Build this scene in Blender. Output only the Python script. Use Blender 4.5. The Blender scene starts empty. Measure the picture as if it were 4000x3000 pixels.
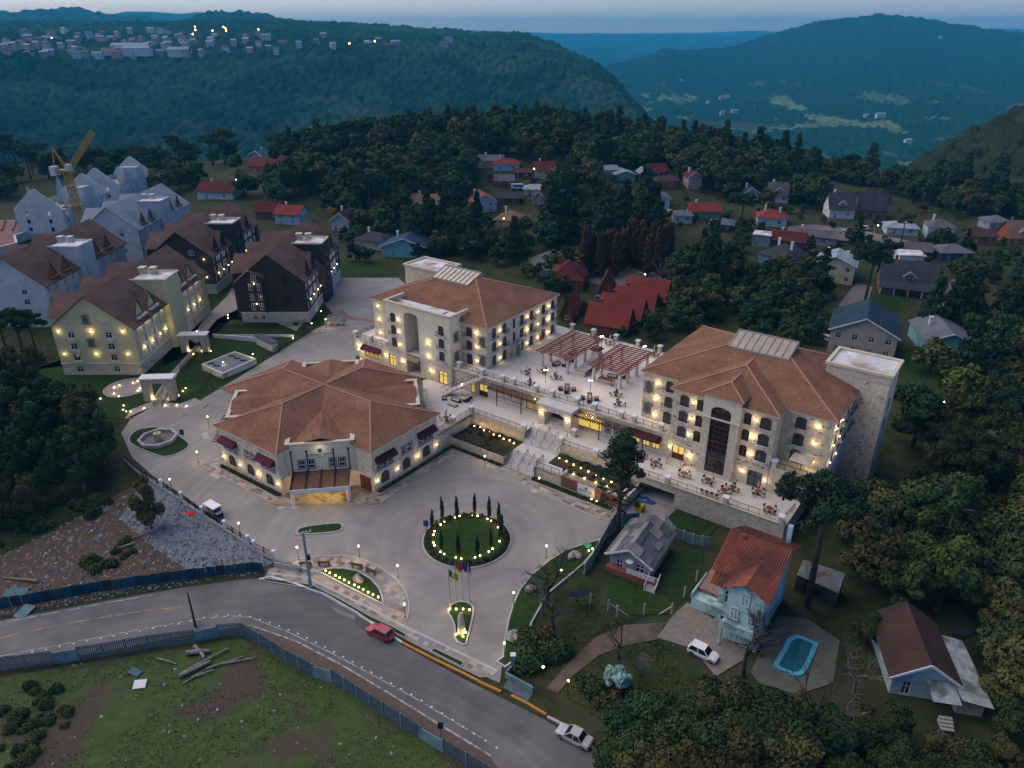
import bpy,bmesh,math,random
import numpy as np
from mathutils import Vector,Matrix
R=math.radians
random.seed(7);rng=np.random.default_rng(7)
sc=bpy.context.scene
col=sc.collection
# ------------------------------------------------------------------ camera
FOC,CAMH=1600.0,70.0            # focal length in pixels of a 2212-wide frame, height of the drone
PITCH=math.atan(757 / FOC)
CX,CY=1106.0,829.5
cam_d=bpy.data.cameras.new('camera');cam=bpy.data.objects.new('camera',cam_d);col.objects.link(cam)
cam.location=(0,0,CAMH);cam.rotation_euler=(math.pi / 2 - PITCH,0,0)
cam_d.sensor_fit='HORIZONTAL';cam_d.sensor_width=36.0;cam_d.lens=36.0 * FOC / 2212.0
cam_d.clip_start=0.5;cam_d.clip_end=60000
sc.camera=cam
# ------------------------------------------------------------------ sky, sun, exposure
w=bpy.data.worlds.new('World');sc.world=w;w.use_nodes=True
nt=w.node_tree;nt.nodes.clear()
HAZE=1.15e-4
SUN_AZ=R(-65)                      # bearing of the last light, left of the view direction
sky=nt.nodes.new('ShaderNodeTexSky');sky.sky_type='NISHITA';sky.sun_disc=False
sky.sun_elevation=R(10.0);sky.sun_rotation=SUN_AZ;sky.altitude=800
sky.air_density=1.0;sky.dust_density=0.3;sky.ozone_density=2.0
hs=nt.nodes.new('ShaderNodeHueSaturation');hs.inputs['Saturation'].default_value=1.15
bg=nt.nodes.new('ShaderNodeBackground');bg.inputs['Strength'].default_value=0.05
wo=nt.nodes.new('ShaderNodeOutputWorld')
tint=nt.nodes.new('ShaderNodeMix');tint.data_type='RGBA';tint.blend_type='MULTIPLY';tint.inputs['Factor'].default_value=1.0;tint.inputs['B'].default_value=(1.06,.91,1.24,1)
nt.links.new(sky.outputs[0],hs.inputs['Color']);nt.links.new(hs.outputs[0],tint.inputs['A']);nt.links.new(tint.outputs['Result'],bg.inputs['Color']);nt.links.new(bg.outputs[0],wo.inputs[0])
sun_d=bpy.data.lights.new('sun','SUN');sun_d.energy=1.0;sun_d.angle=R(80);sun_d.color=(1.0,.86,.74)
sun=bpy.data.objects.new('sun',sun_d);col.objects.link(sun)
sun.rotation_euler=(R(42),0,-SUN_AZ + math.pi)   # light comes from the upper left background
sc.view_settings.view_transform='Standard';sc.view_settings.look='None'
sc.view_settings.exposure=1.95;sc.view_settings.gamma=1.0;sc.view_settings.use_curve_mapping=False
cy=sc.cycles
cy.use_denoising=True;cy.max_bounces=5;cy.diffuse_bounces=3;cy.glossy_bounces=2
cy.transparent_max_bounces=8;cy.volume_bounces=0;cy.use_adaptive_sampling=True;cy.adaptive_threshold=0.02
cy.sample_clamp_indirect=3.0
# ------------------------------------------------------------------ pixel -> place helpers
cp_,sp_=math.cos(PITCH),math.sin(PITCH)
def G(x,y,z=0.0):
    "the point at height z that shows at pixel (x, y) of the 2212 x 1659 frame"
    b=-(y - CY) / FOC;d=((x - CX) / FOC,cp_ + b * sp_,-sp_ + b * cp_);t=(z - CAMH) / d[2]
    return (d[0] * t,d[1] * t)
def D(x,y,dist):
    "the point at ground distance dist in the direction of a pixel"
    b=-(y - CY) / FOC;d=((x - CX) / FOC,cp_ + b * sp_,-sp_ + b * cp_);t=dist / math.hypot(d[0],d[1])
    return (d[0] * t,d[1] * t,CAMH + d[2] * t)
def ZM(x0,y0,k):return lambda u,v:(x0 / 1.80832 + u * k,y0 / 1.80832 + v * k)
z1=ZM(800,1300,.25);z2=ZM(1400,950,.25);z3=ZM(1700,1250,.25);z4=ZM(2400,1200,.3)
z5=ZM(400,1900,.25);z6=ZM(1000,1900,.25);z7=ZM(1600,1800,.25)
zl=ZM(0,1000,.2);zm=ZM(700,1200,.2);zn=ZM(600,700,.2);zo=ZM(0,500,.2);zp=ZM(0,1350,.25)
zr=ZM(2300,1900,.25);zq=ZM(3000,1900,.25);za=ZM(0,1800,.25);zb=ZM(0,2250,.25)
zc=ZM(900,2250,.25);zd=ZM(1700,2250,.25);ze=ZM(2500,2350,.375)
h1=ZM(2600,600,.2);h2=ZM(3200,700,.2);h3=ZM(1800,550,.2);h4=ZM(1000,400,.225);h5=ZM(3000,1150,.25);h6=ZM(2000,950,.2)
TH=R(-36.0)                       # bearing of the hotel complex
def rotp(x,y,a):return (x * math.cos(a) - y * math.sin(a),x * math.sin(a) + y * math.cos(a))
def fr(p,a=TH):return rotp(p[0],p[1],-a)       # world xy -> frame of bearing a
def ST(p,z=0.0):return fr(G(p[0],p[1],z))
# ------------------------------------------------------------------ materials
MATS={}
def lin(c):
    return tuple(((v / 255) / 12.92 if v <= 10 else ((v / 255 + .055) / 1.055) ** 2.4) for v in c)
def mat(name,c1,c2=None,scale=1.0,rough=.8,bump=0.0,bscale=None,metal=0.0,spec=.3,detail=4,emit=None,est=0.0,coord='pos',c3=None,s3=.05,rnd=0.0,lo=.35,hi=.65):
    if name in MATS:return MATS[name]
    m=bpy.data.materials.new(name);m.use_nodes=True;n=m.node_tree.nodes;l=m.node_tree.links
    bs=n['Principled BSDF'];bs.inputs['Roughness'].default_value=rough;bs.inputs['Metallic'].default_value=metal
    bs.inputs['Specular IOR Level'].default_value=spec
    if c2 is None and not rnd:bs.inputs['Base Color'].default_value=(*c1,1)
    else:
        if coord == 'pos':src=n.new('ShaderNodeNewGeometry').outputs['Position']
        else:src=n.new('ShaderNodeTexCoord').outputs['Object']
        nz=n.new('ShaderNodeTexNoise');nz.inputs['Scale'].default_value=scale;nz.inputs['Detail'].default_value=detail;nz.inputs['Roughness'].default_value=.6
        l.new(src,nz.inputs['Vector'])
        mr=n.new('ShaderNodeMapRange');mr.inputs[1].default_value=lo;mr.inputs[2].default_value=hi;l.new(nz.outputs[0],mr.inputs[0])
        mx=n.new('ShaderNodeMix');mx.data_type='RGBA';mx.inputs['A'].default_value=(*c1,1);mx.inputs['B'].default_value=(*(c2 or c1),1);l.new(mr.outputs[0],mx.inputs['Factor'])
        out=mx.outputs['Result']
        if c3 is not None:
            n3=n.new('ShaderNodeTexNoise');n3.inputs['Scale'].default_value=s3;n3.inputs['Detail'].default_value=3;l.new(src,n3.inputs['Vector'])
            m3=n.new('ShaderNodeMapRange');m3.inputs[1].default_value=.48;m3.inputs[2].default_value=.62;l.new(n3.outputs[0],m3.inputs[0])
            x3=n.new('ShaderNodeMix');x3.data_type='RGBA';l.new(out,x3.inputs['A']);x3.inputs['B'].default_value=(*c3,1);l.new(m3.outputs[0],x3.inputs['Factor']);out=x3.outputs['Result']
        if rnd:
            oi=n.new('ShaderNodeObjectInfo');hv=n.new('ShaderNodeHueSaturation')
            a=n.new('ShaderNodeMapRange');a.inputs[3].default_value=1 - rnd;a.inputs[4].default_value=1 + rnd;l.new(oi.outputs['Random'],a.inputs[0]);l.new(a.outputs[0],hv.inputs['Value'])
            b=n.new('ShaderNodeMath');b.operation='MULTIPLY';b.inputs[1].default_value=7.31;l.new(oi.outputs['Random'],b.inputs[0])
            c=n.new('ShaderNodeMath');c.operation='FRACT';l.new(b.outputs[0],c.inputs[0])
            d=n.new('ShaderNodeMapRange');d.inputs[3].default_value=.5 - rnd * .07;d.inputs[4].default_value=.5 + rnd * .07;l.new(c.outputs[0],d.inputs[0]);l.new(d.outputs[0],hv.inputs['Hue'])
            l.new(out,hv.inputs['Color']);out=hv.outputs[0]
        l.new(out,bs.inputs['Base Color'])
        if bump:
            if bscale:
                nb=n.new('ShaderNodeTexNoise');nb.inputs['Scale'].default_value=bscale;nb.inputs['Detail'].default_value=3;l.new(src,nb.inputs['Vector']);hb=nb.outputs[0]
            else:hb=nz.outputs[0]
            bp=n.new('ShaderNodeBump');bp.inputs['Strength'].default_value=bump;bp.inputs['Distance'].default_value=.1;l.new(hb,bp.inputs['Height']);l.new(bp.outputs[0],bs.inputs['Normal'])
    if emit is not None:
        bs.inputs['Emission Color'].default_value=(*emit,1);bs.inputs['Emission Strength'].default_value=est
    MATS[name]=m;return m
def stone_mat(name,c1,c2,mortar,bw=.55,bh=.24,c3=None):
    "coursed stone on upright walls: u = x + y of the part, v = height"
    m=bpy.data.materials.new(name);m.use_nodes=True;n=m.node_tree.nodes;l=m.node_tree.links;bs=n['Principled BSDF']
    bs.inputs['Roughness'].default_value=.9;bs.inputs['Specular IOR Level'].default_value=.15
    tc=n.new('ShaderNodeTexCoord');sx=n.new('ShaderNodeSeparateXYZ');l.new(tc.outputs['Object'],sx.inputs[0])
    ad=n.new('ShaderNodeMath');l.new(sx.outputs[0],ad.inputs[0]);l.new(sx.outputs[1],ad.inputs[1])
    cb=n.new('ShaderNodeCombineXYZ');l.new(ad.outputs[0],cb.inputs[0]);l.new(sx.outputs[2],cb.inputs[1])
    br=n.new('ShaderNodeTexBrick');l.new(cb.outputs[0],br.inputs['Vector']);br.inputs['Scale'].default_value=1.0
    br.inputs['Brick Width'].default_value=bw;br.inputs['Row Height'].default_value=bh;br.inputs['Mortar Size'].default_value=.012
    br.inputs['Color1'].default_value=(*c1,1);br.inputs['Color2'].default_value=(*c2,1);br.inputs['Mortar'].default_value=(*mortar,1);br.inputs['Bias'].default_value=-.2
    nz=n.new('ShaderNodeTexNoise');nz.inputs['Scale'].default_value=1.3;nz.inputs['Detail'].default_value=6;l.new(cb.outputs[0],nz.inputs['Vector'])
    mr=n.new('ShaderNodeMapRange');mr.inputs[1].default_value=.3;mr.inputs[2].default_value=.7;mr.inputs[3].default_value=.78;mr.inputs[4].default_value=1.18;l.new(nz.outputs[0],mr.inputs[0])
    vm=n.new('ShaderNodeVectorMath');vm.operation='SCALE';l.new(br.outputs[0],vm.inputs[0]);l.new(mr.outputs[0],vm.inputs['Scale'])
    l.new(vm.outputs[0],bs.inputs['Base Color'])
    bp=n.new('ShaderNodeBump');bp.inputs['Strength'].default_value=.35;bp.inputs['Distance'].default_value=.04;l.new(br.outputs['Fac'],bp.inputs['Height']);bp.invert=True;l.new(bp.outputs[0],bs.inputs['Normal'])
    MATS[name]=m;return m
def shingle_mat(name,c1,c2,c3=None):
    "small shingles: fine speckle plus faint courses by height"
    m=bpy.data.materials.new(name);m.use_nodes=True;n=m.node_tree.nodes;l=m.node_tree.links;bs=n['Principled BSDF']
    bs.inputs['Roughness'].default_value=.95;bs.inputs['Specular IOR Level'].default_value=.08
    tc=n.new('ShaderNodeTexCoord');sx=n.new('ShaderNodeSeparateXYZ');l.new(tc.outputs['Object'],sx.inputs[0])
    ad=n.new('ShaderNodeMath');l.new(sx.outputs[0],ad.inputs[0]);l.new(sx.outputs[1],ad.inputs[1])
    cb=n.new('ShaderNodeCombineXYZ');l.new(ad.outputs[0],cb.inputs[0]);l.new(sx.outputs[2],cb.inputs[1])
    br=n.new('ShaderNodeTexBrick');l.new(cb.outputs[0],br.inputs['Vector']);br.inputs['Scale'].default_value=1.0
    br.inputs['Brick Width'].default_value=.34;br.inputs['Row Height'].default_value=.075;br.inputs['Mortar Size'].default_value=.004
    br.inputs['Color1'].default_value=(*c1,1);br.inputs['Color2'].default_value=(*c2,1);br.inputs['Mortar'].default_value=tuple(v * .6 for v in c1) + (1,)
    nz=n.new('ShaderNodeTexNoise');nz.inputs['Scale'].default_value=5.0;nz.inputs['Detail'].default_value=5;nz.inputs['Roughness'].default_value=.8;l.new(tc.outputs['Object'],nz.inputs['Vector'])
    n2=n.new('ShaderNodeTexNoise');n2.inputs['Scale'].default_value=.25;n2.inputs['Detail'].default_value=4;l.new(tc.outputs['Object'],n2.inputs['Vector'])
    su=n.new('ShaderNodeMath');l.new(nz.outputs[0],su.inputs[0]);l.new(n2.outputs[0],su.inputs[1])
    mr=n.new('ShaderNodeMapRange');mr.inputs[1].default_value=.75;mr.inputs[2].default_value=1.25;mr.inputs[3].default_value=.72;mr.inputs[4].default_value=1.25;l.new(su.outputs[0],mr.inputs[0])
    vm=n.new('ShaderNodeVectorMath');vm.operation='SCALE';l.new(br.outputs[0],vm.inputs[0]);l.new(mr.outputs[0],vm.inputs['Scale']);l.new(vm.outputs[0],bs.inputs['Base Color'])
    bp=n.new('ShaderNodeBump');bp.inputs['Strength'].default_value=.3;bp.inputs['Distance'].default_value=.05;l.new(nz.outputs[0],bp.inputs['Height']);l.new(bp.outputs[0],bs.inputs['Normal'])
    MATS[name]=m;return m
def emis(name,c,s):return mat(name,c,None,emit=c,est=s,rough=.5)
# ------------------------------------------------------------------ mesh building
class MB:
    "collects faces; material index per face"
    def __init__(self):self.v=[];self.f=[];self.m=[]
    def face(self,pts,mi=0):
        k=len(self.v);self.v.extend([tuple(map(float,p)) for p in pts]);self.f.append(tuple(range(k,k + len(pts))));self.m.append(mi);return self
    def box(self,x0,x1,y0,y1,z0,z1,mi=0):
        k=len(self.v)
        self.v += [(x0,y0,z0),(x1,y0,z0),(x1,y1,z0),(x0,y1,z0),(x0,y0,z1),(x1,y0,z1),(x1,y1,z1),(x0,y1,z1)]
        for q in ((0,3,2,1),(4,5,6,7),(0,1,5,4),(1,2,6,5),(2,3,7,6),(3,0,4,7)):self.f.append(tuple(k + i for i in q));self.m.append(mi)
        return self
    def prism(self,poly,z0,z1,mi=0,bottom=False):
        k=len(self.v);n=len(poly)
        self.v += [(p[0],p[1],z0) for p in poly] + [(p[0],p[1],z1) for p in poly]
        self.f.append(tuple(range(k + n,k + 2 * n)));self.m.append(mi)
        if bottom:self.f.append(tuple(range(k + n - 1,k - 1,-1)));self.m.append(mi)
        for i in range(n):j=(i + 1) % n;self.f.append((k + i,k + j,k + n + j,k + n + i));self.m.append(mi)
        return self
    def bar(self,a,b,wd,ht=None,mi=0):
        "a square bar from a to b"
        a=Vector(a);b=Vector(b);d=b - a
        if d.length < 1e-6:return self
        d.normalize();up=Vector((0,0,1)) if abs(d.z) < .95 else Vector((1,0,0))
        x=d.cross(up).normalized();y=x.cross(d).normalized();ht=ht or wd;k=len(self.v)
        for p in (a,b):
            for sx,sy in ((-1,-1),(1,-1),(1,1),(-1,1)):self.v.append(tuple(p + x * sx * wd / 2 + y * sy * ht / 2))
        for q in ((0,1,2,3),(7,6,5,4),(0,4,5,1),(1,5,6,2),(2,6,7,3),(3,7,4,0)):self.f.append(tuple(k + i for i in q));self.m.append(mi)
        return self
    def tube(self,pts,rad,n=6,mi=0,cap=True):
        "a tapering tube through points; rad is a number or a list"
        pts=[Vector(p) for p in pts];r=rad if isinstance(rad,(list,tuple)) else [rad] * len(pts);k=len(self.v)
        for i,p in enumerate(pts):
            d=(pts[min(i + 1,len(pts) - 1)] - pts[max(i - 1,0)]).normalized();up=Vector((0,0,1)) if abs(d.z) < .9 else Vector((1,0,0))
            x=d.cross(up).normalized();y=x.cross(d)
            for j in range(n):a=2 * math.pi * j / n;self.v.append(tuple(p + (x * math.cos(a) + y * math.sin(a)) * r[i]))
        for i in range(len(pts) - 1):
            for j in range(n):j2=(j + 1) % n;self.f.append((k + i * n + j,k + i * n + j2,k + (i + 1) * n + j2,k + (i + 1) * n + j));self.m.append(mi)
        if cap:
            self.f.append(tuple(k + j for j in range(n - 1,-1,-1)));self.m.append(mi)
            e=k + (len(pts) - 1) * n;self.f.append(tuple(e + j for j in range(n)));self.m.append(mi)
        return self
    def lathe(self,prof,c=(0,0,0),n=12,mi=0):
        k=len(self.v)
        for r_,z_ in prof:
            for j in range(n):a=2 * math.pi * j / n;self.v.append((c[0] + r_ * math.cos(a),c[1] + r_ * math.sin(a),c[2] + z_))
        for i in range(len(prof) - 1):
            for j in range(n):j2=(j + 1) % n;self.f.append((k + i * n + j,k + i * n + j2,k + (i + 1) * n + j2,k + (i + 1) * n + j));self.m.append(mi)
        self.f.append(tuple(k + (len(prof) - 1) * n + j for j in range(n)));self.m.append(mi)
        return self
    def blob(self,c,r,sq=(1,1,1),n=8,m_=5,mi=0,jit=0.0,seed=0):
        rr=random.Random(seed);k=len(self.v)
        for i in range(m_ + 1):
            ph=math.pi * i / m_
            for j in range(n):
                a=2 * math.pi * j / n;q=r * (1 + rr.uniform(-jit,jit))
                self.v.append((c[0] + q * math.sin(ph) * math.cos(a) * sq[0],c[1] + q * math.sin(ph) * math.sin(a) * sq[1],c[2] + q * math.cos(ph) * sq[2]))
        for i in range(m_):
            for j in range(n):j2=(j + 1) % n;self.f.append((k + i * n + j,k + (i + 1) * n + j,k + (i + 1) * n + j2,k + i * n + j2));self.m.append(mi)
        return self
    def wall(self,a,b,z0,z1,ops=(),th=.25,mi=0):
        "upright wall with real openings from a to b (outside on the right hand); ops = (u0, u1, zb, zt, arch)"
        L=math.hypot(b[0] - a[0],b[1] - a[1]);ux,uy=(b[0] - a[0]) / L,(b[1] - a[1]) / L;nx,ny=uy,-ux
        P=lambda u,z,d=0.0:(a[0] + ux * u - nx * d,a[1] + uy * u - ny * d,z)
        us=sorted({0.0,L,*[min(max(o[0],0),L) for o in ops],*[min(max(o[1],0),L) for o in ops]});zs=sorted({z0,z1,*[o[2] for o in ops],*[o[3] for o in ops]})
        for i in range(len(us) - 1):
            if us[i + 1] - us[i] < 1e-4:continue
            um=(us[i] + us[i + 1]) / 2;run=None
            for j in range(len(zs) - 1):
                zm_=(zs[j] + zs[j + 1]) / 2
                hole=any(o[0] < um < o[1] and o[2] < zm_ < o[3] for o in ops)
                if not hole and run is None:run=zs[j]
                if hole and run is not None:self.face([P(us[i],run),P(us[i + 1],run),P(us[i + 1],zs[j]),P(us[i],zs[j])],mi);run=None
            if run is not None:self.face([P(us[i],run),P(us[i + 1],run),P(us[i + 1],zs[-1]),P(us[i],zs[-1])],mi)
        for o in ops:
            u0,u1,zb_,zt,ar=o;um=(u0 + u1) / 2
            self.face([P(u0,zb_),P(u0,zb_,th),P(u1,zb_,th),P(u1,zb_)],mi)
            zs_=zt - ar
            self.face([P(u0,zb_),P(u0,zs_),P(u0,zs_,th),P(u0,zb_,th)],mi);self.face([P(u1,zb_),P(u1,zb_,th),P(u1,zs_,th),P(u1,zs_)],mi)
            if ar <= 0:self.face([P(u0,zt),P(u1,zt),P(u1,zt,th),P(u0,zt,th)],mi)
            else:
                N=8;hw=(u1 - u0) / 2
                arc=[(um - hw * math.cos(math.pi * k_ / N),zs_ + ar * math.sin(math.pi * k_ / N)) for k_ in range(N + 1)]
                for k_ in range(N):
                    p,q=arc[k_],arc[k_ + 1]
                    self.face([P(*p),P(*q),P(q[0],zt),P(p[0],zt)],mi);self.face([P(*p),P(*p,th),P(*q,th),P(*q)],mi)
        return self
    def mesh(self,name,mats,off=(0,0,0),smooth=False):
        me=bpy.data.meshes.new(name);o=off
        me.from_pydata([(x - o[0],y - o[1],z - o[2]) for x,y,z in self.v],[],self.f)
        mats=mats if isinstance(mats,(list,tuple)) else [mats]
        for m in mats:me.materials.append(m)
        if len(mats) > 1:me.polygons.foreach_set('material_index',np.array(self.m,dtype=np.int32))
        if smooth:me.polygons.foreach_set('use_smooth',np.ones(len(self.f),dtype=bool))
        me.update();return me
def link(name,me,parent=None,loc=(0,0,0),rz=0.0,scale=None,rx=0.0,ry=0.0):
    o=bpy.data.objects.new(name,me);col.objects.link(o);o.parent=parent;o.location=loc;o.rotation_euler=(rx,ry,rz)
    if scale is not None:o.scale=scale if isinstance(scale,(tuple,list)) else (scale,) * 3
    return o
def tag(o,label=None,cat=None,group=None,kind=None):
    if label:o['label']=label
    if cat:o['category']=cat
    if group:o['group']=group
    if kind:o['kind']=kind
    return o
class Thing:
    "an Empty at the base of a thing; parts are given in the absolute coordinates of a frame of bearing rot"
    def __init__(self,name,label,cat,o=(0,0,0),rot=TH,group=None):
        self.o=o;self.rot=rot;x,y=rotp(o[0],o[1],rot)
        self.e=link(name,None,None,(x,y,o[2]),rot);self.e.empty_display_size=.5
        tag(self.e,label,cat,group)
    def part(self,name,mb,mats,parent=None,smooth=False,label=None):
        p=parent or self.e;ob=link(name,mb.mesh(name,mats,self.o,smooth),p)
        if parent is not None:ob.matrix_local=Matrix.Translation(-self.loff(parent)) @ Matrix.Rotation(-parent.rotation_euler.z,4,'Z').to_4x4() if parent.location.length or parent.rotation_euler.z else Matrix()
        if label:ob['label']=label
        return ob
    def loff(self,parent):return Matrix.Rotation(-parent.rotation_euler.z,3,'Z') @ Vector(parent.location)
    def put(self,name,me,loc,rz=0.0,parent=None,scale=None):
        "a shared mesh placed at absolute frame coordinates"
        return link(name,me,self.e,(loc[0] - self.o[0],loc[1] - self.o[1],loc[2] - self.o[2]),rz,scale)
def single(name,label,cat,mb,mats,o=(0,0,0),rot=0.0,group=None,smooth=False,kind=None):
    x,y=rotp(o[0],o[1],rot);ob=link(name,mb.mesh(name,mats,o,smooth),None,(x,y,o[2]),rot);tag(ob,label,cat,group,kind);return ob
PROTO={}
def proto(key,fn):
    if key not in PROTO:PROTO[key]=fn()
    return PROTO[key]
def copy_tree(o,loc=None,rz=None,parent=None,**tags):
    c=o.copy();col.objects.link(c);c.parent=parent
    if loc is not None:c.location=loc
    if rz is not None:c.rotation_euler=(c.rotation_euler.x,c.rotation_euler.y,rz)
    for ch in o.children:copy_tree(ch,parent=c)
    for k,v in tags.items():c[k]=v
    return c
def lamp_light(parent,loc,power,c=(1,.72,.34),rad=.12,spot=False):
    k=random.choice((.6,.85,1.0,1.3));d=proto(('L',power,c,rad,k),lambda:bpy.data.lights.new('lamp_glow','POINT'));d.energy=power * .85 * k;d.color=c;d.shadow_soft_size=rad
    return link('lamp_glow',d,parent,loc)
# ================================================================== the land
M_forest=mat('far_forest',(.005,.020,.013),(.018,.046,.024),scale=.02,rough=1,spec=0,detail=8,c3=(.024,.056,.028),s3=.004)
M_forest2=mat('near_forest_floor',(.010,.016,.008),(.028,.036,.016),scale=.06,rough=1,spec=0,detail=8)
def np_mesh(name,V,nu,nv,mats,smooth=True,mi=None):
    me=bpy.data.meshes.new(name);V=np.asarray(V,dtype=np.float32).reshape(-1,3)
    i=np.arange(nu - 1)[:,None] * nv + np.arange(nv - 1)[None,:]
    F=np.stack([i,i + 1,i + nv + 1,i + nv],-1).reshape(-1,4).astype(np.int32)
    me.vertices.add(len(V));me.vertices.foreach_set('co',V.ravel());me.loops.add(F.size);me.loops.foreach_set('vertex_index',F.ravel())
    me.polygons.add(len(F));me.polygons.foreach_set('loop_start',np.arange(0,F.size,4,dtype=np.int32));me.polygons.foreach_set('loop_total',np.full(len(F),4,dtype=np.int32))
    for m in (mats if isinstance(mats,(list,tuple)) else [mats]):me.materials.append(m)
    if mi is not None:me.polygons.foreach_set('material_index',mi.astype(np.int32))
    me.polygons.foreach_set('use_smooth',np.full(len(F),smooth));me.update(calc_edges=True);return me
def hash2(a,b,k):
    h=np.sin(a * 127.1 + b * 311.7 + k * 74.7) * 43758.5453;return h - np.floor(h)
def canopy(X,Y,cell,ht,seed=0):
    "height of a closed canopy of round tree crowns over a plan position"
    cx_,cy_=np.floor(X / cell),np.floor(Y / cell);best=np.zeros_like(X)
    for dx in (-1,0,1):
        for dy in (-1,0,1):
            a,b=cx_ + dx,cy_ + dy
            px=(a + .15 + .7 * hash2(a,b,1 + seed)) * cell;py=(b + .15 + .7 * hash2(a,b,2 + seed)) * cell
            rr=cell * (.45 + .5 * hash2(a,b,3 + seed));hh=ht * (.45 + .75 * hash2(a,b,4 + seed) ** 1.5)
            q=1 - ((X - px) ** 2 + (Y - py) ** 2) / rr ** 2
            best=np.maximum(best,hh * np.sqrt(np.maximum(q,0)))
    return best
def fbm(X,Y,s,seed=0,oct=4):
    r=np.zeros_like(X);a=1.0;ph=seed * 1.7
    for k in range(oct):
        r += a * (np.sin(X / s + ph + 1.3 * np.sin(Y / s * .8 + ph)) * np.cos(Y / s * 1.1 - ph * .6 + .9 * np.sin(X / s * .7)));a *= .5;s *= .47;ph += 2.1
    return r
def hill(name,crest,rows,nu,nv,seed,tree=None,back=1500,drop=250,mats=None,nz=0.0,ds=None):
    "a hill whose visible flank runs from a foot to the crest line; crest = (px, py, distance) list, rows = (py-fraction, distance-fraction)"
    cx_=np.array([c[0] for c in crest],float);cy_=np.array([c[1] for c in crest],float);cd=np.array([c[2] for c in crest],float)
    u=np.linspace(cx_[0],cx_[-1],nu);yc=np.interp(u,cx_,cy_);dc=np.interp(u,cx_,cd)
    fy=np.array([r[0] for r in rows],float);fd=np.array([r[1] for r in rows],float);dm=fd[-1]
    nf=int(nv * .86);tt=np.linspace(0,1,nf);ks=np.linspace(0,1,len(rows))
    ry=np.interp(tt,ks,fy);rd=np.interp(tt,ks,fd)     # ry: pixel row (last entry ignored -> crest), rd: distance
    V=np.zeros((nu,nv,3))
    for j in range(nf):
        w_=tt[j]
        # blend the row towards the crest row so that every column ends on its crest
        yj=ry[0] + (yc - ry[0]) * (ry[j] - ry[0]) / (fy[-1] - ry[0]);dj=rd[0] + (dc - rd[0]) * (rd[j] - rd[0]) / (dm - rd[0])
        b=-(yj - CY) / FOC;dx=(u - CX) / FOC;dy=cp_ + b * sp_;dz=-sp_ + b * cp_;t=dj / np.hypot(dx,dy)
        V[:,j,0]=dx * t;V[:,j,1]=dy * t;V[:,j,2]=CAMH + dz * t
    for j in range(nf,nv):
        k=(j - nf + 1) / (nv - nf);sc_=(dc + back * k) / dc
        V[:,j,0]=V[:,nf - 1,0] * sc_;V[:,j,1]=V[:,nf - 1,1] * sc_;V[:,j,2]=V[:,nf - 1,2] - drop * k ** 1.3
    # a skirt below the foot
    V[:,0,2] -= 120
    if nz:
        env=np.ones(nv);env[nf - 2:]=.25;env[:3]=0
        V[:,:,2] += nz * fbm(V[:,:,0],V[:,:,1],260,seed) * env
    if tree:
        V[:,1:,2] += canopy(V[:,1:,0],V[:,1:,1],tree[0],tree[1],seed) + .7 * canopy(V[:,1:,0],V[:,1:,1],tree[0] * 2.3,tree[1],seed + 3) + .25 * tree[1] * fbm(V[:,1:,0],V[:,1:,1],tree[0] * 5,seed)
    o=link(name,np_mesh(name,V,nu,nv,mats or M_forest));tag(o,kind='structure');return V
# far ridges, farthest first
hill('hill',[(-200,60,15000),(300,66,15000),(700,52,15000),(900,62,15000),(1100,68,15000),(1240,73,15000),(1500,71,15000),(1640,66,15000),(1700,70,15000),(1900,66,15000),(2150,62,15000),(2400,64,15000)],[(140,9500),(100,11500),(60,15000)],220,30,3,back=6000)
hill('hill',[(200,40,9500),(270,25,9500),(330,25,9500),(390,30,9500),(430,26,9500),(470,32,9500),(530,44,9500),(620,60,9500),(900,90,9500)],[(130,6500),(100,8000),(40,9500)],120,20,5,back=3000)
hill('hill',[(1000,82,10500),(1180,74,10500),(1300,71,10500),(1420,76,10500),(1520,74,10500),(1600,78,10500),(1750,74,10500)],[(190,6500),(140,8200),(70,10500)],160,24,9,back=3000,nz=30)
hill('hill',[(1080,122,7600),(1190,108,7600),(1300,104,7600),(1360,108,7600),(1440,122,7600),(1560,118,7600),(1760,112,7600)],[(230,4800),(170,6000),(100,7600)],160,24,2,back=2000,nz=22)
hill('hill',[(1440,125,8600),(1500,112,8600),(1540,100,8600),(1580,92,8600),(1620,88,8600),(1640,74,8600),(1665,69,8600),(1685,72,8600),(1705,88,8600),(1800,100,8600),(2350,60,8600)],[(200,6200),(140,7400),(70,8600)],140,24,4,back=2000,nz=12)
hill('hill',[(-160,36,5600),(0,34,5600),(30,37,5600),(60,30,5600),(110,25,5600),(150,25,5600),(200,33,5600),(250,42,5600),(330,46,5600),(420,60,5600)],[(120,3600),(90,4400),(40,5600)],140,26,6,back=2000,tree=(40,22))
hill('hill',[(330,66,3900),(390,50,3900),(430,40,3900),(470,31,3900),(500,31,3900),(560,36,3900),(610,46,3900),(680,56,3900),(780,70,3900)],[(110,2900),(85,3300),(40,3900)],150,30,8,back=900,tree=(26,16))
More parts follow.
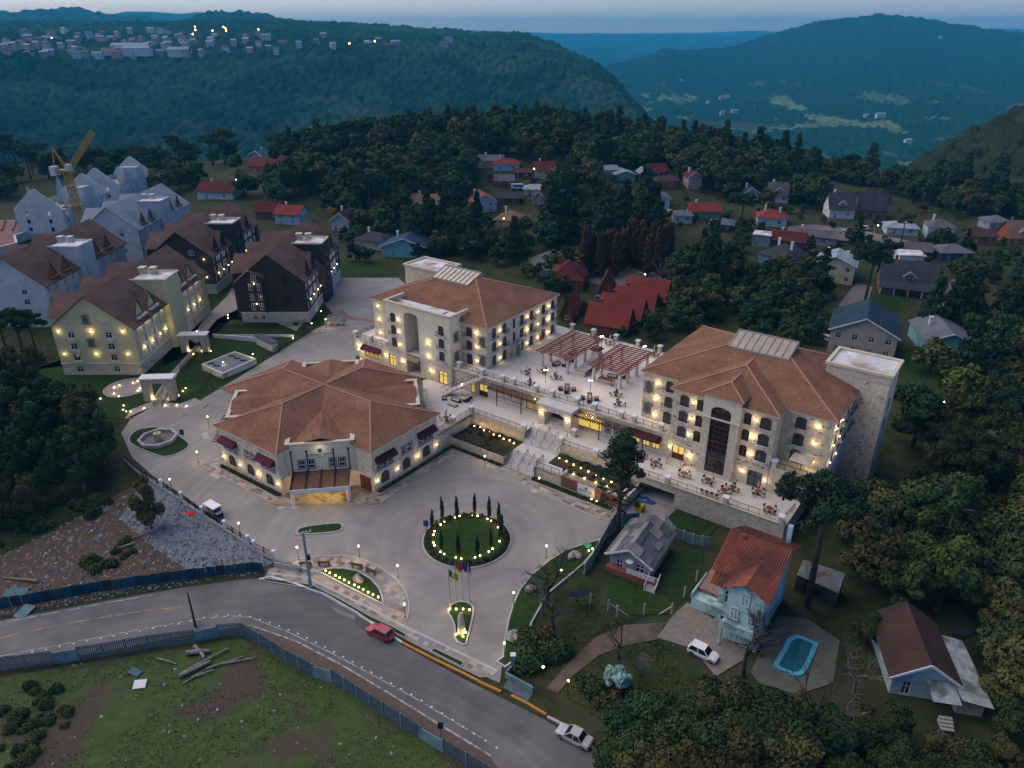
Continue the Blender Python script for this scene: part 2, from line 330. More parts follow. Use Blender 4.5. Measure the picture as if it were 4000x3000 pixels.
# the wooded mountain across the valley on the right, valley floor included
M_vale=None
def vale_mat():
    m=bpy.data.materials.new('valley_fields');m.use_nodes=True;n=m.node_tree.nodes;l=m.node_tree.links;bs=n['Principled BSDF'];bs.inputs['Roughness'].default_value=1;bs.inputs['Specular IOR Level'].default_value=0
    g=n.new('ShaderNodeNewGeometry');sx=n.new('ShaderNodeSeparateXYZ');l.new(g.outputs['Position'],sx.inputs[0])
    mp=n.new('ShaderNodeMapping');mp.inputs['Scale'].default_value=(1,.42,0);l.new(g.outputs['Position'],mp.inputs[0])
    n1=n.new('ShaderNodeTexNoise');n1.inputs['Scale'].default_value=.0055;n1.inputs['Detail'].default_value=7;n1.inputs['Roughness'].default_value=.6;l.new(mp.outputs[0],n1.inputs['Vector'])
    f=n.new('ShaderNodeMapRange');f.inputs[1].default_value=.565;f.inputs[2].default_value=.60;l.new(n1.outputs[0],f.inputs[0])
    hz_=n.new('ShaderNodeMapRange');hz_.inputs[1].default_value=-100;hz_.inputs[2].default_value=-165;l.new(sx.outputs[2],hz_.inputs[0])
    mu=n.new('ShaderNodeMath');mu.operation='MULTIPLY';l.new(f.outputs[0],mu.inputs[0]);l.new(hz_.outputs[0],mu.inputs[1])
    n2=n.new('ShaderNodeTexNoise');n2.inputs['Scale'].default_value=.02;n2.inputs['Detail'].default_value=8;l.new(g.outputs['Position'],n2.inputs['Vector'])
    fo=n.new('ShaderNodeMix');fo.data_type='RGBA';fo.inputs['A'].default_value=(.004,.018,.012,1);fo.inputs['B'].default_value=(.018,.052,.026,1);l.new(n2.outputs[0],fo.inputs['Factor'])
    fi=n.new('ShaderNodeMix');fi.data_type='RGBA';fi.inputs['A'].default_value=(.075,.14,.055,1);fi.inputs['B'].default_value=(.13,.15,.08,1);l.new(n2.outputs[0],fi.inputs['Factor'])
    x=n.new('ShaderNodeMix');x.data_type='RGBA';l.new(mu.outputs[0],x.inputs['Factor']);l.new(fo.outputs['Result'],x.inputs['A']);l.new(fi.outputs['Result'],x.inputs['B']);l.new(x.outputs['Result'],bs.inputs['Base Color']);return m
VALE=hill('mountain',[(1180,172,4300),(1280,152,4300),(1330,143,4300),(1390,130,4400),(1440,108,4500),(1470,114,4500),(1520,112,4600),(1560,108,4700),(1600,100,4800),(1650,82,5000),(1700,67,5100),(1760,50,5200),(1800,45,5200),(1860,40,5200),(1895,34,5200),(1920,37,5200),(1980,42,5200),(2040,54,5200),(2100,60,5200),(2130,68,5100),(2212,75,5000),(2420,80,5000)],
     [(470,1250),(380,1700),(300,2300),(245,2900),(190,3600),(130,4300),(60,5200)],420,260,11,tree=(17,11),back=1500,mats=vale_mat(),nz=9)
# the wooded hill with the town on the left
TOWN=hill('hill',[(-200,58,2900),(0,56,2900),(120,55,2900),(300,56,2900),(600,48,2900),(640,52,2800),(700,56,2750),(800,59,2700),(900,65,2600),(1000,74,2500),(1100,77,2400),(1140,80,2350),(1180,96,2300),(1240,124,2150),(1290,152,2000),(1330,182,1900),(1370,228,1800),(1430,300,1700)],
     [(380,1150),(300,1330),(230,1500),(160,1680),(120,1800),(95,2050),(60,2900)],560,330,12,tree=(13,11),back=600,drop=200,nz=5)
# the dark slope that closes the frame at the right
SLOPE=hill('hill',[(1880,440,640),(1930,408,660),(1965,382,680),(2000,358,690),(2050,328,700),(2100,303,710),(2150,278,720),(2212,250,720),(2300,205,720),(2420,170,720)],[(520,400),(470,470),(400,540),(330,620),(250,720)],260,160,15,tree=(8.5,8),back=500,drop=160,mats=M_forest2)
# ---- the plateau in front: one sheet of ground out to the horizon
def ground_z(X,Y):
    X=np.asarray(X,float);Y=np.asarray(Y,float)
    s=lambda a,b,v:np.clip((v - a) / (b - a),0,1) ** 2 * (3 - 2 * np.clip((v - a) / (b - a),0,1))
    edge=455 + 14 * np.sin(X / 60) + np.where(X > 120,-(X - 120) * .22,0) + np.where(X < -90,(X + 90) * .08,0)
    z=19 * s(285,425,Y) * np.exp(-((X - 5) / 120) ** 2) + 3 * s(280,400,Y) * np.exp(-((X + 120) / 60) ** 2)
    drop=np.clip(Y - edge,0,None);z=z - 200 * (1 - np.exp(-drop / 260)) - np.clip(Y - 2500,0,None) * .004
    z=z - .12
    return z
xs=np.concatenate([np.linspace(-9000,-520,14),np.linspace(-500,500,160),np.linspace(520,9000,14)]);ys=np.concatenate([np.linspace(-60,620,130),np.linspace(640,16000,40)])
gx,gy=np.meshgrid(xs,ys,indexing='ij');gz=ground_z(gx,gy)
wild=np.clip((gy - 240) / 60,0,1);gz=gz + wild * .5 * fbm(gx,gy,18,3)
M_ground=mat('rough_grass',(.016,.026,.010),(.045,.050,.020),scale=.35,rough=1,spec=.05,detail=8,c3=(.045,.046,.022),s3=.045,bump=.6,bscale=1.2)
go=link('ground',np_mesh('ground',np.stack([gx,gy,gz],-1),len(xs),len(ys),M_ground));tag(go,kind='structure')
def gz1(x,y):return float(ground_z(np.array([x]),np.array([y]))[0])
_dd=np.concatenate([np.linspace(30,620,900),np.linspace(640,3000,60)])
def GG(px,py):
    "pixel -> first point where its ray meets the ground sheet"
    b=-(py - CY) / FOC;dx,dy,dz=(px - CX) / FOC,cp_ + b * sp_,-sp_ + b * cp_;t=_dd / dy;gap=CAMH + dz * t - ground_z(dx * t,_dd);i=int(np.argmax(gap < 0))
    if gap[i] >= 0:i=len(_dd) - 1
    f_=gap[i - 1] / (gap[i - 1] - gap[i] + 1e-9) if i else 0;tt=t[i - 1] + (t[i] - t[i - 1]) * f_ if i else t[0];x,y=dx * tt,dy * tt
    return x,y,gz1(x,y)
# ================================================================== shared materials
M_stone=stone_mat('pale_stone',(.56,.50,.385),(.45,.40,.31),(.37,.33,.26))
M_stone2=stone_mat('retaining_stone',(.46,.41,.31),(.36,.32,.245),(.30,.27,.21),.5,.26)
M_cream=mat('cream_render',(.60,.56,.43),(.54,.50,.39),scale=.6,rough=.9)
M_trim=mat('cream_trim',(.52,.46,.33),(.45,.40,.29),scale=1.2,rough=.85)
M_white=mat('white_paint',(.62,.62,.62),(.52,.52,.53),scale=2,rough=.7)
M_whiteroof=mat('white_membrane',(.62,.62,.62),(.44,.42,.41),scale=.35,rough=.7,detail=7,c3=(.30,.22,.17),s3=.22)
M_tile=shingle_mat('terracotta_shingle',(.215,.108,.064),(.145,.073,.045))
M_brown=shingle_mat('brown_shingle',(.140,.085,.064),(.098,.060,.047))
M_wood=mat('red_wood',(.105,.030,.014),(.060,.018,.010),scale=3,rough=.6,coord='obj')
M_orangewood=mat('pergola_wood',(.27,.080,.026),(.18,.052,.018),scale=4,rough=.6,coord='obj')
M_iron=mat('dark_iron',(.022,.020,.022),rough=.5,metal=.3)
M_glass=mat('window_glass',(.012,.018,.024),rough=.08,spec=.9)
M_curtain=mat('curtained_glass',(.020,.034,.038),(.07,.10,.105),scale=5,rough=.15,spec=.8,coord='obj')
M_lit=mat('lit_window',(.5,.4,.15),(.35,.2,.08),scale=1.1,emit=(1.0,.70,.13),est=.16,coord='obj')
M_litdim=mat('dim_lit_window',(.3,.2,.08),(.1,.07,.04),scale=1.3,emit=(1.0,.66,.2),est=.05,coord='obj')
M_awning=mat('burgundy_canvas',(.085,.006,.022),(.060,.005,.017),scale=1.5,rough=.85)
M_bulb=emis('warm_lamp',(1.0,.74,.36),5.0)
M_terr=mat('terrace_paving',(.50,.47,.435),(.43,.40,.375),scale=.8,rough=.85,detail=6,c3=(.53,.49,.45),s3=.09)
M_conc=mat('concrete',(.30,.30,.29),(.23,.23,.225),scale=.5,rough=.9,detail=6)
M_lawn=mat('clipped_lawn',(.014,.034,.008),(.028,.052,.014),scale=1.2,rough=1,spec=.05,detail=6,bump=.5,bscale=14)
M_shrub=mat('planting_soil',(.02,.026,.012),(.06,.045,.03),scale=1.8,rough=1,spec=.05,detail=7,bump=.8,bscale=6)
M_brick=stone_mat('red_brick',(.20,.06,.035),(.15,.045,.028),(.16,.10,.08),.25,.08)
# ------------------------------------------------------------------ shared small pieces
def win_meshes(wd,ht,arch,style):
    key=('win',wd,ht,arch,style)
    if key in PROTO:return PROTO[key]
    fm=MB();pm=MB();hw=wd / 2;N=8
    def outline(ins):
        w_=hw - ins
        if arch <= 0:return [(-w_,ins),(w_,ins),(w_,ht - ins),(-w_,ht - ins)]
        zs=ht - arch;a_=arch - ins
        return [(-w_,ins),(w_,ins)] + [(w_ * math.cos(math.pi * k / N),zs + a_ * math.sin(math.pi * k / N)) for k in range(N + 1)]
    def ring(o,i,y0,y1,mi=0):
        n=len(o)
        for k in range(n):
            j=(k + 1) % n
            fm.face([(o[k][0],y0,o[k][1]),(o[j][0],y0,o[j][1]),(i[j][0],y0,i[j][1]),(i[k][0],y0,i[k][1])],mi)
            fm.face([(i[k][0],y0,i[k][1]),(i[j][0],y0,i[j][1]),(i[j][0],y1,i[j][1]),(i[k][0],y1,i[k][1])],mi)
            fm.face([(o[k][0],y0,o[k][1]),(o[k][0],y1,o[k][1]),(o[j][0],y1,o[j][1]),(o[j][0],y0,o[j][1])],mi)
    if style in ('wood','woodlit','door'):
        t_=.11;ring(outline(0),outline(t_),-.02,.10)
        fm.box(-.05,.05,-.01,.08,t_,ht - t_ * .8);zt=ht * (.68 if style != 'door' else .40)
        fm.box(-hw + t_,hw - t_,-.01,.08,zt,zt + .09)
        if style == 'door':fm.box(-hw + t_,hw - t_,.0,.07,t_,zt)
        mats=[M_wood]
    elif style == 'sash':
        ring(outline(0),outline(.17),-.05,.12,0);ring(outline(.17),outline(.26),-.02,.12,1)
        fm.box(-hw + .26,hw - .26,-.02,.06,ht * .42,ht * .42 + .10,1);fm.box(-.02,.02,.0,.05,ht * .42,ht - .26,1)
        mats=[M_wood,M_white]
    elif style == 'apt':
        ring(outline(0),outline(.09),-.05,.10);fm.box(-.04,.04,-.03,.08,.09,ht - .09);fm.box(-hw + .09,hw - .09,-.02,.06,ht * .6,ht * .6 + .06);mats=[M_white]
    o=outline(.08);pm.face([(p[0],.07,p[1]) for p in o])
    PROTO[key]=(fm.mesh('window',mats),pm);return PROTO[key]
def win(T,a,b,u,zb,wd,ht,style='wood',arch=0.0,depth=.1,pane=None,balcony=False,shutters=False,sill=False):
    L=math.hypot(b[0] - a[0],b[1] - a[1]);ux,uy=(b[0] - a[0]) / L,(b[1] - a[1]) / L;ang=math.atan2(uy,ux)
    fm,pm=win_meshes(wd,ht,arch,style)
    f=T.put('window',fm,(a[0] + ux * u - uy * depth,a[1] + uy * u + ux * depth,zb),ang)
    pmat=pane or M_glass
    link('pane',proto(('pane',wd,ht,arch,pmat.name),lambda:pm.mesh('pane',pmat)),f)
    if balcony:
        link('balcony',proto(('balc',wd),lambda:MB().box(-wd / 2 - .42,wd / 2 + .42,-.62,.0,-.16,-.02).mesh('balcony',M_white)),f,(0,-depth,0))
        def rl():
            m=MB();x0,x1=-wd / 2 - .36,wd / 2 + .36
            for z in (.02,.78):m.bar((x0,-.56,z),(x1,-.56,z),.05);m.bar((x0,-.56,z),(x0,0,z),.05);m.bar((x1,-.56,z),(x1,0,z),.05)
            k=0
            while x0 + k * .17 <= x1 + .01:m.bar((x0 + k * .17,-.56,.02),(x0 + k * .17,-.56,.78),.025);k += 1
            return m.mesh('railing',M_iron)
        link('railing',proto(('brail',wd),rl),f,(0,-depth,0))
    if shutters:
        for s in (-1,1):
            link('shutter',proto(('shut',ht),lambda:MB().box(-.28,.28,-.06,.0,0,ht).mesh('shutter',M_white)),f,(s * (wd / 2 + .32),-depth,0))
    if sill:
        link('sill',proto(('sill',wd),lambda:MB().box(-wd / 2 - .12,wd / 2 + .12,-.18,.02,-.10,0).mesh('sill',M_white)),f,(0,-depth,0))
    return f
def op(u,zb,wd,ht,arch=0.0):return (u - wd / 2,u + wd / 2,zb,zb + ht,arch)
def sconce(T,a,b,u,z,power=14.0):
    L=math.hypot(b[0] - a[0],b[1] - a[1]);ux,uy=(b[0] - a[0]) / L,(b[1] - a[1]) / L
    def mk():
        m=MB();m.box(-.08,.08,-.05,.0,-.2,.22,0);m.bar((0,0,.15),(0,-.22,.22),.04,mi=0)
        m.lathe([(.02,-.13),(.08,-.08),(.09,.02),(.07,.1),(.02,.14)],(0,-.22,0),8,1);return m.mesh('wall_lamp',[M_iron,M_bulb])
    o=T.put('wall_lamp',proto('sconce',mk),(a[0] + ux * u,a[1] + uy * u,z),math.atan2(uy,ux))
    lamp_light(o,(0,-.42,0),power)
    return o
def lattice(T,a,b,u,z,wd=1.5,ht=2.6):
    L=math.hypot(b[0] - a[0],b[1] - a[1]);ux,uy=(b[0] - a[0]) / L,(b[1] - a[1]) / L
    def mk():
        m=MB()
        for k in range(5):
            q=(k - 2) * .3;m.bar((q - .45,-.06,.1 + (k % 2) * .2),(q + .45,-.06,ht - .1),.05);m.bar((q + .45,-.09,.1),(q - .45,-.09,ht - .1 - (k % 2) * .2),.05)
        return m.mesh('trellis',M_iron)
    T.put('trellis',proto(('lat',ht),mk),(a[0] + ux * u,a[1] + uy * u,z),math.atan2(uy,ux))
def awning(T,a,b,u,ztop,wd,out=1.1,dr=1.0):
    L=math.hypot(b[0] - a[0],b[1] - a[1]);ux,uy=(b[0] - a[0]) / L,(b[1] - a[1]) / L
    def mk():
        m=MB();n=6
        pr=[(-.02,0),(-.5 * out,-.26 * dr),(-out,-.72 * dr),(-out,-dr)]
        for k in range(len(pr) - 1):m.face([(-wd / 2,*pr[k]),(wd / 2,*pr[k]),(wd / 2,*pr[k + 1]),(-wd / 2,*pr[k + 1])])
        for s in (-wd / 2,wd / 2):m.face([(s,*p) for p in pr] + [(s,-.02,-dr)])
        return m.mesh('awning',M_awning)
    T.put('awning',proto(('awn',wd,out,dr),mk),(a[0] + ux * u,a[1] + uy * u,ztop),math.atan2(uy,ux))
def railing(label,pts,h=1.0,sp=1.7,frame=TH,cat='railing',mesh_=True,group='iron railings'):
    "iron railing through (s, t, z) points"
    T=Thing('railing',label,cat,(pts[0][0],pts[0][1],pts[0][2]),frame,group)
    rail=MB();inf=MB()
    for p,q in zip(pts[:-1],pts[1:]):
        P_,Q_=Vector(p),Vector(q);L=(Q_ - P_).length;n=max(1,round(L / sp))
        up=Vector((0,0,1))
        rail.bar(P_ + up * h,Q_ + up * h,.06);rail.bar(P_ + up * .12,Q_ + up * .12,.04)
        for k in range(n + (q is pts[-1])):
            w_=P_.lerp(Q_,k / n);T.put('post',proto(('post',h),lambda:MB().box(-.03,.03,-.03,.03,0,h).mesh('post',M_iron)),w_)
        if mesh_:
            nb=int(L / .16)
            for k in range(1,nb):w_=P_.lerp(Q_,k / nb);inf.bar(w_ + up * .12,w_ + up * h,.018)
    T.part('rail',rail,M_iron)
    if mesh_:T.part('infill',inf,M_iron)
    return T
def pillar(T,s,t,z,h=1.15,w_=.75):
    T.put('pillar',proto(('pil',h),lambda:MB().box(-w_ / 2,w_ / 2,-w_ / 2,w_ / 2,0,h).mesh('pillar',M_stone)),(s,t,z))
    T.put('pillar_cap',proto('pilcap',lambda:MB().box(-.55,.55,-.55,.55,0,.12).box(-.45,.45,-.45,.45,.12,.22).mesh('pillar_cap',M_white)),(s,t,z + h))
def hip(mb,x0,x1,y0,y1,ze,rise,mi=0):
    "hip roof; returns ridge ends"
    wx,wy=x1 - x0,y1 - y0
    if wx >= wy:a,b=(x0 + wy / 2,(y0 + y1) / 2,ze + rise),(x1 - wy / 2,(y0 + y1) / 2,ze + rise)
    else:a,b=((x0 + x1) / 2,y0 + wx / 2,ze + rise),((x0 + x1) / 2,y1 - wx / 2,ze + rise)
    A,B,C,D_=(x0,y0,ze),(x1,y0,ze),(x1,y1,ze),(x0,y1,ze)
    if wx >= wy:mb.face([A,B,b,a],mi).face([B,C,b],mi).face([C,D_,a,b],mi).face([D_,A,a],mi)
    else:mb.face([A,B,a],mi).face([B,C,b,a],mi).face([C,D_,b],mi).face([D_,A,a,b],mi)
    mb.face([D_,C,B,A],mi);return [(a,b),(a,A),(b,C),((a if wx >= wy else b),D_),((b if wx >= wy else a),B)]
def arc(cx_,cy_,r,a0,a1,n):return [(cx_ + r * math.cos(a0 + (a1 - a0) * k / n),cy_ + r * math.sin(a0 + (a1 - a0) * k / n)) for k in range(n + 1)]
def plane_text(T,text,size,loc,rz,m,name='lettering',parent=None,extr=.02):
    c=bpy.data.curves.new('lettering','FONT');c.body=text;c.size=size;c.align_x='CENTER';c.extrude=extr;c.space_character=1.25
    o=bpy.data.objects.new('tmp',c);col.objects.link(o);dg=bpy.context.evaluated_depsgraph_get();me=bpy.data.meshes.new_from_object(o.evaluated_get(dg))
    bpy.data.objects.remove(o);me.materials.clear();me.materials.append(m);me.name='lettering'
    return link(name,me,parent or T.e,(loc[0] - T.o[0],loc[1] - T.o[1],loc[2] - T.o[2]),rz,None,math.pi / 2)
# ================================================================== reception lodge with the eight-sided roof
LC=(-100.4,79.4)
T=Thing('lodge','eight sided cream stone lodge with brown cross hipped roof and burgundy awnings','building',(LC[0],LC[1],0))
def lx(a,b):return (LC[0] + a,LC[1] + b)
A1,A2,W_=20.0,17.6,8.1
poly=[(-W_,-A2),(W_,-A2),(W_,-15.6),(15.8,-W_),(A1,-W_),(A1,W_),(15.8,W_),(W_,15.6),(W_,A2),(-W_,A2),(-W_,15.6),(-15.8,W_),(-A1,W_),(-A1,-W_),(-15.8,-W_),(-W_,-15.6)]
poly=[lx(*p) for p in poly]
ups=[(.18,'aw'),(.51,'dbl'),(.81,'aw')]
for i in range(16):
    a,b=poly[i],poly[(i + 1) % 16];L=math.dist(a,b);ops=[]
    if i in (0,4,8,12):
        for fr_,kind in ups:
            if kind == 'aw':
                for k in (-1,0,1):ops.append(op(L * fr_ + k * 1.35,3.75,1.2,2.0))
            else:
                for k in (-.75,.75):ops.append(op(L * fr_ + k,3.9,1.3,2.0))
        for fr_ in (.17,.49,.81):ops.append(op(L * fr_,.9,2.0,2.2,.9))
        T.part('wall',MB().wall(a,b,0,8.3,ops),M_stone)
        if i in (0,4):
            for fr_,kind in ups:
                if kind == 'aw':
                    awning(T,a,b,L * fr_,6.55,4.4)
                    for k in (-1,0,1):win(T,a,b,L * fr_ + k * 1.35,3.75,1.2,2.0,'sash')
                    T.put('window_ledge',proto('lledge',lambda:MB().box(-2.3,2.3,-.22,.0,-.14,0).mesh('window_ledge',M_white)),(a[0] + (b[0] - a[0]) * fr_,a[1] + (b[1] - a[1]) * fr_,3.75),math.atan2(b[1] - a[1],b[0] - a[0]))
                else:
                    for k in (-.75,.75):win(T,a,b,L * fr_ + k,3.9,1.3,2.0,'sash')
            for fr_ in (.17,.49,.81):win(T,a,b,L * fr_,.9,2.0,2.2,'wood',.9,pane=M_curtain)
            for fr_ in ((.02,.32,.63,.95) if i == 0 else (.045,.345,.66,.97)):sconce(T,a,b,L * fr_,2.15)
    elif i in (2,6,10,14):
        if i == 2:
            for k in (-3.3,-1.75,1.75,3.3):ops.append(op(L / 2 + k,3.85,1.35,2.0));win(T,a,b,L / 2 + k,3.85,1.35,2.0,'sash')
        T.part('bay_wall',MB().wall(a,b,0,8.6,ops),M_cream)
        dx,dy=(b[0] - a[0]) / L,(b[1] - a[1]) / L;nx,ny=dy,-dx
        pw=MB();q=lambda u,d,z:(a[0] + dx * u + nx * d,a[1] + dy * u + ny * d,z)
        for (u0,u1,d0,d1,zz0,zz1) in ((-.3,L + .3,-.4,.25,8.35,8.95),(-.3,.45,-2.6,.25,8.36,9.0),(L - .45,L + .3,-2.6,.25,8.37,9.01)):
            pw.face([q(u0,d1,zz1),q(u1,d1,zz1),q(u1,d0,zz1),q(u0,d0,zz1)]);pw.face([q(u0,d1,zz0),q(u1,d1,zz0),q(u1,d1,zz1),q(u0,d1,zz1)])
            pw.face([q(u0,d0,7.6),q(u1,d0,7.6),q(u1,d0,zz1),q(u0,d0,zz1)]);pw.face([q(u0,d0,7.6),q(u0,d1,zz0),q(u0,d1,zz1),q(u0,d0,zz1)]);pw.face([q(u1,d0,7.6),q(u1,d1,zz0),q(u1,d1,zz1),q(u1,d0,zz1)])
        T.part('parapet',pw,M_trim)
    else:T.part('wall',MB().wall(a,b,0,8.3),M_stone)
rf=MB();Zr,Ze=11.6,8.3;aw_=W_ + .55
for (dx,dy,L) in ((1,0,A1),(0,1,A2),(-1,0,A1),(0,-1,A2)):
    L += .55;px_,py_=-dy,dx
    Q=lambda u,v,z:(*lx(dx * u + px_ * v,dy * u + py_ * v),z)
    rf.face([Q(0,0,Zr),Q(aw_,-aw_,Ze),Q(L,-aw_,Ze),Q(L - aw_,0,Zr)]);rf.face([Q(0,0,Zr),Q(L - aw_,0,Zr),Q(L,aw_,Ze),Q(aw_,aw_,Ze)]);rf.face([Q(L,-aw_,Ze),Q(L,aw_,Ze),Q(L - aw_,0,Zr)])
for sx,sy in ((1,-1),(1,1),(-1,1),(-1,-1)):
    P0=(*lx(sx * 4.6,sy * 4.6),9.95);P1=(*lx(sx * 11.85,sy * 11.75),9.55);c1=(*lx(sx * 8.0,sy * 15.4),8.30);c2=(*lx(sx * 15.6,sy * 8.0),8.30)
    rf.face([P0,c1,P1]);rf.face([P0,P1,c2])
T.part('roof',rf,M_tile)
M_cap=mat('ridge_tile',(.36,.19,.13),(.29,.145,.10),scale=3,rough=.9)
def caps(T,segs,w_=.26):
    for p,q in segs:T.part('ridge_cap',MB().bar((p[0],p[1],p[2] + .03),(q[0],q[1],q[2] + .03),w_,.1),M_cap)
for (dx,dy,L) in ((1,0,A1),(0,1,A2),(-1,0,A1),(0,-1,A2)):
    L += .55;e=(*lx(dx * (L - aw_),dy * (L - aw_)),Zr);caps(T,[((*lx(0,0),Zr),e),(e,(*lx(dx * L - dy * aw_,dy * L + dx * aw_),Ze)),(e,(*lx(dx * L + dy * aw_,dy * L - dx * aw_),Ze))])
fa=MB()
for i in (0,4,8,12):
    a,b=poly[i],poly[i + 1];L=math.dist(a,b);dx,dy=(b[0] - a[0]) / L,(b[1] - a[1]) / L;fa=MB()
    fa.bar((a[0] - dx * .55 + dy * .5,a[1] - dy * .55 - dx * .5,8.2),(b[0] + dx * .55 + dy * .5,b[1] + dy * .55 - dx * .5,8.2),.14,.2);T.part('fascia',fa,M_trim)
# entrance canopy, posts, emblem and lettering on the front bay
a,b=poly[2],poly[3];L=math.dist(a,b);dx,dy=(b[0] - a[0]) / L,(b[1] - a[1]) / L;nx,ny=dy,-dx;ang=math.atan2(dy,dx)
q=lambda u,d,z:(a[0] + dx * u + nx * d,a[1] + dy * u + ny * d,z)
cn=MB();u0,u1=.5,L - .9
cn.face([q(u0,.05,3.55),q(u1,.05,3.55),q(u1,5.0,3.0),q(u0,5.0,3.0)]);cn.face([q(u0,.05,3.3),q(u0,5,2.75),q(u1,5,2.75),q(u1,.05,3.3)])
cnp=T.part('canopy',cn,M_tile)
ff=MB()
ff.face([q(u0 - .1,5.05,3.1),q(u1 + .1,5.05,3.1),q(u1 + .1,5.05,2.4),q(u0 - .1,5.05,2.4)]);ff.face([q(u0 - .1,5.05,3.1),q(u1 + .1,5.05,3.1),q(u1 + .1,4.9,3.1),q(u0 - .1,4.9,3.1)])
for uu in (u0 - .1,u1 + .1):ff.face([q(uu,.05,3.72),q(uu,5.05,3.1),q(uu,5.05,2.4),q(uu,.05,3.0)])
T.part('canopy_fascia',ff,M_white)
rb=MB()
for k in range(5):uu=u0 + .05 + (u1 - u0 - .1) * k / 4;rb.bar(q(uu,.05,3.68),q(uu,4.9,3.12),.16,.2)
T.part('canopy_rib',rb,M_iron)
for uu in (u0 + .05,u0 + 2.6,u1 - 2.4,u1 + .05):
    T.part('tie_rod',MB().bar(q(uu,.35,3.5),q(uu,.35,7.45),.16).bar(q(uu,.35,7.4),q(uu,.35,7.6),.34,.26),M_iron)
for uu in (u0 + .2,u1 - .2):T.part('column',MB().bar(q(uu,4.6,0),q(uu,4.6,2.7),.5),M_cream)
T.part('entrance_door',MB().bar(q(L / 2 - 1.6,.06,0),q(L / 2 - 1.6,.06,2.5),3.0,.08),M_lit)
dk=T.put('downlight',proto('downlight',lambda:MB().lathe([(.12,0),(.12,.06)],n=8).mesh('downlight',M_bulb)),q(L / 2 - 1,3,2.6));lamp_light(dk,(0,0,-.25),110,(1,.66,.16),.3)
dk=T.put('downlight',PROTO['downlight'],q(L / 2 + 2.2,3.6,2.6));lamp_light(dk,(0,0,-.25),110,(1,.66,.16),.3)
M_letter=mat('dark_lettering',(.02,.02,.018),rough=.5)
plane_text(T,'BUONA VITTA',.62,q(L / 2 - .1,.04,6.35),ang,M_letter);plane_text(T,'GRAMADO',.2,q(L / 2 - .1,.04,6.0),ang,M_letter)
em=MB();o_=q(L / 2 - .1,.06,7.35);sh=[(-.34,.36),(.34,.36),(.34,-.05),(.22,-.32),(0,-.46),(-.22,-.32),(-.34,-.05)]
em.face([(o_[0] + dx * p[0],o_[1] + dy * p[0],o_[2] + p[1]) for p in sh])
eo=T.part('emblem',em,mat('emblem_green',(.03,.055,.035),rough=.5))
sp=lamp_light(T.e,tuple(np.array(q(L / 2 - .1,.9,7.9)) - np.array(T.o)),18,(1,.82,.5),.2)
# service door in the right arm, rooflight box at the back, slatted pergola at the left corner
a,b=poly[3],poly[4];T.part('service_door',MB().box(a[0] + 1.0,b[0] - .6,a[1] - .07,a[1] + .02,0,2.7),M_wood)
sk=MB();sk.box(-122.6,-118.4,84.2,89.4,0,6.2);T.part('lift_box',sk,M_cream)
T.part('lift_box_roof',MB().box(-122.9,-118.1,83.9,84.6,6.2,6.6).box(-122.9,-118.1,89.0,89.7,6.2,6.6).box(-122.9,-122.2,84.6,89.0,6.2,6.6).box(-118.8,-118.1,84.6,89.0,6.2,6.6),M_trim);T.part('lift_box_glass',MB().box(-122.2,-118.8,84.6,89.0,6.2,6.4),M_whiteroof)
def slats(T,a,b,out,z0,z1,n,name='slat',m=M_wood,wd=.09,ht=.16,parent=None):
    L=math.dist(a,b);dx,dy=(b[0] - a[0]) / L,(b[1] - a[1]) / L;nx,ny=dy,-dx
    me=proto(('slat',round(out,2),round(z1 - z0,2),wd,ht,m.name),lambda:MB().bar((0,.1,0),(0,-out,z1 - z0),wd,ht).mesh(name,m))
    for k in range(n):u=L * (k + .5) / n;T.put(name,me,(a[0] + dx * u,a[1] + dy * u,z0),math.atan2(dy,dx))
a,b=poly[14],poly[15];slats(T,a,b,3.2,4.4,4.1,14,m=M_iron)
a,b=poly[6],poly[7];slats(T,a,b,2.2,4.6 + 2.4,6.8,12,m=M_trim,wd=.18)
# ================================================================== terraces
ZL,ZU=4.0,8.6
T=Thing('terrace_podium','stone terrace building with shop fronts between the two hotels','terrace',(-65,104.8,ZL))
pb=MB();a,b=(-91.0,104.8),(-43.0,104.8)
def us(s):return s + 91.0
ops=[]
shopsL=[(-79.3,1.25,1.1,2.6),(-77.6,1.25,1.1,2.6),(-75.9,1.25,1.1,2.6),(-74.2,1.25,1.1,2.6)]
for s,wd,zo_,ht in shopsL:ops.append(op(us(s),ZL + .9,wd,ht));win(T,a,b,us(s),ZL + .9,wd,ht,'sash',pane=M_litdim)
for s,wd,lit_ in ((-71.0,3.6,M_litdim),(-58.6,5.0,M_lit)):ops.append(op(us(s),ZL + .5,wd,2.6));f=win(T,a,b,us(s),ZL + .5,wd,2.6,'wood',pane=lit_)
for s in (-54.8,-53.0):ops.append(op(us(s),ZL + .8,1.25,2.5));win(T,a,b,us(s),ZL + .8,1.25,2.5,'sash')
for s in (-49.2,-47.3,-45.4):ops.append(op(us(s),ZL + .8,1.5,2.3));win(T,a,b,us(s),ZL + .8,1.5,2.3,'wood',pane=M_lit)
ops.append(op(us(-83.2),ZL,2.2,2.6));win(T,a,b,us(-83.2),ZL,2.2,2.6,'door',pane=M_lit)
ops.append(op(us(-86.0),ZL,1.0,2.6));win(T,a,b,us(-86.0),ZL,1.0,2.6,'wood',pane=M_lit)
pb.wall(a,b,ZL,ZU,ops);pb.wall((-43.0,104.8),(-43.0,107.6),ZL,ZU);pb.wall((-116.5,136.6),(-17.9,136.6),0,ZU);pb.wall((-48,137),(-90,137),0,ZU)
T.part('wall',pb,M_stone)
T.part('terrace_floor',MB().box(-91.0,-43.2,104.6,137.0,ZU - .35,ZU),M_terr)
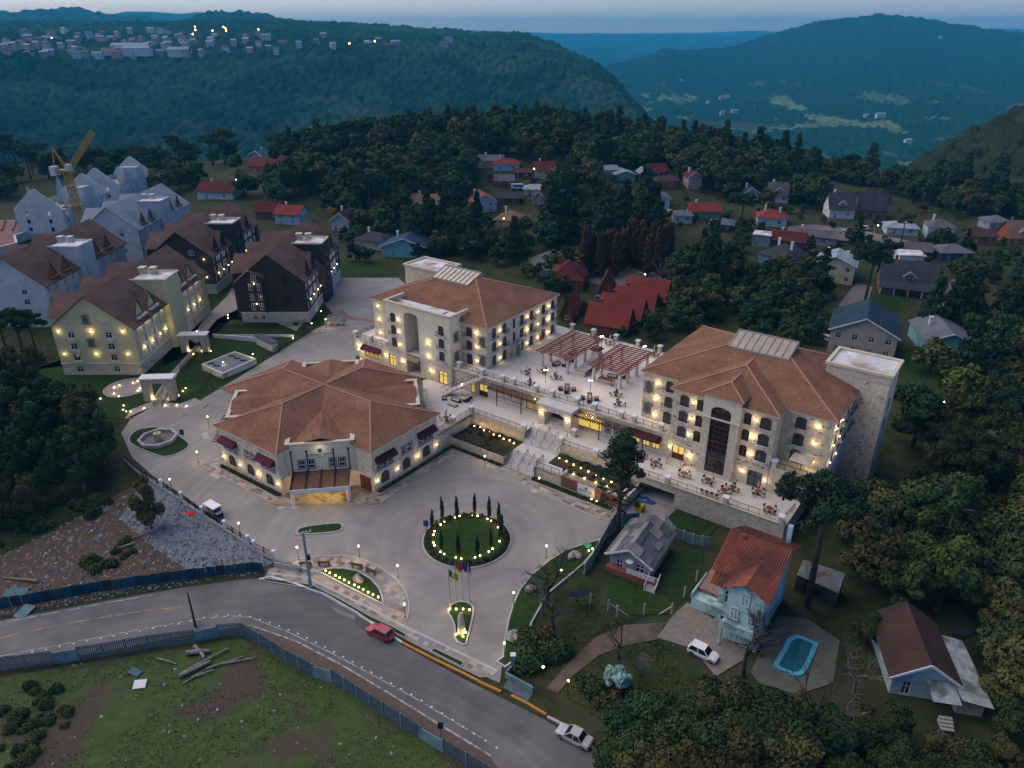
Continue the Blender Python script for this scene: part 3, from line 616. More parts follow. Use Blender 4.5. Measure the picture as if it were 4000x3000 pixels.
cg=MB().box(-91.2,-43.0,104.35,104.62,ZU - .3,ZU + .03);T.part('coping',cg,M_trim)
awning(T,a,b,us(-47.3),ZL + 3.5,5.8)
pr=MB();pr.wall((-68.0,101.9),(-66.6,101.9),ZL,ZU - .5);pr.wall((-62.4,101.9),(-60.9,101.9),ZL,ZU - .5);pr.wall((-68.0,104.8),(-68.0,101.9),ZL,ZU - .5);pr.wall((-60.9,101.9),(-60.9,104.8),ZL,ZU - .5)
N=10;ax=[(-66.6 + 4.2 * k / N,ZL + 2.7 + .75 * math.sin(math.pi * k / N)) for k in range(N + 1)]
for k in range(N):pr.face([(ax[k][0],101.9,ax[k][1]),(ax[k + 1][0],101.9,ax[k + 1][1]),(ax[k + 1][0],101.9,ZU - .5),(ax[k][0],101.9,ZU - .5)]);pr.face([(ax[k][0],101.9,ax[k][1]),(ax[k + 1][0],101.9,ax[k + 1][1]),(ax[k + 1][0],104.8,ax[k + 1][1]),(ax[k][0],104.8,ax[k][1])])
for s in (-66.6,-62.4):pr.face([(s,101.9,ZL),(s,104.8,ZL),(s,104.8,ZL + 2.7),(s,101.9,ZL + 2.7)])
T.part('porch',pr,M_stone)
T.part('porch_roof',MB().box(-68.3,-60.6,101.6,104.55,ZU - .5,ZU - .15),M_terr)
T.part('porch_door',MB().box(-66.5,-62.5,104.5,104.75,ZL + 1.0,ZL + 3.2),M_wood);T.part('porch_fanlight',MB().box(-66.2,-62.8,104.4,104.49,ZL + 2.2,ZL + 3.2),M_lit)
sb=T.part('sign_board',MB().box(-65.6,-63.6,101.80,101.88,ZU - 1.35,ZU - .65),M_white)
plane_text(T,'vinicity',.34,(-64.6,101.79,ZU - 1.1),0,mat('blue_print',(.03,.05,.12)),parent=None)
sconce(T,(-68,101.9),(-60,101.9),.7,ZL + 2.6);sconce(T,(-68,101.9),(-60,101.9),6.4,ZL + 2.6)
for s in (-70.6,-69.2,-59.2,-58.0):sconce(T,a,b,us(s),ZL + 3.1,5.0)
st_=proto('step4',lambda:MB().box(-2.1,2.1,0,.36,0,.16).mesh('step',M_terr))
for k in range(6):T.put('step',st_,(-64.5,101.9 + k * .36,ZL + k * .16))
for s in (-89.4,-83.5,-78.4,-75.9,-70.6,-66.9,-61.5,-57.8,-52.4,-49.9,-44.7):pillar(T,s,104.95,ZU)
for s in (-82.1,-76.5,-70.8,-65.4,-60.2,-54.8):pillar(T,s,136.5,ZU,1.3)
# slatted sun shades over the shop fronts
for (s0,s1,n) in ((-80.9,-68.7,26),(-61.8,-44.6,36)):
    P=Thing('pergola','narrow red wood pergola over the shop fronts ' + ('left' if s0 < -70 else 'right') + ' of the arched porch','pergola',((s0 + s1) / 2,104.8,ZL))
    slats(P,(s0,104.34),(s1,104.34),1.9,ZL + 3.75,ZL + 3.35,n,'rafter',M_wood,.13,.18)
    P.part('beam',MB().bar((s0,103.0,ZL + 3.36),(s1,103.0,ZL + 3.36),.14,.2),M_wood)
    for s in ((s0 + 2.4,s0 + 8.2) if s0 < -70 else (s0 + 6.2,s0 + 14.8)):P.part('post',MB().box(s - .07,s + .07,102.9,103.04,ZL,ZL + 3.3),M_iron)
# lower terrace slab, its retaining walls and stairs
T=Thing('lower_terrace','pale paved lower terrace with stone retaining walls and flower beds','terrace',(-70,98,0))
fl=[(-91.9,96.6),(-80.4,87.4),(-80.4,97.8),(-68.0,97.8),(-68,100.2),(-60.3,100.2),(-60.3,97.8),(-46,97.8),(-45.2,97.2),(-20.6,97.0),(-20.6,108),(-118.5,108),(-118.5,104.5),(-112.0,97.0)]
T.part('paving',MB().prism(fl,ZL - .5,ZL),M_terr)
rw=MB()
for a,b,zt in (((-80.4,87.4),(-80.4,97.6),ZL),((-80.4,97.6),(-68,97.6),ZL),((-68,97.6),(-68,100.2),ZL),((-60.3,100.2),(-60.3,97.6),ZL),((-60.3,97.6),(-44.2,97.6),ZL),((-37.9,97.0),(-20.4,97.0),ZL),((-20.4,97),(-20.4,112),ZL)):rw.wall(a,b,0,zt + .05)
rw.wall((-44.4,97.0),(-37.7,97.0),2.6,ZL + .05);rw.wall((-44.2,90.8),(-44.2,97.6),0,1.9);rw.wall((-44.6,97.6),(-44.6,90.8),0,1.9)
rw.face([(-44.6,90.8,1.9),(-44.2,90.8,1.9),(-44.2,97.6,1.9),(-44.6,97.6,1.9)])
rw.wall((-44.2,112),(-44.2,97),0,ZL);rw.wall((-37.7,97),(-37.7,112),0,ZL);rw.wall((-37.7,112),(-44.2,112),0,ZL)
rw.wall((-80.4,91.0),(-68.0,91.0),0,2.0);rw.wall((-68,91.0),(-68,97.6),0,2.0);rw.wall((-61.6,94.2),(-61.6,91.2),0,2.0);rw.wall((-61.6,91.6),(-56.2,91.6),0,2.0)
T.part('retaining_wall',rw,M_stone2)
T.part('garage_floor',MB().box(-44.1,-37.8,97.05,111.9,-.1,.03),M_conc)
cp=MB()
for a,b in (((-80.6,87.4),(-80.6,97.8)),((-80.6,97.8),(-68,97.8)),((-60.3,97.8),(-44.2,97.8)),((-44.6,97.0),(-20.4,97.0)),((-20.4,97),(-20.4,104))):cp.bar((*a,ZL + .08),(*b,ZL + .08),.45,.14)
T.part('coping',cp,M_trim)
for s,t in ((-80.7,97.8),(-68.2,97.7),(-60.2,97.7),(-80.7,92.5),(-53.0,97.7),(-39.4,97.1),(-29.6,97.1),(-21.0,97.1),(-59.9,101.6)):pillar(T,s,t,ZL + .1)
T.part('planting_bed',MB().box(-80.3,-68.1,91.1,97.5,1.2,1.75),M_shrub);T.part('planting_bed',MB().box(-60.2,-46.2,93.8,97.5,1.0,2.2),M_shrub)
T.part('landing',MB().prism([(-68.0,94.0),(-61.6,94.0),(-61.6,91.6),(-56.3,91.6),(-57.4,94.2),(-60.3,97.0),(-68.0,97.0)],1.5,2.0),M_terr)
def flight(label,s0,s1,t0,z0,n,rise,run,dirt=1):
    F=Thing('staircase',label,'staircase',((s0 + s1) / 2,t0,z0))
    me=proto(('st',round(s1 - s0,2),run,rise),lambda:MB().box(-(s1 - s0) / 2,(s1 - s0) / 2,0,run + .02,-.3,rise).mesh('step',M_terr))
    for k in range(n):F.put('step',me,((s0 + s1) / 2,t0 + k * run * dirt,z0 + k * rise))
    hr=proto(('hr',n,rise,run),lambda:MB().bar((0,0,.9),(0,n * run,.9 + n * rise),.06).bar((0,0,0),(0,0,.9),.05).bar((0,n * run,n * rise),(0,n * run,n * rise + .9),.05).bar((0,n * run / 2,n * rise / 2),(0,n * run / 2,n * rise / 2 + .9),.05).mesh('handrail',M_iron))
    for s in (s0 + .15,(s0 + s1) / 2 - .15,(s0 + s1) / 2 + .15,s1 - .15):F.put('handrail',hr,(s,t0,z0 + rise))
    hp=proto(('hs',rise,run),lambda:MB().bar((0,0,.9),(0,3 * run,.9 + 3 * rise),.05).bar((0,0,0),(0,0,.9),.05).bar((0,3 * run,3 * rise),(0,3 * run,3 * rise + .9),.05).mesh('handrail',M_iron))
    for fs,k0 in ((.25,0),(.25,5),(.75,1),(.75,6)):F.put('handrail',hp,(s0 + (s1 - s0) * fs,t0 + k0 * run,z0 + (k0 + 1) * rise))
    return F
flight('wide pale stone stair from the forecourt up to the landing',-68.0,-61.6,91.0,0,10,.2,.31)
flight('wide pale stone stair from the landing up to the lower terrace',-68.0,-60.3,97.0,2.0,10,.2,.32)
railing('black iron railing along the lower terrace above the lit flower bed',[(-80.6,88.0,ZL + .15),(-80.6,97.7,ZL + .15),(-68.2,97.7,ZL + .15)])
railing('black iron railing on the landing beside the brick sign wall',[(-61.5,94.2,2.0),(-61.5,91.7,2.0),(-56.6,91.7,2.0)])
railing('black iron railing on the retaining wall below the right hotel',[(-60.2,97.7,ZL + .15),(-46.0,97.7,ZL + .15),(-44.4,97.1,ZL + .15),(-21.0,97.1,ZL + .15),(-20.5,102,ZL + .15)])
railing('black iron railing along the front edge of the upper terrace',[(-89.4,105,ZU),(-44.7,105,ZU)])
railing('black iron railing at the back of the upper terrace',[(-83.4,136.6,ZU),(-51.0,136.6,ZU)])
railing('dark railing round the lower flower bed',[(-80.3,91.1,2.0),(-71.5,91.1,2.0),(-68.2,93.5,2.0)],h=.5)
# curved stair from the lower to the upper terrace
F=Thing('staircase','curved open stair with iron balustrade beside the left hotel','staircase',(-88,101,ZL))
hr=[[],[]]
for k in range(26):
    u=k / 25;ang=math.pi * 1.02 - u * 1.9;cx_,cy_=-86.6,99.6; 
    p=Vector((-90.4 + 7.4 * u ** 1.1,100.6 + 3.4 * math.sin(u * math.pi / 2 * 1.05) ** 1.3));dq=Vector((math.cos(.2 + .9 * (1 - u)),math.sin(.9 * (1 - u))));nn=Vector((-dq.y,dq.x))
    z=ZL + .177 * (k + 1);w_=.95
    po=[p - nn * w_ - dq * .02,p + nn * w_ - dq * .02,p + nn * w_ + dq * .34,p - nn * w_ + dq * .34]
    F.part('step',MB().prism([tuple(v) for v in po],z - .35,z),M_terr)
    for i,sg in enumerate((-1,1)):hr[i].append((p.x + nn.x * w_ * sg,p.y + nn.y * w_ * sg,z))
for side in hr:
    m=MB()
    for p,q in zip(side[:-1],side[1:]):m.bar((p[0],p[1],p[2] + .95),(q[0],q[1],q[2] + .95),.06)
    for p in side[::3]:m.bar(p,(p[0],p[1],p[2] + .95),.04)
    F.part('handrail',m,M_iron)
# ================================================================== the two stone hotels
M_dstone=mat('weathered_stone',(.17,.14,.11),(.11,.09,.075),scale=3,rough=.9)
M_skyframe=mat('skylight_frame',(.26,.24,.23),rough=.5,metal=.2)
M_skyglass=mat('skylight_glass',(.36,.29,.20),(.28,.23,.17),scale=.9,rough=.25,spec=.6)
ROWS=(8.65,11.75,14.65)
def accent_stones(T,a,b,z0,z1,ops,n,seed):
    rr=random.Random(seed);L=math.dist(a,b);ux,uy=(b[0] - a[0]) / L,(b[1] - a[1]) / L;ang=math.atan2(uy,ux);k=0
    me=[proto(('acc',i),lambda i=i:MB().box(-.14 - .06 * i,.14 + .06 * i,-.035,.03,0,.15 + .03 * (i % 2)).mesh('stone',M_dstone)) for i in range(3)]
    for _ in range(n * 4):
        u,z=rr.uniform(.4,L - .4),rr.uniform(z0 + .2,z1 - .4)
        if any(o[0] - .6 < u < o[1] + .6 and o[2] - .4 < z < o[3] + .25 for o in ops):continue
        T.put('stone',me[rr.randrange(3)],(a[0] + ux * u,a[1] + uy * u,z),ang);k += 1
        if k >= n:break
def facade(T,mb,a,b,z0,z1,cols,sconces=(),accents=0,seed=0,build=True):
    "cols = (u, width, rows, balcony, style, pane)"
    ops=[]
    for u,wd,rows,balc,pane in cols:
        for zb in rows:
            ht=2.3 if zb == ROWS[0] and balc else 2.1
            ops.append(op(u,zb,wd,ht,.42));win(T,a,b,u,zb,wd,ht,'wood',.42,pane=pane,balcony=balc and zb != ROWS[0])
    mb.wall(a,b,z0,z1,ops)
    for u,z in sconces:sconce(T,a,b,u,z)
    if accents:accent_stones(T,a,b,z0,z1,ops,accents,seed)
    return ops
def skylight(T,s0,s1,t0,t1,z0,z1,n=8):
    g_=MB();g_.face([(s0,t0,z0),(s1,t0,z0),(s1,t1,z1),(s0,t1,z1)]);g_.face([(s0,t1,z1),(s1,t1,z1),(s1,t1 + 1.2,z1 - .6),(s0,t1 + 1.2,z1 - .6)])
    o=T.part('skylight',MB().box(s0 - .15,s1 + .15,t0 - .15,t0 + .1,z0 - .5,z0 + .12).face([(s0 - .02,t0,z0 - .6),(s0 - .02,t0,z0),(s0 - .02,t1,z1),(s0 - .02,t1 + 1.2,z1 - .6)]).face([(s1 + .02,t0,z0 - .6),(s1 + .02,t0,z0),(s1 + .02,t1,z1),(s1 + .02,t1 + 1.2,z1 - .6)]),M_skyframe)
    link('pane',g_.mesh('pane',M_skyglass,T.o),o)
    gb=MB()
    for k in range(n + 1):s=s0 + (s1 - s0) * k / n;gb.bar((s,t0,z0 + .06),(s,t1,z1 + .06),.16,.14)
    gb.bar((s0 - .1,t1,z1 + .08),(s1 + .1,t1,z1 + .08),.2,.16)
    link('glazing_bar',gb.mesh('glazing_bar',M_skyframe,T.o),o)
def flat_tower(T,s0,s1,t0,t1,z0,z1,wm):
    tw=MB()
    for a,b in (((s0,t0),(s1,t0)),((s1,t0),(s1,t1)),((s1,t1),(s0,t1)),((s0,t1),(s0,t0))):tw.wall(a,b,z0,z1)
    T.part('tower',tw,wm)
    T.part('tower_roof',MB().box(s0 - .3,s1 + .3,t0 - .3,t0 + .25,z1,z1 + .45).box(s0 - .3,s1 + .3,t1 - .25,t1 + .3,z1,z1 + .45).box(s0 - .3,s0 + .25,t0 + .25,t1 - .25,z1,z1 + .45).box(s1 - .25,s1 + .3,t0 + .25,t1 - .25,z1,z1 + .45),M_trim if wm is M_stone else M_white)
    T.part('tower_deck',MB().box(s0 + .25,s1 - .25,t0 + .25,t1 - .25,z1 - .2,z1 + .12),M_whiteroof)
# ---- left hotel
S0,S1,T0,T1=-116.1,-84.4,107.6,133.2
T=Thing('hotel','stone hotel with cream projecting front and an arched entrance recess','hotel',((S0 + S1) / 2,T0,ZL))
wm=MB();cmw=MB()
a,b=(S1,T0),(S1,T1);cols=[(t - T0,1.35,ROWS,True,M_curtain) for t in (110.0,113.6,119.7,123.3,127.9,131.6)] + [(116.9 - T0,.95,ROWS[1:],False,M_curtain)]
facade(T,wm,a,b,ZU,17.6,cols,[(t - T0,z + 1.2) for t in (111.8,121.5,125.6,129.8) for z in ROWS],30,1)
T.part('door_porch',MB().box(S1,S1 + 1.0,116.0,116.3,ZU,ZU + 2.6).box(S1,S1 + 1.0,117.9,118.2,ZU,ZU + 2.6).box(S1,S1 + 1.1,115.9,118.3,ZU + 2.6,ZU + 2.9),M_stone);T.part('door',MB().box(S1 + .02,S1 + .1,116.3,117.9,ZU,ZU + 2.5),M_curtain)
T.part('fire_cabinet',MB().box(S1,S1 + .25,126.4,126.9,ZU + .3,ZU + 1.3),mat('signal_red',(.5,.01,.01)))
a,b=(S0,T0),(S1,T0)
facade(T,wm,a,b,ZL,17.6,[(-88.9 - S0,1.6,ROWS,True,M_curtain)],[(1.6,16.0),(1.7,13.0),(1.8,9.8)] + [(-86.9 - S0,z + 1.3) for z in ROWS],20,2)
for z in (9.0,13.0):lattice(T,a,b,-85.5 - S0,z)
wm.wall((S1,T1),(S0,T1),ZL,17.6);wm.wall((S0,T1),(S0,T0),ZL,17.6)
# cream front block
tf=104.2;rec0,rec1=-103.6,-99.6;b0,b1=-108.8,-91.1
ol=[op(-106.8 - b0,z,1.5,2.1,.42) for z in (9.3,12.1,14.9)];cmw.wall((b0,tf),(rec0,tf),ZU,19.2,ol)
orr=[op(-93.4 - rec1,z,1.5,2.1,.42) for z in (9.3,12.1,14.9)];cmw.wall((rec1,tf),(b1,tf),ZU,19.2,orr)
cmw.wall((rec0,tf),(rec1,tf),ZU,19.2,[(0.001,rec1 - rec0 - .001,ZU,18.0,.9)],th=3.3)
for z in (9.3,12.1,14.9):win(T,(b0,tf),(rec0,tf),-106.8 - b0,z,1.5,2.1,'wood',.42,pane=M_curtain,balcony=True);win(T,(rec1,tf),(b1,tf),-93.4 - rec1,z,1.5,2.1,'wood',.42,pane=M_curtain,balcony=True)
for z in (10.2,13.2,16.0):sconce(T,(b0,tf),(rec0,tf),3.7,z)
for z in (9.6,12.6):sconce(T,(rec1,tf),(b1,tf),2.6,z)
cmw.wall((b1,tf),(b1,T0),ZU,19.2);cmw.wall((b0,T0),(b0,tf),ZU,19.2)
for z in (9.0,13.2):lattice(T,(b1,tf),(b1,T0),1.9,z)
T.part('front_wall',cmw,M_cream)
rw=MB();a,b=(rec0,T0 - .12),(rec1,T0 - .12);ro=[op(2.6,z,1.3,2.0,.4) for z in (9.3,12.1,14.9)] + [op(2.4,ZL,1.5,2.5)]
rw.wall(a,b,ZL,18.2,ro);T.part('recess_wall',rw,M_stone)
for z in (9.3,12.1,14.9):win(T,a,b,2.6,z,1.3,2.0,'wood',.4)
win(T,a,b,2.4,ZL,1.5,2.5,'door',pane=M_lit)
pl=MB();a,b=(-119.6,tf + .06),(rec0,tf + .06);lo_=[op(s + 119.6,ZL + .8,1.0,1.9) for s in (-115.8,-114.5,-113.2,-111.9)] + [op(-107.8 + 119.6,ZL + .5,2.0,2.6)]
pl.wall(a,b,ZL,ZU,lo_)
for s in (-115.8,-114.5,-113.2,-111.9):win(T,a,b,s + 119.6,ZL + .8,1.0,1.9,'wood',pane=M_lit)
win(T,a,b,-107.8 + 119.6,ZL + .5,2.0,2.6,'wood',pane=M_lit);awning(T,a,b,-113.9 + 119.6,ZL + 3.6,5.6)
for s in (-109.6,-104.6):sconce(T,a,b,s + 119.6,ZL + 2.6)
sconce(T,a,b,1.6,ZL + 2.9)
a,b=(rec1,tf + .06),(-91.0,tf + .06);pl.wall(a,b,ZL,ZU,[op(-93.4 - rec1,ZL + .1,2.3,2.9)]);win(T,a,b,-93.4 - rec1,ZL + .1,2.3,2.9,'wood',pane=M_lit);sconce(T,a,b,3.2,ZL + 2.4)
pl.wall((rec0,tf + .06),(rec0,T0),ZL,ZU);pl.wall((rec1,T0),(rec1,tf + .06),ZL,ZU);pl.wall((-91,tf + .06),(-91,T0),ZL,ZU);pl.wall((-119.6,124),(-119.6,tf + .06),0,ZU)
T.part('plinth',pl,M_stone)
T.part('balcony_floor',MB().box(-119.6,b0,tf + .1,T0,ZU - .2,ZU).box(-119.6,S0,T0,124,ZU - .2,ZU),M_terr)
slats(T,(rec0,tf + .3),(rec1,tf + .3),1.2,ZL + 4.2,ZL + 3.6,9,'rafter',M_trim,.12,.16)
for s,t in ((-119.2,104.6),(-114.4,104.6),(-109.4,104.6),(-119.2,113.5)):pillar(T,s,t,ZU)
T.part('parapet',MB().box(b0 - .3,b1 + .3,tf - .25,tf + .3,19.2,19.5).box(b0 - .3,b0 + .3,tf + .3,T0 + 2.4,18.9,19.5).box(b1 - .3,b1 + .3,tf + .3,T0 + 2.4,18.9,19.5),M_trim)
T.part('flat_roof',MB().box(b0 + .3,b1 - .3,tf + .3,T0 + 1.2,18.1,18.5).box(b0 + 4.5,b1 - 3.6,tf + 1.2,T0 + .6,18.5,18.8),M_whiteroof)
T.part('wall',wm,M_stone)
rf=MB();hc=hip(rf,S0 - .5,S1 + .5,T0 - .5,T1 + .5,17.62,4.7);T.part('roof',rf,M_tile);caps(T,hc)
T.part('eave',MB().box(S0 - .45,S1 + .45,T0 - .45,T1 + .45,17.3,17.6),M_trim)
skylight(T,-107.2,-97.0,117.4,122.2,21.4,23.0)
flat_tower(T,-119.4,-108.6,121.6,128.8,0,21.0,M_stone)
railing('iron railing round the balcony at the left end of the cream fronted hotel',[(-119.4,113.5,ZU),(-119.4,104.5,ZU),(-109.4,104.5,ZU)])
# ---- right hotel
S0,S1,T0,T1=-49.9,-18.3,107.6,133.2;tf=104.2;b0,b1=-42.8,-25.8;f0,f1=-37.2,-31.4;ft=103.6
T=Thing('hotel','stone hotel with a tall arched glazed stair window in its hipped front bay','hotel',((S0 + S1) / 2,T0,ZL))
wm=MB()
facade(T,wm,(S0,T0),(b0,T0),ZL,17.6,[(-45.0 - S0,1.5,ROWS,True,M_curtain)],[(2.6,z + 1.2) for z in ROWS],8,3)
for z in (9.4,13.4):lattice(T,(S0,T0),(b0,T0),1.1,z)
wm.wall((b0,T0),(b0,tf),ZL,17.6)
# left half of the bay
a,b=(b0,tf),(f0,tf);cols=[(2.0,1.6,ROWS[1:] + (8.9,),True,M_curtain),(4.75,1.2,ROWS[1:] + (8.9,),False,M_glass)]
ops=[]
for u,wd,rows,balc,pane in cols:
    for zb in rows:ops.append(op(u,zb,wd,2.1,.42));win(T,a,b,u,zb,wd,2.1,'wood',.42,pane=pane,balcony=balc)
ops.append(op(1.8,ZL + .5,2.2,2.7));win(T,a,b,1.8,ZL + .5,2.2,2.7,'door',pane=M_lit)
wm.wall(a,b,ZL,17.6,ops);accent_stones(T,a,b,ZL,17.4,ops,12,4)
for u,z in ((3.6,16.0),(3.5,13.0),(3.4,10.0),(.25,6.7),(3.8,6.0)):sconce(T,a,b,u,z)
a,b=(f1,tf),(b1,tf);ops=[]
for u,wd,rows,balc,pane in [(1.1,1.25,ROWS[1:] + (8.9,),False,M_glass),(4.0,1.75,ROWS[1:] + (8.9,),True,M_curtain)]:
    for zb in rows:ops.append(op(u,zb,wd,2.1,.42));win(T,a,b,u,zb,wd,2.1,'wood',.42,pane=pane,balcony=balc)
ops.append(op(3.6,ZL + .1,2.3,2.9));win(T,a,b,3.6,ZL + .1,2.3,2.9,'wood',pane=M_curtain)
wm.wall(a,b,ZL,17.6,ops);accent_stones(T,a,b,ZL,17.4,ops,16,5)
for u,z in ((2.3,16.0),(2.3,13.0),(2.3,9.9),(1.5,6.5),(5.3,6.0)):sconce(T,a,b,u,z)
wm.wall((b1,tf),(b1,T0),ZL,17.6)
facade(T,wm,(b1,T0),(S1,T0),ZL,17.6,[(2.7,1.7,ROWS,True,M_curtain)],[(5.2,z + 1.3) for z in ROWS],34,6)
facade(T,wm,(S1,T0),(S1,T1),ZL,17.6,[(3.0,1.4,ROWS,True,M_curtain),(6.2,1.4,ROWS,True,M_curtain),(9.4,1.4,ROWS,True,M_curtain),(12.4,1.4,ROWS,True,M_curtain)],[(1.2,z + 1.2) for z in ROWS] + [(4.6,z + 1.2) for z in ROWS],14,7)
wm.wall((S1,T1),(S0,T1),ZL,17.6);facade(T,wm,(S0,T1),(S0,T0),ZU - .4,17.6,[(6,1.3,ROWS,True,M_curtain),(12,1.3,ROWS,True,M_curtain),(18,1.3,ROWS,True,M_curtain)])
T.part('wall',wm,M_stone)
fw=MB();fw.wall((f0,ft),(f1,ft),ZL,14.6,[(1.25,4.55,ZL + .6,14.6,0)]);fw.wall((f0,tf),(f0,ft),ZL,14.6);fw.wall((f1,ft),(f1,tf),ZL,14.6);T.part('frontispiece',fw,M_stone)
fu=MB();fu.wall((f0 - .12,ft - .12),(f1 + .12,ft - .12),14.6,18.5,[(1.37,4.67,14.6,16.7,.9)],th=.35);fu.wall((f0 - .12,T0),(f0 - .12,ft - .12),14.6,18.5);fu.wall((f1 + .12,ft - .12),(f1 + .12,T0),14.6,18.5);fu.box(f0 - .3,f1 + .3,ft - .3,ft - .12,14.4,14.62)
fu.box(f0 + .8,f1 - .8,ft - .2,ft - .12,17.5,17.75);T.part('frontispiece_head',fu,M_cream)
tw_=T.part('stair_window',MB().bar((f0 + 1.25,ft + .15,ZL + .6),(f0 + 1.25,ft + .15,15.8),.12).bar((f1 - 1.25,ft + .15,ZL + .6),(f1 - 1.25,ft + .15,15.8),.12),M_wood)
gp=MB();pts=[(f0 + 1.25,ZL + .6),(f1 - 1.25,ZL + .6)] + [(-34.3 + 1.65 * math.cos(math.pi * k / 8),15.8 + .9 * math.sin(math.pi * k / 8)) for k in range(9)];gp.face([(p[0],ft + .22,p[1]) for p in pts]);link('pane',gp.mesh('pane',M_glass,T.o),tw_)
gb=MB()
for k in range(1,4):s=f0 + 1.25 + 3.3 * k / 4;gb.bar((s,ft + .16,ZL + .6),(s,ft + .16,16.2),.07)
for k in range(13):gb.bar((f0 + 1.25,ft + .15,ZL + .7 + k * .93),(f1 - 1.25,ft + .15,ZL + .7 + k * .93),.10 if k % 3 else .2)
link('glazing_bar',gb.mesh('glazing_bar',M_wood,T.o),tw_)
rf=MB();hc=hip(rf,S0 - .5,S1 + .5,T0 - .5,T1 + .5,17.62,4.7);caps(T,hc)
e0,e1_,et=b0 - .5,b1 + .5,tf - .5;rz_=17.62 + 3.15;rt=et + (e1_ - e0) / 2;rb_=T0 - .5 + 13.3 * 3.15 / 4.7;m_=(e0 + e1_) / 2
rf.face([(e0,et,17.62),(e1_,et,17.62),(m_,rt,rz_)]);rf.face([(e0,et,17.62),(m_,rt,rz_),(m_,rb_,rz_),(e0,T0 - .5,17.62)]);rf.face([(e1_,et,17.62),(e1_,T0 - .5,17.62),(m_,rb_,rz_),(m_,rt,rz_)])
g0,g1_,gt=f0 - .6,f1 + .6,ft - .6;gm=(g0 + g1_) / 2;gr=18.55 + 1.5
rf.face([(g0,gt,18.55),(g1_,gt,18.55),(gm,gt + 3.4,gr)]);rf.face([(g0,gt,18.55),(gm,gt + 3.4,gr),(gm,gt + 7.4,gr),(g0,gt + 4,18.55)]);rf.face([(g1_,gt,18.55),(g1_,gt + 4,18.55),(gm,gt + 7.4,gr),(gm,gt + 3.4,gr)])
T.part('roof',rf,M_tile);caps(T,[((m_,rt,rz_),(m_,rb_,rz_)),((e0,et,17.62),(m_,rt,rz_)),((e1_,et,17.62),(m_,rt,rz_)),((gm,gt + 3.4,gr),(gm,gt + 7.4,gr)),((g0,gt,18.55),(gm,gt + 3.4,gr)),((g1_,gt,18.55),(gm,gt + 3.4,gr))])
T.part('eave',MB().box(S0 - .45,S1 + .45,T0 - .45,T1 + .45,17.3,17.6).box(b0 - .45,b1 + .45,tf - .45,T0 - .45,17.29,17.59),M_trim)
skylight(T,-39.2,-29.0,117.4,122.0,21.4,23.0)
flat_tower(T,-23.6,-13.8,120.6,128.2,0,21.0,M_stone)
accent_stones(T,(-18.2,120.6),(-13.8,120.6),0,20.6,[],40,8)
for z in (10.5,14.0):T.part('tower_window',MB().box(-13.84,-13.74,123.5,124.6,z,z + 2),M_wood)
pb=MB().box(-25.7,-18.2,104.2,107.6,ZL,ZU);T.part('side_terrace',pb,M_stone)
for s,t in ((-25.2,104.6),(-18.6,104.6)):pillar(T,s,t,ZU)
railing('iron railing of the small terrace at the right end of the bay fronted hotel',[(-25.2,104.5,ZU),(-18.6,104.5,ZU)])
F=Thing('staircase','short stair with iron handrails at the lit door of the right hotel','staircase',(-41,103,ZL))
for k in range(4):F.part('step',MB().box(-42.3,-39.6,104.15 - .35 * (4 - k),104.15 - .35 * (3 - k) + .01,ZL,ZL + .13 * (k + 1)),M_terr)
for s in (-42.2,-39.7):F.part('handrail',MB().bar((s,102.6,ZL + .9),(s,104.1,ZL + 1.4),.06).bar((s,102.6,ZL),(s,102.6,ZL + .9),.06).bar((s,104.0,ZL),(s,104.0,ZL + 1.4),.06),M_iron)
U=Thing('umbrella','open beige parasol on the side terrace of the bay fronted hotel','umbrella',(-21.6,105.9,ZU));U.part('pole',MB().box(-21.63,-21.57,105.87,105.93,ZU,ZU + 2.4),M_iron)
U.part('canopy',MB().face([(-23.2,104.3,ZU + 2.1),(-20,104.3,ZU + 2.1),(-21.6,105.9,ZU + 2.6)]).face([(-20,104.3,ZU + 2.1),(-20,107.5,ZU + 2.1),(-21.6,105.9,ZU + 2.6)]).face([(-20,107.5,ZU + 2.1),(-23.2,107.5,ZU + 2.1),(-21.6,105.9,ZU + 2.6)]).face([(-23.2,107.5,ZU + 2.1),(-23.2,104.3,ZU + 2.1),(-21.6,105.9,ZU + 2.6)]),mat('canvas',(.42,.38,.31)))
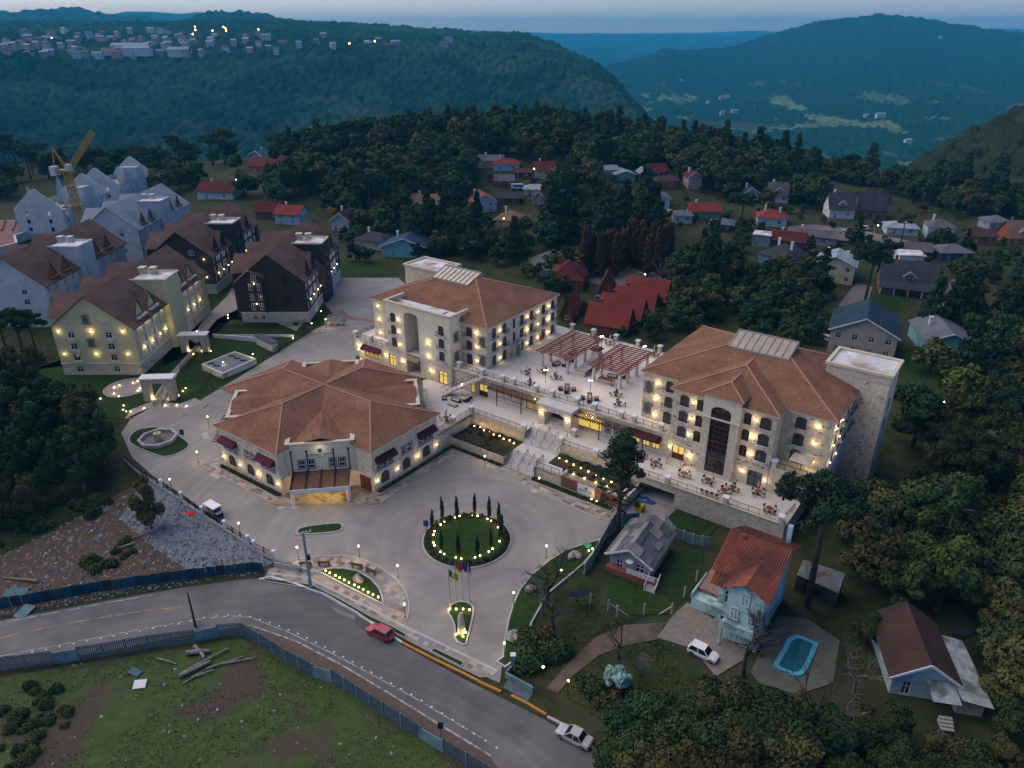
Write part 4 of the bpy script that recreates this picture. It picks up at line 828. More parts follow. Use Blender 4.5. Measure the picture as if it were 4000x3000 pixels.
# ================================================================== paved ground around the hotels
M_plaza=mat('forecourt_pavers',(.235,.222,.205),(.185,.175,.163),scale=.22,rough=.85,detail=9,c3=(.25,.235,.215),s3=.07,lo=.3,hi=.62,bump=.15,bscale=6)
M_road=mat('road_asphalt',(.115,.110,.108),(.085,.082,.082),scale=.3,rough=.9,detail=8,c3=(.155,.146,.14),s3=.07)
M_kerb=mat('kerb_concrete',(.38,.37,.36),(.30,.29,.285),scale=1.5)
M_yellow=mat('yellow_kerb',(.42,.20,.02),(.30,.15,.03),scale=3)
M_dirt=mat('bare_earth',(.085,.055,.038),(.055,.040,.030),scale=.5,rough=1,detail=8,bump=.8,bscale=3)
M_rubble=mat('grey_rubble',(.10,.125,.145),(.16,.18,.195),scale=1.5,rough=.9,detail=8,bump=1.0,bscale=5)
def worn(m,c,k0,k1,sc_):
    "tyre-swept wear in rings round a point"
    n=m.node_tree.nodes;l=m.node_tree.links;bs=n['Principled BSDF'];src=bs.inputs['Base Color'].links[0].from_socket
    g=n.new('ShaderNodeNewGeometry');d=n.new('ShaderNodeVectorMath');d.operation='DISTANCE';l.new(g.outputs['Position'],d.inputs[0]);d.inputs[1].default_value=c
    nz=n.new('ShaderNodeTexNoise');nz.inputs['Scale'].default_value=.03;nz.inputs['Detail'].default_value=3;l.new(g.outputs['Position'],nz.inputs['Vector']);ad=n.new('ShaderNodeMath');ad.operation='MULTIPLY_ADD';l.new(nz.outputs[0],ad.inputs[0]);ad.inputs[1].default_value=5.0;l.new(d.outputs['Value'],ad.inputs[2])
    cb=n.new('ShaderNodeCombineXYZ');l.new(ad.outputs[0],cb.inputs[0]);n1=n.new('ShaderNodeTexNoise');n1.inputs['Scale'].default_value=sc_;n1.inputs['Detail'].default_value=5;l.new(cb.outputs[0],n1.inputs['Vector'])
    mr=n.new('ShaderNodeMapRange');mr.inputs[1].default_value=.3;mr.inputs[2].default_value=.7;mr.inputs[3].default_value=k0;mr.inputs[4].default_value=k1;l.new(n1.outputs[0],mr.inputs[0])
    vm=n.new('ShaderNodeVectorMath');vm.operation='SCALE';l.new(src,vm.inputs[0]);l.new(mr.outputs[0],vm.inputs['Scale']);l.new(vm.outputs[0],bs.inputs['Base Color'])
worn(M_plaza,(-6.9,92.2,0),.86,1.10,.55);worn(M_road,(-30,20,0),.82,1.12,.7)
def sheet(name,pts,z,m,th=.3,frame=None):
    mb=MB().prism(pts,z - th,z);o=link(name,mb.mesh(name,m));tag(o,kind='structure');return o
def GP(zf,pts,z=0.0):return [G(*zf(*p),z) for p in pts]
def area(p):return .5 * sum(p[i][0] * p[(i + 1) % len(p)][1] - p[(i + 1) % len(p)][0] * p[i][1] for i in range(len(p)))
def ccw(p):return list(p) if area(p) > 0 else list(p)[::-1]
def smooth_poly(p,n=2):
    for _ in range(n):
        q=[]
        for i in range(len(p)):a,b=p[i],p[(i + 1) % len(p)];q += [(a[0] * .75 + b[0] * .25,a[1] * .75 + b[1] * .25),(a[0] * .25 + b[0] * .75,a[1] * .25 + b[1] * .75)]
        p=q
    return p
def inset(p,d):
    p=ccw(p);n=len(p);out=[]
    for i in range(n):
        a,b,c=Vector(p[i - 1]),Vector(p[i]),Vector(p[(i + 1) % n]);e=(b - a).normalized();f=(c - b).normalized();nn=Vector((-e.y - f.y,e.x + f.x))
        if nn.length < 1e-4:nn=Vector((-e.y,e.x))
        nn.normalize();k=max(.4,nn.dot(Vector((-e.y,e.x))));out.append(tuple(b + nn * d / k))
    return out
def inside(pt,poly):
    x,y=pt;c=False;n=len(poly)
    for i in range(n):
        x0,y0=poly[i];x1,y1=poly[(i + 1) % n]
        if (y0 > y) != (y1 > y) and x < (x1 - x0) * (y - y0) / (y1 - y0) + x0:c=not c
    return c
def bed(name,pts,label,m=M_lawn,kerb=M_kerb,z=0.0,kw=.22,h=.14,cat='flower bed',mound=0.0):
    "a kerbed bed: ring of kerb, planted top"
    p=ccw(pts);q=inset(p,kw);n=len(p);c=(sum(a[0] for a in p) / n,sum(a[1] for a in p) / n)
    T=Thing(name,label,cat,(c[0],c[1],z),0.0)
    r=MB()
    for i in range(n):
        j=(i + 1) % n
        r.face([(*p[i],z + h),(*p[j],z + h),(*q[j],z + h),(*q[i],z + h)]);r.face([(*p[i],z - .2),(*p[j],z - .2),(*p[j],z + h),(*p[i],z + h)]);r.face([(*q[i],z + h),(*q[j],z + h),(*q[j],z + h - .1),(*q[i],z + h - .1)])
    T.part('kerb',r,kerb)
    t=MB();hh=z + h - .03
    if mound:
        q2=inset(q,1.2)
        for i in range(n):j=(i + 1) % n;t.face([(*q[i],hh),(*q[j],hh),(*q2[j],hh + mound),(*q2[i],hh + mound)])
        t.face([(*a,hh + mound) for a in q2])
    else:t.face([(*a,hh) for a in q])
    T.part('lawn' if m is M_lawn else 'planting',t,m);T.q=q;return T
F_=lambda *p:[G(x,y) for x,y in p]
plaza=F_((592,1212),(480,1130),(400,1072),(330,1027),(285,988),(262,935),(282,905),(330,878),(420,872),(520,812),(600,762),(680,712),(730,690),(700,655),(735,600),(860,600),(980,700),(1100,900),(1345,1100),(1400,1060),(1480,1080),(1430,1130),(1345,1135),(1300,1170),(1235,1190),(1165,1222),(1122,1272),(1098,1335),(1088,1410),(1080,1475),(1000,1440),(900,1383),(800,1318),(720,1262),(650,1228))
sheet('forecourt',plaza,0.0,M_plaza)
road=F_((-140,1366),(0,1340),(120,1318),(235,1296),(400,1268),(530,1251),(580,1248),(640,1264),(700,1288),(770,1328),(840,1372),(868,1393),(1000,1465),(1085,1508),(1180,1556),(1260,1606),(1320,1655),(1380,1730),(1150,1730),(1080,1672),(1030,1640),(950,1590),(850,1528),(740,1462),(640,1408),(560,1368),(520,1354),(420,1368),(300,1392),(120,1428),(0,1448),(-140,1480))
sheet('road',road,-.02,M_road)
def ribbon(name,pts,wd,z,m,ht=.004,structure=True):
    "a painted line or low strip along points"
    mb=MB();n=len(pts)
    L_,R_=[],[]
    for i in range(n):
        a=Vector(pts[max(i - 1,0)]);b=Vector(pts[min(i + 1,n - 1)]);d=(b - a).normalized();nn=Vector((-d.y,d.x)) * wd / 2;p=Vector(pts[i]);L_.append(tuple(p + nn));R_.append(tuple(p - nn))
    for i in range(n - 1):
        mb.face([(*L_[i],z),(*R_[i],z),(*R_[i + 1],z),(*L_[i + 1],z)])
        if ht > .02:mb.face([(*L_[i],z - ht),(*L_[i + 1],z - ht),(*L_[i + 1],z),(*L_[i],z)]);mb.face([(*R_[i],z - ht),(*R_[i + 1],z - ht),(*R_[i + 1],z),(*R_[i],z)])
    o=link(name,mb.mesh(name,m));tag(o,kind='structure');return o
M_line=mat('road_paint',(.36,.36,.35),(.10,.10,.10),scale=1.4,lo=.45,hi=.6);M_yline=mat('yellow_paint',(.34,.24,.08),(.10,.09,.07),scale=.8,lo=.45,hi=.62)
ribbon('lane_marking',F_((-100,1362),(0,1345),(120,1323),(235,1301),(330,1285)),.18,-.014,M_line)
ribbon('lane_marking',F_((-60,1392),(0,1378),(120,1351),(240,1330),(330,1316),(390,1312)),.16,-.014,M_yline)
ribbon('lane_marking',F_((520,1347),(560,1357),(640,1385),(740,1437),(850,1503),(950,1565),(1060,1632)),.2,-.014,M_line)
ribbon('lane_marking',F_((-40,1425),(100,1398),(300,1360),(420,1338),(500,1330),(540,1333),(620,1364),(700,1402),(800,1455),(900,1510),(1000,1570),(1060,1605)),.12,-.014,M_line)
ribbon('kerb',F_((560,1252),(585,1246),(640,1262),(700,1284),(770,1324),(838,1368),(868,1388)),.3,.12,mat('white_kerb',(.60,.60,.60),(.40,.42,.46),scale=1.2),.3)
ribbon('kerb',F_((868,1388),(930,1420),(1000,1454),(1050,1480),(1082,1494)),.3,.12,M_yellow,.3)
ribbon('kerb',F_((1104,1502),(1140,1520),(1180,1544)),.3,.12,M_yellow,.3)
ribbon('kerb',F_((1182,1548),(1220,1567),(1260,1597),(1310,1640)),.3,.12,M_kerb,.3)
sheet('road_patch',[G(*z6(*p)) for p in ((855,1120),(990,1170),(1000,1240),(930,1250),(870,1190))],-.012,mat('old_patch',(.075,.07,.068),(.055,.052,.05),scale=2),.02);sheet('road_patch',[G(*z6(*p)) for p in ((640,1030),(860,1120),(850,1150),(700,1090))],-.013,mat('sandy_patch',(.19,.175,.16),(.14,.13,.125),scale=2),.02);sheet('road_patch',[G(*zd(*p)) for p in ((585,960),(640,870),(850,1000),(800,1085))],-.005,mat('blue_patch',(.085,.105,.125),(.06,.075,.09),scale=1.5),.02)
verge=F_((520,1345),(560,1358),(640,1388),(740,1440),(850,1506),(950,1569),(1060,1636),(1085,1672),(1030,1650),(950,1600),(850,1538),(740,1472),(640,1418),(560,1376))
sheet('verge',verge,-.01,mat('verge_earth',(.11,.07,.05),(.07,.05,.04),scale=1.5,detail=7),.2)
# rubble lot between the fences at the left
sheet('rubble_ground',F_((590,1216),(330,1032),(300,1050),(260,1120),(330,1180),(420,1240),(570,1222)),-.05,M_rubble,.1)
sheet('earth_ground',F_((300,1040),(215,1090),(130,1140),(0,1200),(-120,1230),(-120,1345),(0,1330),(300,1268),(560,1226),(420,1240),(320,1175)),-.06,M_dirt,.1)
sheet('empty_lot',F_((-150,1500),(0,1462),(200,1430),(420,1395),(520,1378),(640,1428),(740,1485),(850,1550),(950,1615),(1060,1690),(1000,1800),(-150,1800)),-.06,mat('lot_grass',(.026,.056,.010),(.055,.085,.018),scale=.6,rough=1,detail=9,c3=(.060,.042,.030),s3=.13,bump=.8,bscale=5),.1)
# lanes behind: drive round the back, village street and side roads
sheet('village_street',F_((1140,560),(1190,540),(1240,548),(1330,570),(1420,590),(1460,612),(1440,640),(1330,620),(1240,605),(1180,600)),.02,mat('cobbles',(.15,.135,.135),(.10,.09,.092),scale=.8,detail=8),.15)
sheet('village_street',F_((1470,440),(1500,420),(1560,415),(1610,432),(1590,446),(1540,432),(1505,438),(1485,450)),.05,M_road,.1)
sheet('village_street',F_((1690,490),(1760,485),(1860,497),(1960,520),(2060,545),(2060,560),(1940,545),(1840,522),(1740,512)),.05,M_road,.1)
sheet('village_street',F_((1060,392),(1180,388),(1260,410),(1260,420),(1180,408),(1070,408)),.05,M_road,.1)
sheet('garden_path',F_((1810,660),(1850,610),(1885,620),(1870,668)),.02,MATS['cobbles'],.1);sheet('garden_path',F_((2010,680),(2030,640),(2060,600),(2085,640),(2070,690)),.02,MATS['cobbles'],.1)
# ================================================================== apartment blocks
def HZ(x,y,row):
    "height that shows at a pixel row above plan position (x, y)"
    b=-(row - CY) / FOC;return (b * y * cp_ - y * sp_) / (cp_ + b * sp_) + CAMH
M_choc=mat('chocolate_render',(.040,.029,.026),(.030,.022,.020),scale=.8,rough=.9)
M_yellowwall=mat('yellow_render',(.48,.45,.25),(.42,.395,.22),scale=.5,rough=.9)
M_rawwall=mat('raw_plaster',(.46,.49,.49),(.35,.375,.38),scale=.35,rough=.9,detail=8)
M_rawroof=mat('roof_underlay',(.20,.24,.26),(.16,.195,.215),scale=1.2,rough=.8)
M_ply=mat('plywood',(.26,.11,.03),(.16,.07,.022),scale=.9,rough=.8)
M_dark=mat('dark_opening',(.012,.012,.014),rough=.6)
def apartment(x0,y0,dep,label,wallm,roofm,plinth=True,finish=True,bay=False,dormer_m=None,lit=True,win_pane=None):
    W2,ZE,ZRg,ov=8.9,11.6,18.6,.75
    T=Thing('apartment_block',label,'building',(x0,y0,0),0.0,None)
    y1=y0 + dep;L,Rr=x0 - W2,x0 + W2;wl=MB();zb0=2.85 if plinth else 0.0
    rz=lambda x:ZRg - abs(x - x0) * (ZRg - ZE) / W2
    rows=(3.5,6.2,8.9);ty0,ty1=y0 + 16.5,y0 + 24.0
    # front gable
    a,b=(L,y0),(Rr,y0);ops=[]
    gcol=(3.9,12.2) if not bay else (3.5,5.7)
    wd=1.5 if not bay else 1.15
    for u in gcol:
        for zb in rows:ops.append(op(u,zb,wd,1.5 if not bay else 1.9))
    gops=[o for o in ops]
    for u in gcol:
        for zb in rows:
            f=win(T,a,b,u,zb,wd,1.5 if not bay else 1.9,'apt',pane=win_pane or M_glass)
            if finish and not bay:link('window_box',proto('wbox',lambda:MB().box(-.95,.95,-.42,-.02,-.75,-.1).mesh('window_box',M_trim)),f,(0,-.1,0))
    wl.wall(a,b,zb0,ZE,gops);wl.face([(L,y0,ZE),(Rr,y0,ZE),(x0,y0,ZRg)])
    if not bay:
        for u in gcol:win(T,(L,y0 - .16),(Rr,y0 - .16),u,11.7,1.5,1.5,'apt',pane=win_pane or M_glass)
    else:win(T,(L,y0 - .16),(Rr,y0 - .16),4.6,11.4,1.3,2.3,'apt',.6,pane=win_pane or M_glass)
    # right side with the stair tower
    sc_=[]
    for (ya,yb,cols) in ((y0,ty0,(1.4,5.0,9.3,13.2)),(ty1,y1,(2.2,6.2,10.2,14.2))):
        a,b=(Rr,ya),(Rr,yb);ops=[]
        for i,u in enumerate(cols):
            for zb in rows:
                nar=i in (0,3) or not finish;w_=.95 if nar else 1.3;ops.append(op(u,zb,w_,1.9));win(T,a,b,u,zb,w_,1.9,'apt',pane=win_pane or M_glass,shutters=not nar)
        wl.wall(a,b,zb0,ZE,ops)
        if lit:
            for u in ((3.2,7.1,11.3,14.6) if ya == y0 else (4.2,8.2,12.2)):
                for zz in (10.9,5.6):sconce(T,a,b,u,zz,12.0)
    wl.wall((Rr,y1),(L,y1),zb0,ZE);wl.wall((L,y1),(L,y0),zb0,ZE);wl.face([(L,y1,ZE),(Rr,y1,ZE),(x0,y1,ZRg)])
    T.part('wall',wl,wallm)
    if lit and not bay:
        for u in (1.4,8.6,15.6):
            for zz in (10.6,5.2):sconce(T,(L,y0),(Rr,y0),u,zz,12.0)
        for zz in (6.5,12.0):lattice(T,(L,y0),(Rr,y0),8.0,zz)
    if lit and bay:
        for zz in (5.3,10.9):sconce(T,(L,y0 - .01),(Rr,y0 - .01),4.6,zz,12.0)
        for zz in (5.0,10.6):lattice(T,(L,y0),(Rr,y0),12.8,zz)
        bw=MB();bx0,bx1,by=L - .1,L + 7.2,y0 - 1.0
        bw.wall((bx1,by),(bx1,y0),zb0,13.2);T.part('bay',bw,wallm)
    if plinth:
        pw=MB();pops=[op(u,.7,wd,1.3) for u in gcol];pw.wall((L,y0),(Rr,y0),0,zb0,pops);pc=(1.4,5.0,9.3,13.2,27,31,35);pops=[op(u,.7,1.0,1.2) for u in pc];pw.wall((Rr,y0),(Rr,y1),0,zb0,pops);pw.wall((L,y1),(L,y0),0,zb0)
        T.part('plinth',pw,M_stone)
        for u in gcol:win(T,(L,y0),(Rr,y0),u,.7,wd,1.3,'apt',pane=M_glass)
        for u in pc:win(T,(Rr,y0),(Rr,y1),u,.7,1.0,1.2,'apt',pane=M_glass)
        T.part('string_course',MB().box(L - .1,Rr + .1,y0 - .12,y0,zb0 - .1,zb0 + .12).box(Rr,Rr + .12,y0,ty0,zb0 - .1,zb0 + .12).box(Rr,Rr + .12,ty1,y1,zb0 - .1,zb0 + .12),M_white)
    # roof
    E0,E1=L - ov,Rr + ov;zE=ZE - ov * (ZRg - ZE) / W2;r=MB();ya,yb=y0 - .6,y1 + .6;th=.22
    for z_ in (th,):
        r.face([(E0,ya,zE + z_),(x0,ya,ZRg + z_),(x0,yb,ZRg + z_),(E0,yb,zE + z_)]);r.face([(x0,ya,ZRg + z_),(E1,ya,zE + z_),(E1,yb,zE + z_),(x0,yb,ZRg + z_)])
    for yy in (ya,yb):r.face([(E0,yy,zE),(x0,yy,ZRg),(x0,yy,ZRg + th),(E0,yy,zE + th)]);r.face([(x0,yy,ZRg),(E1,yy,zE),(E1,yy,zE + th),(x0,yy,ZRg + th)])
    r.face([(E1,ya,zE),(E1,yb,zE),(E1,yb,zE + th),(E1,ya,zE + th)])
    # wings towards the left
    for (wa,wb) in ((y0 + 3,y0 + 14),(y0 + 15,y0 + 26),(y0 + 28,y0 + 38)):
        m_=(wa + wb) / 2;zr=16.6;xo=L - 2.6;xr=x0 - (ZRg - zr) * W2 / (ZRg - ZE);xe=x0 - (ZRg - 12.6) * W2 / (ZRg - ZE)
        r.face([(xo,m_,zr),(xr,m_,zr + .3),(xe,wa,12.9),(xo,wa,12.6)]);r.face([(xo,m_,zr),(xo,wb,12.6),(xe,wb,12.9),(xr,m_,zr + .3)])
    T.part('roof',r,roofm)
    wg=MB()
    for (wa,wb) in ((y0 + 3,y0 + 14),(y0 + 15,y0 + 26),(y0 + 28,y0 + 38)):
        xo=L - 2.2;wg.box(xo,L,wa + .4,wb - .4,0,12.6);wg.face([(xo,wa + .4,12.6),(xo,wb - .4,12.6),(xo,(wa + wb) / 2,16.4)]);wg.face([(xo,wa + .4,12.6),(L + 2,wa + .4,12.6),(L + 2,wa + .4,13.2)])
    T.part('wing',wg,wallm)
    if bay:
        rb=MB();rb.face([(L - .7,y0 - 1.5,11.0),(L + 3.6,y0 - 1.5,14.6),(L + 3.6,y0 + .1,14.9),(L - .7,y0 + .1,11.3)]);rb.face([(L + 3.6,y0 - 1.5,14.6),(L + 7.7,y0 - 1.5,12.9),(L + 7.7,y0 + .1,13.2),(L + 3.6,y0 + .1,14.9)]);T.part('bay_roof',rb,roofm)
    # triangular dormers over the right eave
    for k,yc in enumerate((y0 + 5.6,y0 + 11.6,y0 + 28.0,y0 + 34.5)):
        hw,xg=2.1,Rr - .9;zb_=rz(xg) + th;zp=zb_ + 3.7;xb=x0 + (ZRg + th - zp) * W2 / (ZRg - ZE)
        d=MB();d.face([(xg + .35,yc,zp + .05),(xb,yc,zp),(xg - .2,yc - hw - .1,zb_ + .1)]);d.face([(xg + .35,yc,zp + .05),(xg - .2,yc + hw + .1,zb_ + .1),(xb,yc,zp)]);d.face([(xg + .35,yc,zp + .05),(xg - .2,yc - hw - .1,zb_ + .1),(xg + .38,yc - hw - .1,zb_ - .3)]);d.face([(xg + .35,yc,zp + .05),(xg + .38,yc + hw + .1,zb_ - .3),(xg - .2,yc + hw + .1,zb_ + .1)])
        o=T.part('dormer',d,roofm)
        g_=MB().face([(xg,yc - hw,zb_),(xg,yc + hw,zb_),(xg,yc,zp - .1)]).box(xg,xg + 1.2,yc - hw,yc + hw,zb_ - .5,zb_ - .1);link('gable',g_.mesh('gable',dormer_m or wallm,T.o),o)
    tw=MB();tx0,tx1,tz=Rr - 7.6,Rr + 1.3,17.0
    tops=[op(4.6 - 1,z,.6,1.0) for z in ()]
    for a,b in (((tx0,ty0),(tx1,ty0)),((tx1,ty0),(tx1,ty1)),((tx1,ty1),(tx0,ty1)),((tx0,ty1),(tx0,ty0))):
        ops=[op(4.6 - .3,z,.6,1.1,.25) for z in (4.2,6.9,9.6,12.6)] if a == (tx1,ty0) else []
        tw.wall(a,b,0,tz,ops)
        for o in ops:win(T,a,b,(o[0] + o[1]) / 2,o[2],.6,1.1,'apt',.25)
    T.part('stair_tower',tw,wallm)
    cap=M_trim if finish else M_rawwall
    T.part('tower_parapet',MB().box(tx0 - .25,tx1 + .25,ty0 - .25,ty0 + .2,tz,tz + .4).box(tx0 - .25,tx1 + .25,ty1 - .2,ty1 + .25,tz,tz + .4).box(tx1 - .2,tx1 + .25,ty0 + .2,ty1 - .2,tz,tz + .4).box(tx0 - .25,tx0 + .2,ty0 + .2,ty1 - .2,tz,tz + .4),cap)
    T.part('tower_deck',MB().box(tx0 + .2,tx1 - .2,ty0 + .2,ty1 - .2,tz - .3,tz + .1),M_whiteroof)
    for k in range(2):xq=tx0 + .5 + 2.6 * k;T.part('vent_stack',MB().box(xq,xq + 1.4,ty1 - 2.4,ty1 - .8,tz + .1,tz + 1.3).box(xq - .15,xq + 1.55,ty1 - 2.55,ty1 - .65,tz + 1.45,tz + 1.65).box(xq + .1,xq + .3,ty1 - 2.3,ty1 - .9,tz + 1.3,tz + 1.45),cap)
    return T
apartment(-92.6,152.8,42,'yellow apartment block with stone base and brown steep roof',M_yellowwall,M_brown)
apartment(-63.2,186.5,41,'chocolate brown apartment block with small side bay facing the flower pots',M_choc,M_brown,bay=True)
apartment(-96.4,210.5,43,'chocolate brown apartment block set behind the yellow one',M_choc,M_brown)
apartment(-129.2,183,43,'unlit raw plaster apartment block with finished brown roof',M_rawwall,M_brown,plinth=False,finish=False,lit=False,dormer_m=M_ply)
apartment(-132.8,243.5,42,'raw plaster apartment block with blue grey roof underlay and plywood dormers',M_rawwall,M_rawroof,plinth=False,finish=False,lit=False,dormer_m=M_ply,win_pane=M_dark)
def shell(x0,y0,dep,label,spikes):
    T=Thing('building_shell',label,'building',(x0,y0,0),0.0,'roofless building shells');W2=8.9;L,Rr=x0 - W2,x0 + W2;y1=y0 + dep
    for yy,nm in ((y0,'gable_wall'),(y1,'gable_wall')):
        w_=MB();ops=[op(u,z,1.3,1.5) for u in (4.4,12.6) for z in (3,6,9)] if yy == y0 else []
        w_.wall((L,yy),(Rr,yy),0,11.6,ops,th=.5);w_.face([(L,yy,11.6),(Rr,yy,11.6),(x0 + .6,yy,18.6),(x0 - .6,yy,18.6)]);w_.face([(L,yy + .4,11.6),(Rr,yy + .4,11.6),(x0 + .6,yy + .4,18.6),(x0 - .6,yy + .4,18.6)])
        w_.face([(Rr,yy,11.6),(Rr,yy + .4,11.6),(x0 + .6,yy + .4,18.6),(x0 + .6,yy,18.6)]);w_.face([(L,yy,11.6),(L,yy + .4,11.6),(x0 - .6,yy + .4,18.6),(x0 - .6,yy,18.6)]);T.part(nm,w_,M_rawwall)
    T.part('side_wall',MB().wall((Rr,y0),(Rr,y1),0,10.9,[op(u,z,1.0,1.7) for u in range(3,int(dep) - 2,4) for z in (3,6,8.7)],th=.4),M_rawwall);T.part('side_wall',MB().wall((L,y1),(L,y0),0,10.9),M_rawwall)
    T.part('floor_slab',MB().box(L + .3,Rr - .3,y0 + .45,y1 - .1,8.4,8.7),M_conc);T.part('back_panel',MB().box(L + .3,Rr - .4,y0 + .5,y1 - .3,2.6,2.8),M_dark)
    for (sx,sy,w_,h_,side) in spikes:
        g=MB()
        if side:g.face([(x0 + sx,sy - w_,8.7),(x0 + sx,sy + w_,8.7),(x0 + sx,sy + w_,11.6),(x0 + sx,sy,11.6 + h_),(x0 + sx,sy - w_,11.6)]);g.face([(x0 + sx + .3,sy - w_,8.7),(x0 + sx + .3,sy + w_,8.7),(x0 + sx + .3,sy + w_,11.6),(x0 + sx + .3,sy,11.6 + h_),(x0 + sx + .3,sy - w_,11.6)]);g.face([(x0 + sx,sy - w_,8.7),(x0 + sx + .3,sy - w_,8.7),(x0 + sx + .3,sy - w_,11.6),(x0 + sx,sy - w_,11.6)])
        T.part('gable_fin',g,M_rawwall)
    tw=MB();tx0,tx1,ta,tb=Rr - 7.6,Rr + 1.3,y0 + 15,y0 + 22
    for a,b in (((tx0,ta),(tx1,ta)),((tx1,ta),(tx1,tb)),((tx1,tb),(tx0,tb)),((tx0,tb),(tx0,ta))):tw.wall(a,b,0,16.4,[op(3.5,z,.8,1.0) for z in (9.5,12.5)],th=.4)
    T.part('stair_tower',tw,M_rawwall);T.part('tower_deck',MB().box(tx0 + .3,tx1 - .3,ta + .3,tb - .3,15.8,16.1),M_conc)
    for k,(c_,xx,yy) in enumerate(((M_ply,2,12),(mat('pink_wrap',(.42,.30,.40)),3.2,7.5),(M_ply,5,10))):T.part('material_stack',MB().box(x0 + xx,x0 + xx + 2.4,y0 + yy,y0 + yy + 1.5,8.7,9.7),c_)
    return T
shell(-175.3,275.0,34,'roofless raw concrete shell with tall gable beside the yellow crane',[(-8.2,285,3.2,6.5,1),(-5.0,300,3.6,7.5,1),(6.5,286,2.5,2,1)])
shell(-177.0,322.5,32,'roofless raw concrete shell standing behind the yellow crane',[(-7.5,335,3.0,5,1),(6.0,336,3.4,5,1)])
# low unfinished foundation at the left edge
fx=[G(*zo(*p),3.0) for p in ((-160,1010),(600,985),(610,1010),(170,1160),(190,1240),(-160,1330))]
T=Thing('foundation','open concrete foundation with rusty red floor at the construction site','foundation',(fx[0][0],fx[0][1],0),0.0)
T.part('wall',MB().prism(fx,0,3.2),M_rawwall);T.part('floor',MB().prism(inset(fx,.8) if 'inset' in globals() else fx,3.1,3.25),mat('rusty_formwork',(.16,.04,.025),(.09,.05,.04),scale=.4,detail=7))
for k in range(7):p=Vector(fx[0]).lerp(Vector(fx[1]),k / 6.5);T.part('beam',MB().bar((p.x,p.y - 1,3.5),(p.x + 9,p.y - 18,3.5),.5,.5),mat('rusty_beam',(.10,.035,.028),rough=.8))
# tower crane
M_crane=mat('crane_yellow',(.36,.24,.035),(.26,.17,.03),scale=2,rough=.6)
cxy=G(*zo(860,1000),9.0);ctop=HZ(*cxy,zo(0,470)[1])
T=Thing('tower_crane','yellow luffing tower crane over the raw concrete shells','crane',(cxy[0],cxy[1],0),0.0)
def truss(a,b,w_,n):
    m=MB();a=Vector(a);b=Vector(b);d=(b - a).normalized();up=Vector((0,0,1)) if abs(d.z) < .9 else Vector((1,0,0));x=d.cross(up).normalized() * w_ / 2;y=d.cross(x).normalized() * w_ / 2
    cs=[x + y,x - y,-x - y,-x + y]
    for c in cs:m.bar(a + c,b + c,.22)
    for k in range(n):
        p,q=a.lerp(b,k / n),a.lerp(b,(k + 1) / n)
        for i in range(4):m.bar(p + cs[i],q + cs[(i + 1) % 4],.13);m.bar(p + cs[(i + 1) % 4],q + cs[i],.13);m.bar(p + cs[i],p + cs[(i + 1) % 4],.13)
    return m
T.part('mast',truss((*cxy,0),(*cxy,ctop),2.0,16),M_crane)
for zz in (ctop * .55,ctop * .8):T.part('mast_collar',MB().box(cxy[0] - 1.9,cxy[0] + 1.9,cxy[1] - 1.9,cxy[1] + 1.9,zz,zz + .3),M_crane)
T.part('slewing_platform',MB().box(cxy[0] - 4.5,cxy[0] + 2.2,cxy[1] - 1.4,cxy[1] + 1.4,ctop,ctop + .7),M_crane)
T.part('cab',MB().box(cxy[0] + 1.0,cxy[0] + 2.8,cxy[1] - 2.6,cxy[1] - 1.2,ctop + .6,ctop + 2.8),mat('cab_paint',(.35,.42,.46),rough=.4));T.part('counterweight',MB().box(cxy[0] - 5.4,cxy[0] - 3.4,cxy[1] - 1.5,cxy[1] + 1.5,ctop - 1.2,ctop + 1.8),M_rawwall)
jt=(cxy[0] + 10.5,cxy[1] + 3.0,ctop + 13.0);T.part('jib',truss((cxy[0] + 1,cxy[1],ctop + .8),jt,1.7,12),M_crane)
at=(cxy[0] - 3.2,cxy[1],ctop + 8.2);T.part('a_frame',MB().bar((cxy[0] - 4.3,cxy[1],ctop + .5),at,.28).bar((cxy[0] + .2,cxy[1] - .8,ctop + .6),at,.28).bar((cxy[0] + .2,cxy[1] + .8,ctop + .6),at,.28),M_crane)
T.part('pendant_line',MB().bar(at,(cxy[0] + 7.5,cxy[1] + 2.0,ctop + 9.3),.09),M_crane)
# ================================================================== lawns and walks below the apartments
sheet('lawn',F_((95,870),(60,800),(140,790),(330,770),(440,680),(640,720),(690,700),(740,625),(780,620),(800,600),(860,575),(740,560),(400,600),(330,870),(270,905),(160,900)),-.03,M_lawn,.1)
sheet('lawn',F_((330,880),(432,868),(515,815),(600,765),(690,708),(640,690),(500,690),(420,760),(330,800)),-.026,M_lawn,.1)
M_walk=mat('walk_slabs',(.30,.275,.25),(.22,.20,.185),scale=.9,rough=.9,detail=6)
sheet('walkway',GP(zp,((1255,545),(1400,535),(1500,440),(1475,350),(1560,200),(1750,0),(1690,0),(1470,240),(1380,370))),.02,M_walk,.1)
sheet('walkway',F_((440,690),(490,640),(500,622),(540,640),(640,705),(660,690),(640,715),(520,665),(468,690),(425,742),(412,735)),.024,M_walk,.1)
sheet('walkway',F_((268,906),(300,890),(330,878),(400,884),(445,870),(420,860),(390,872),(330,866),(285,884)),.03,M_walk,.1)
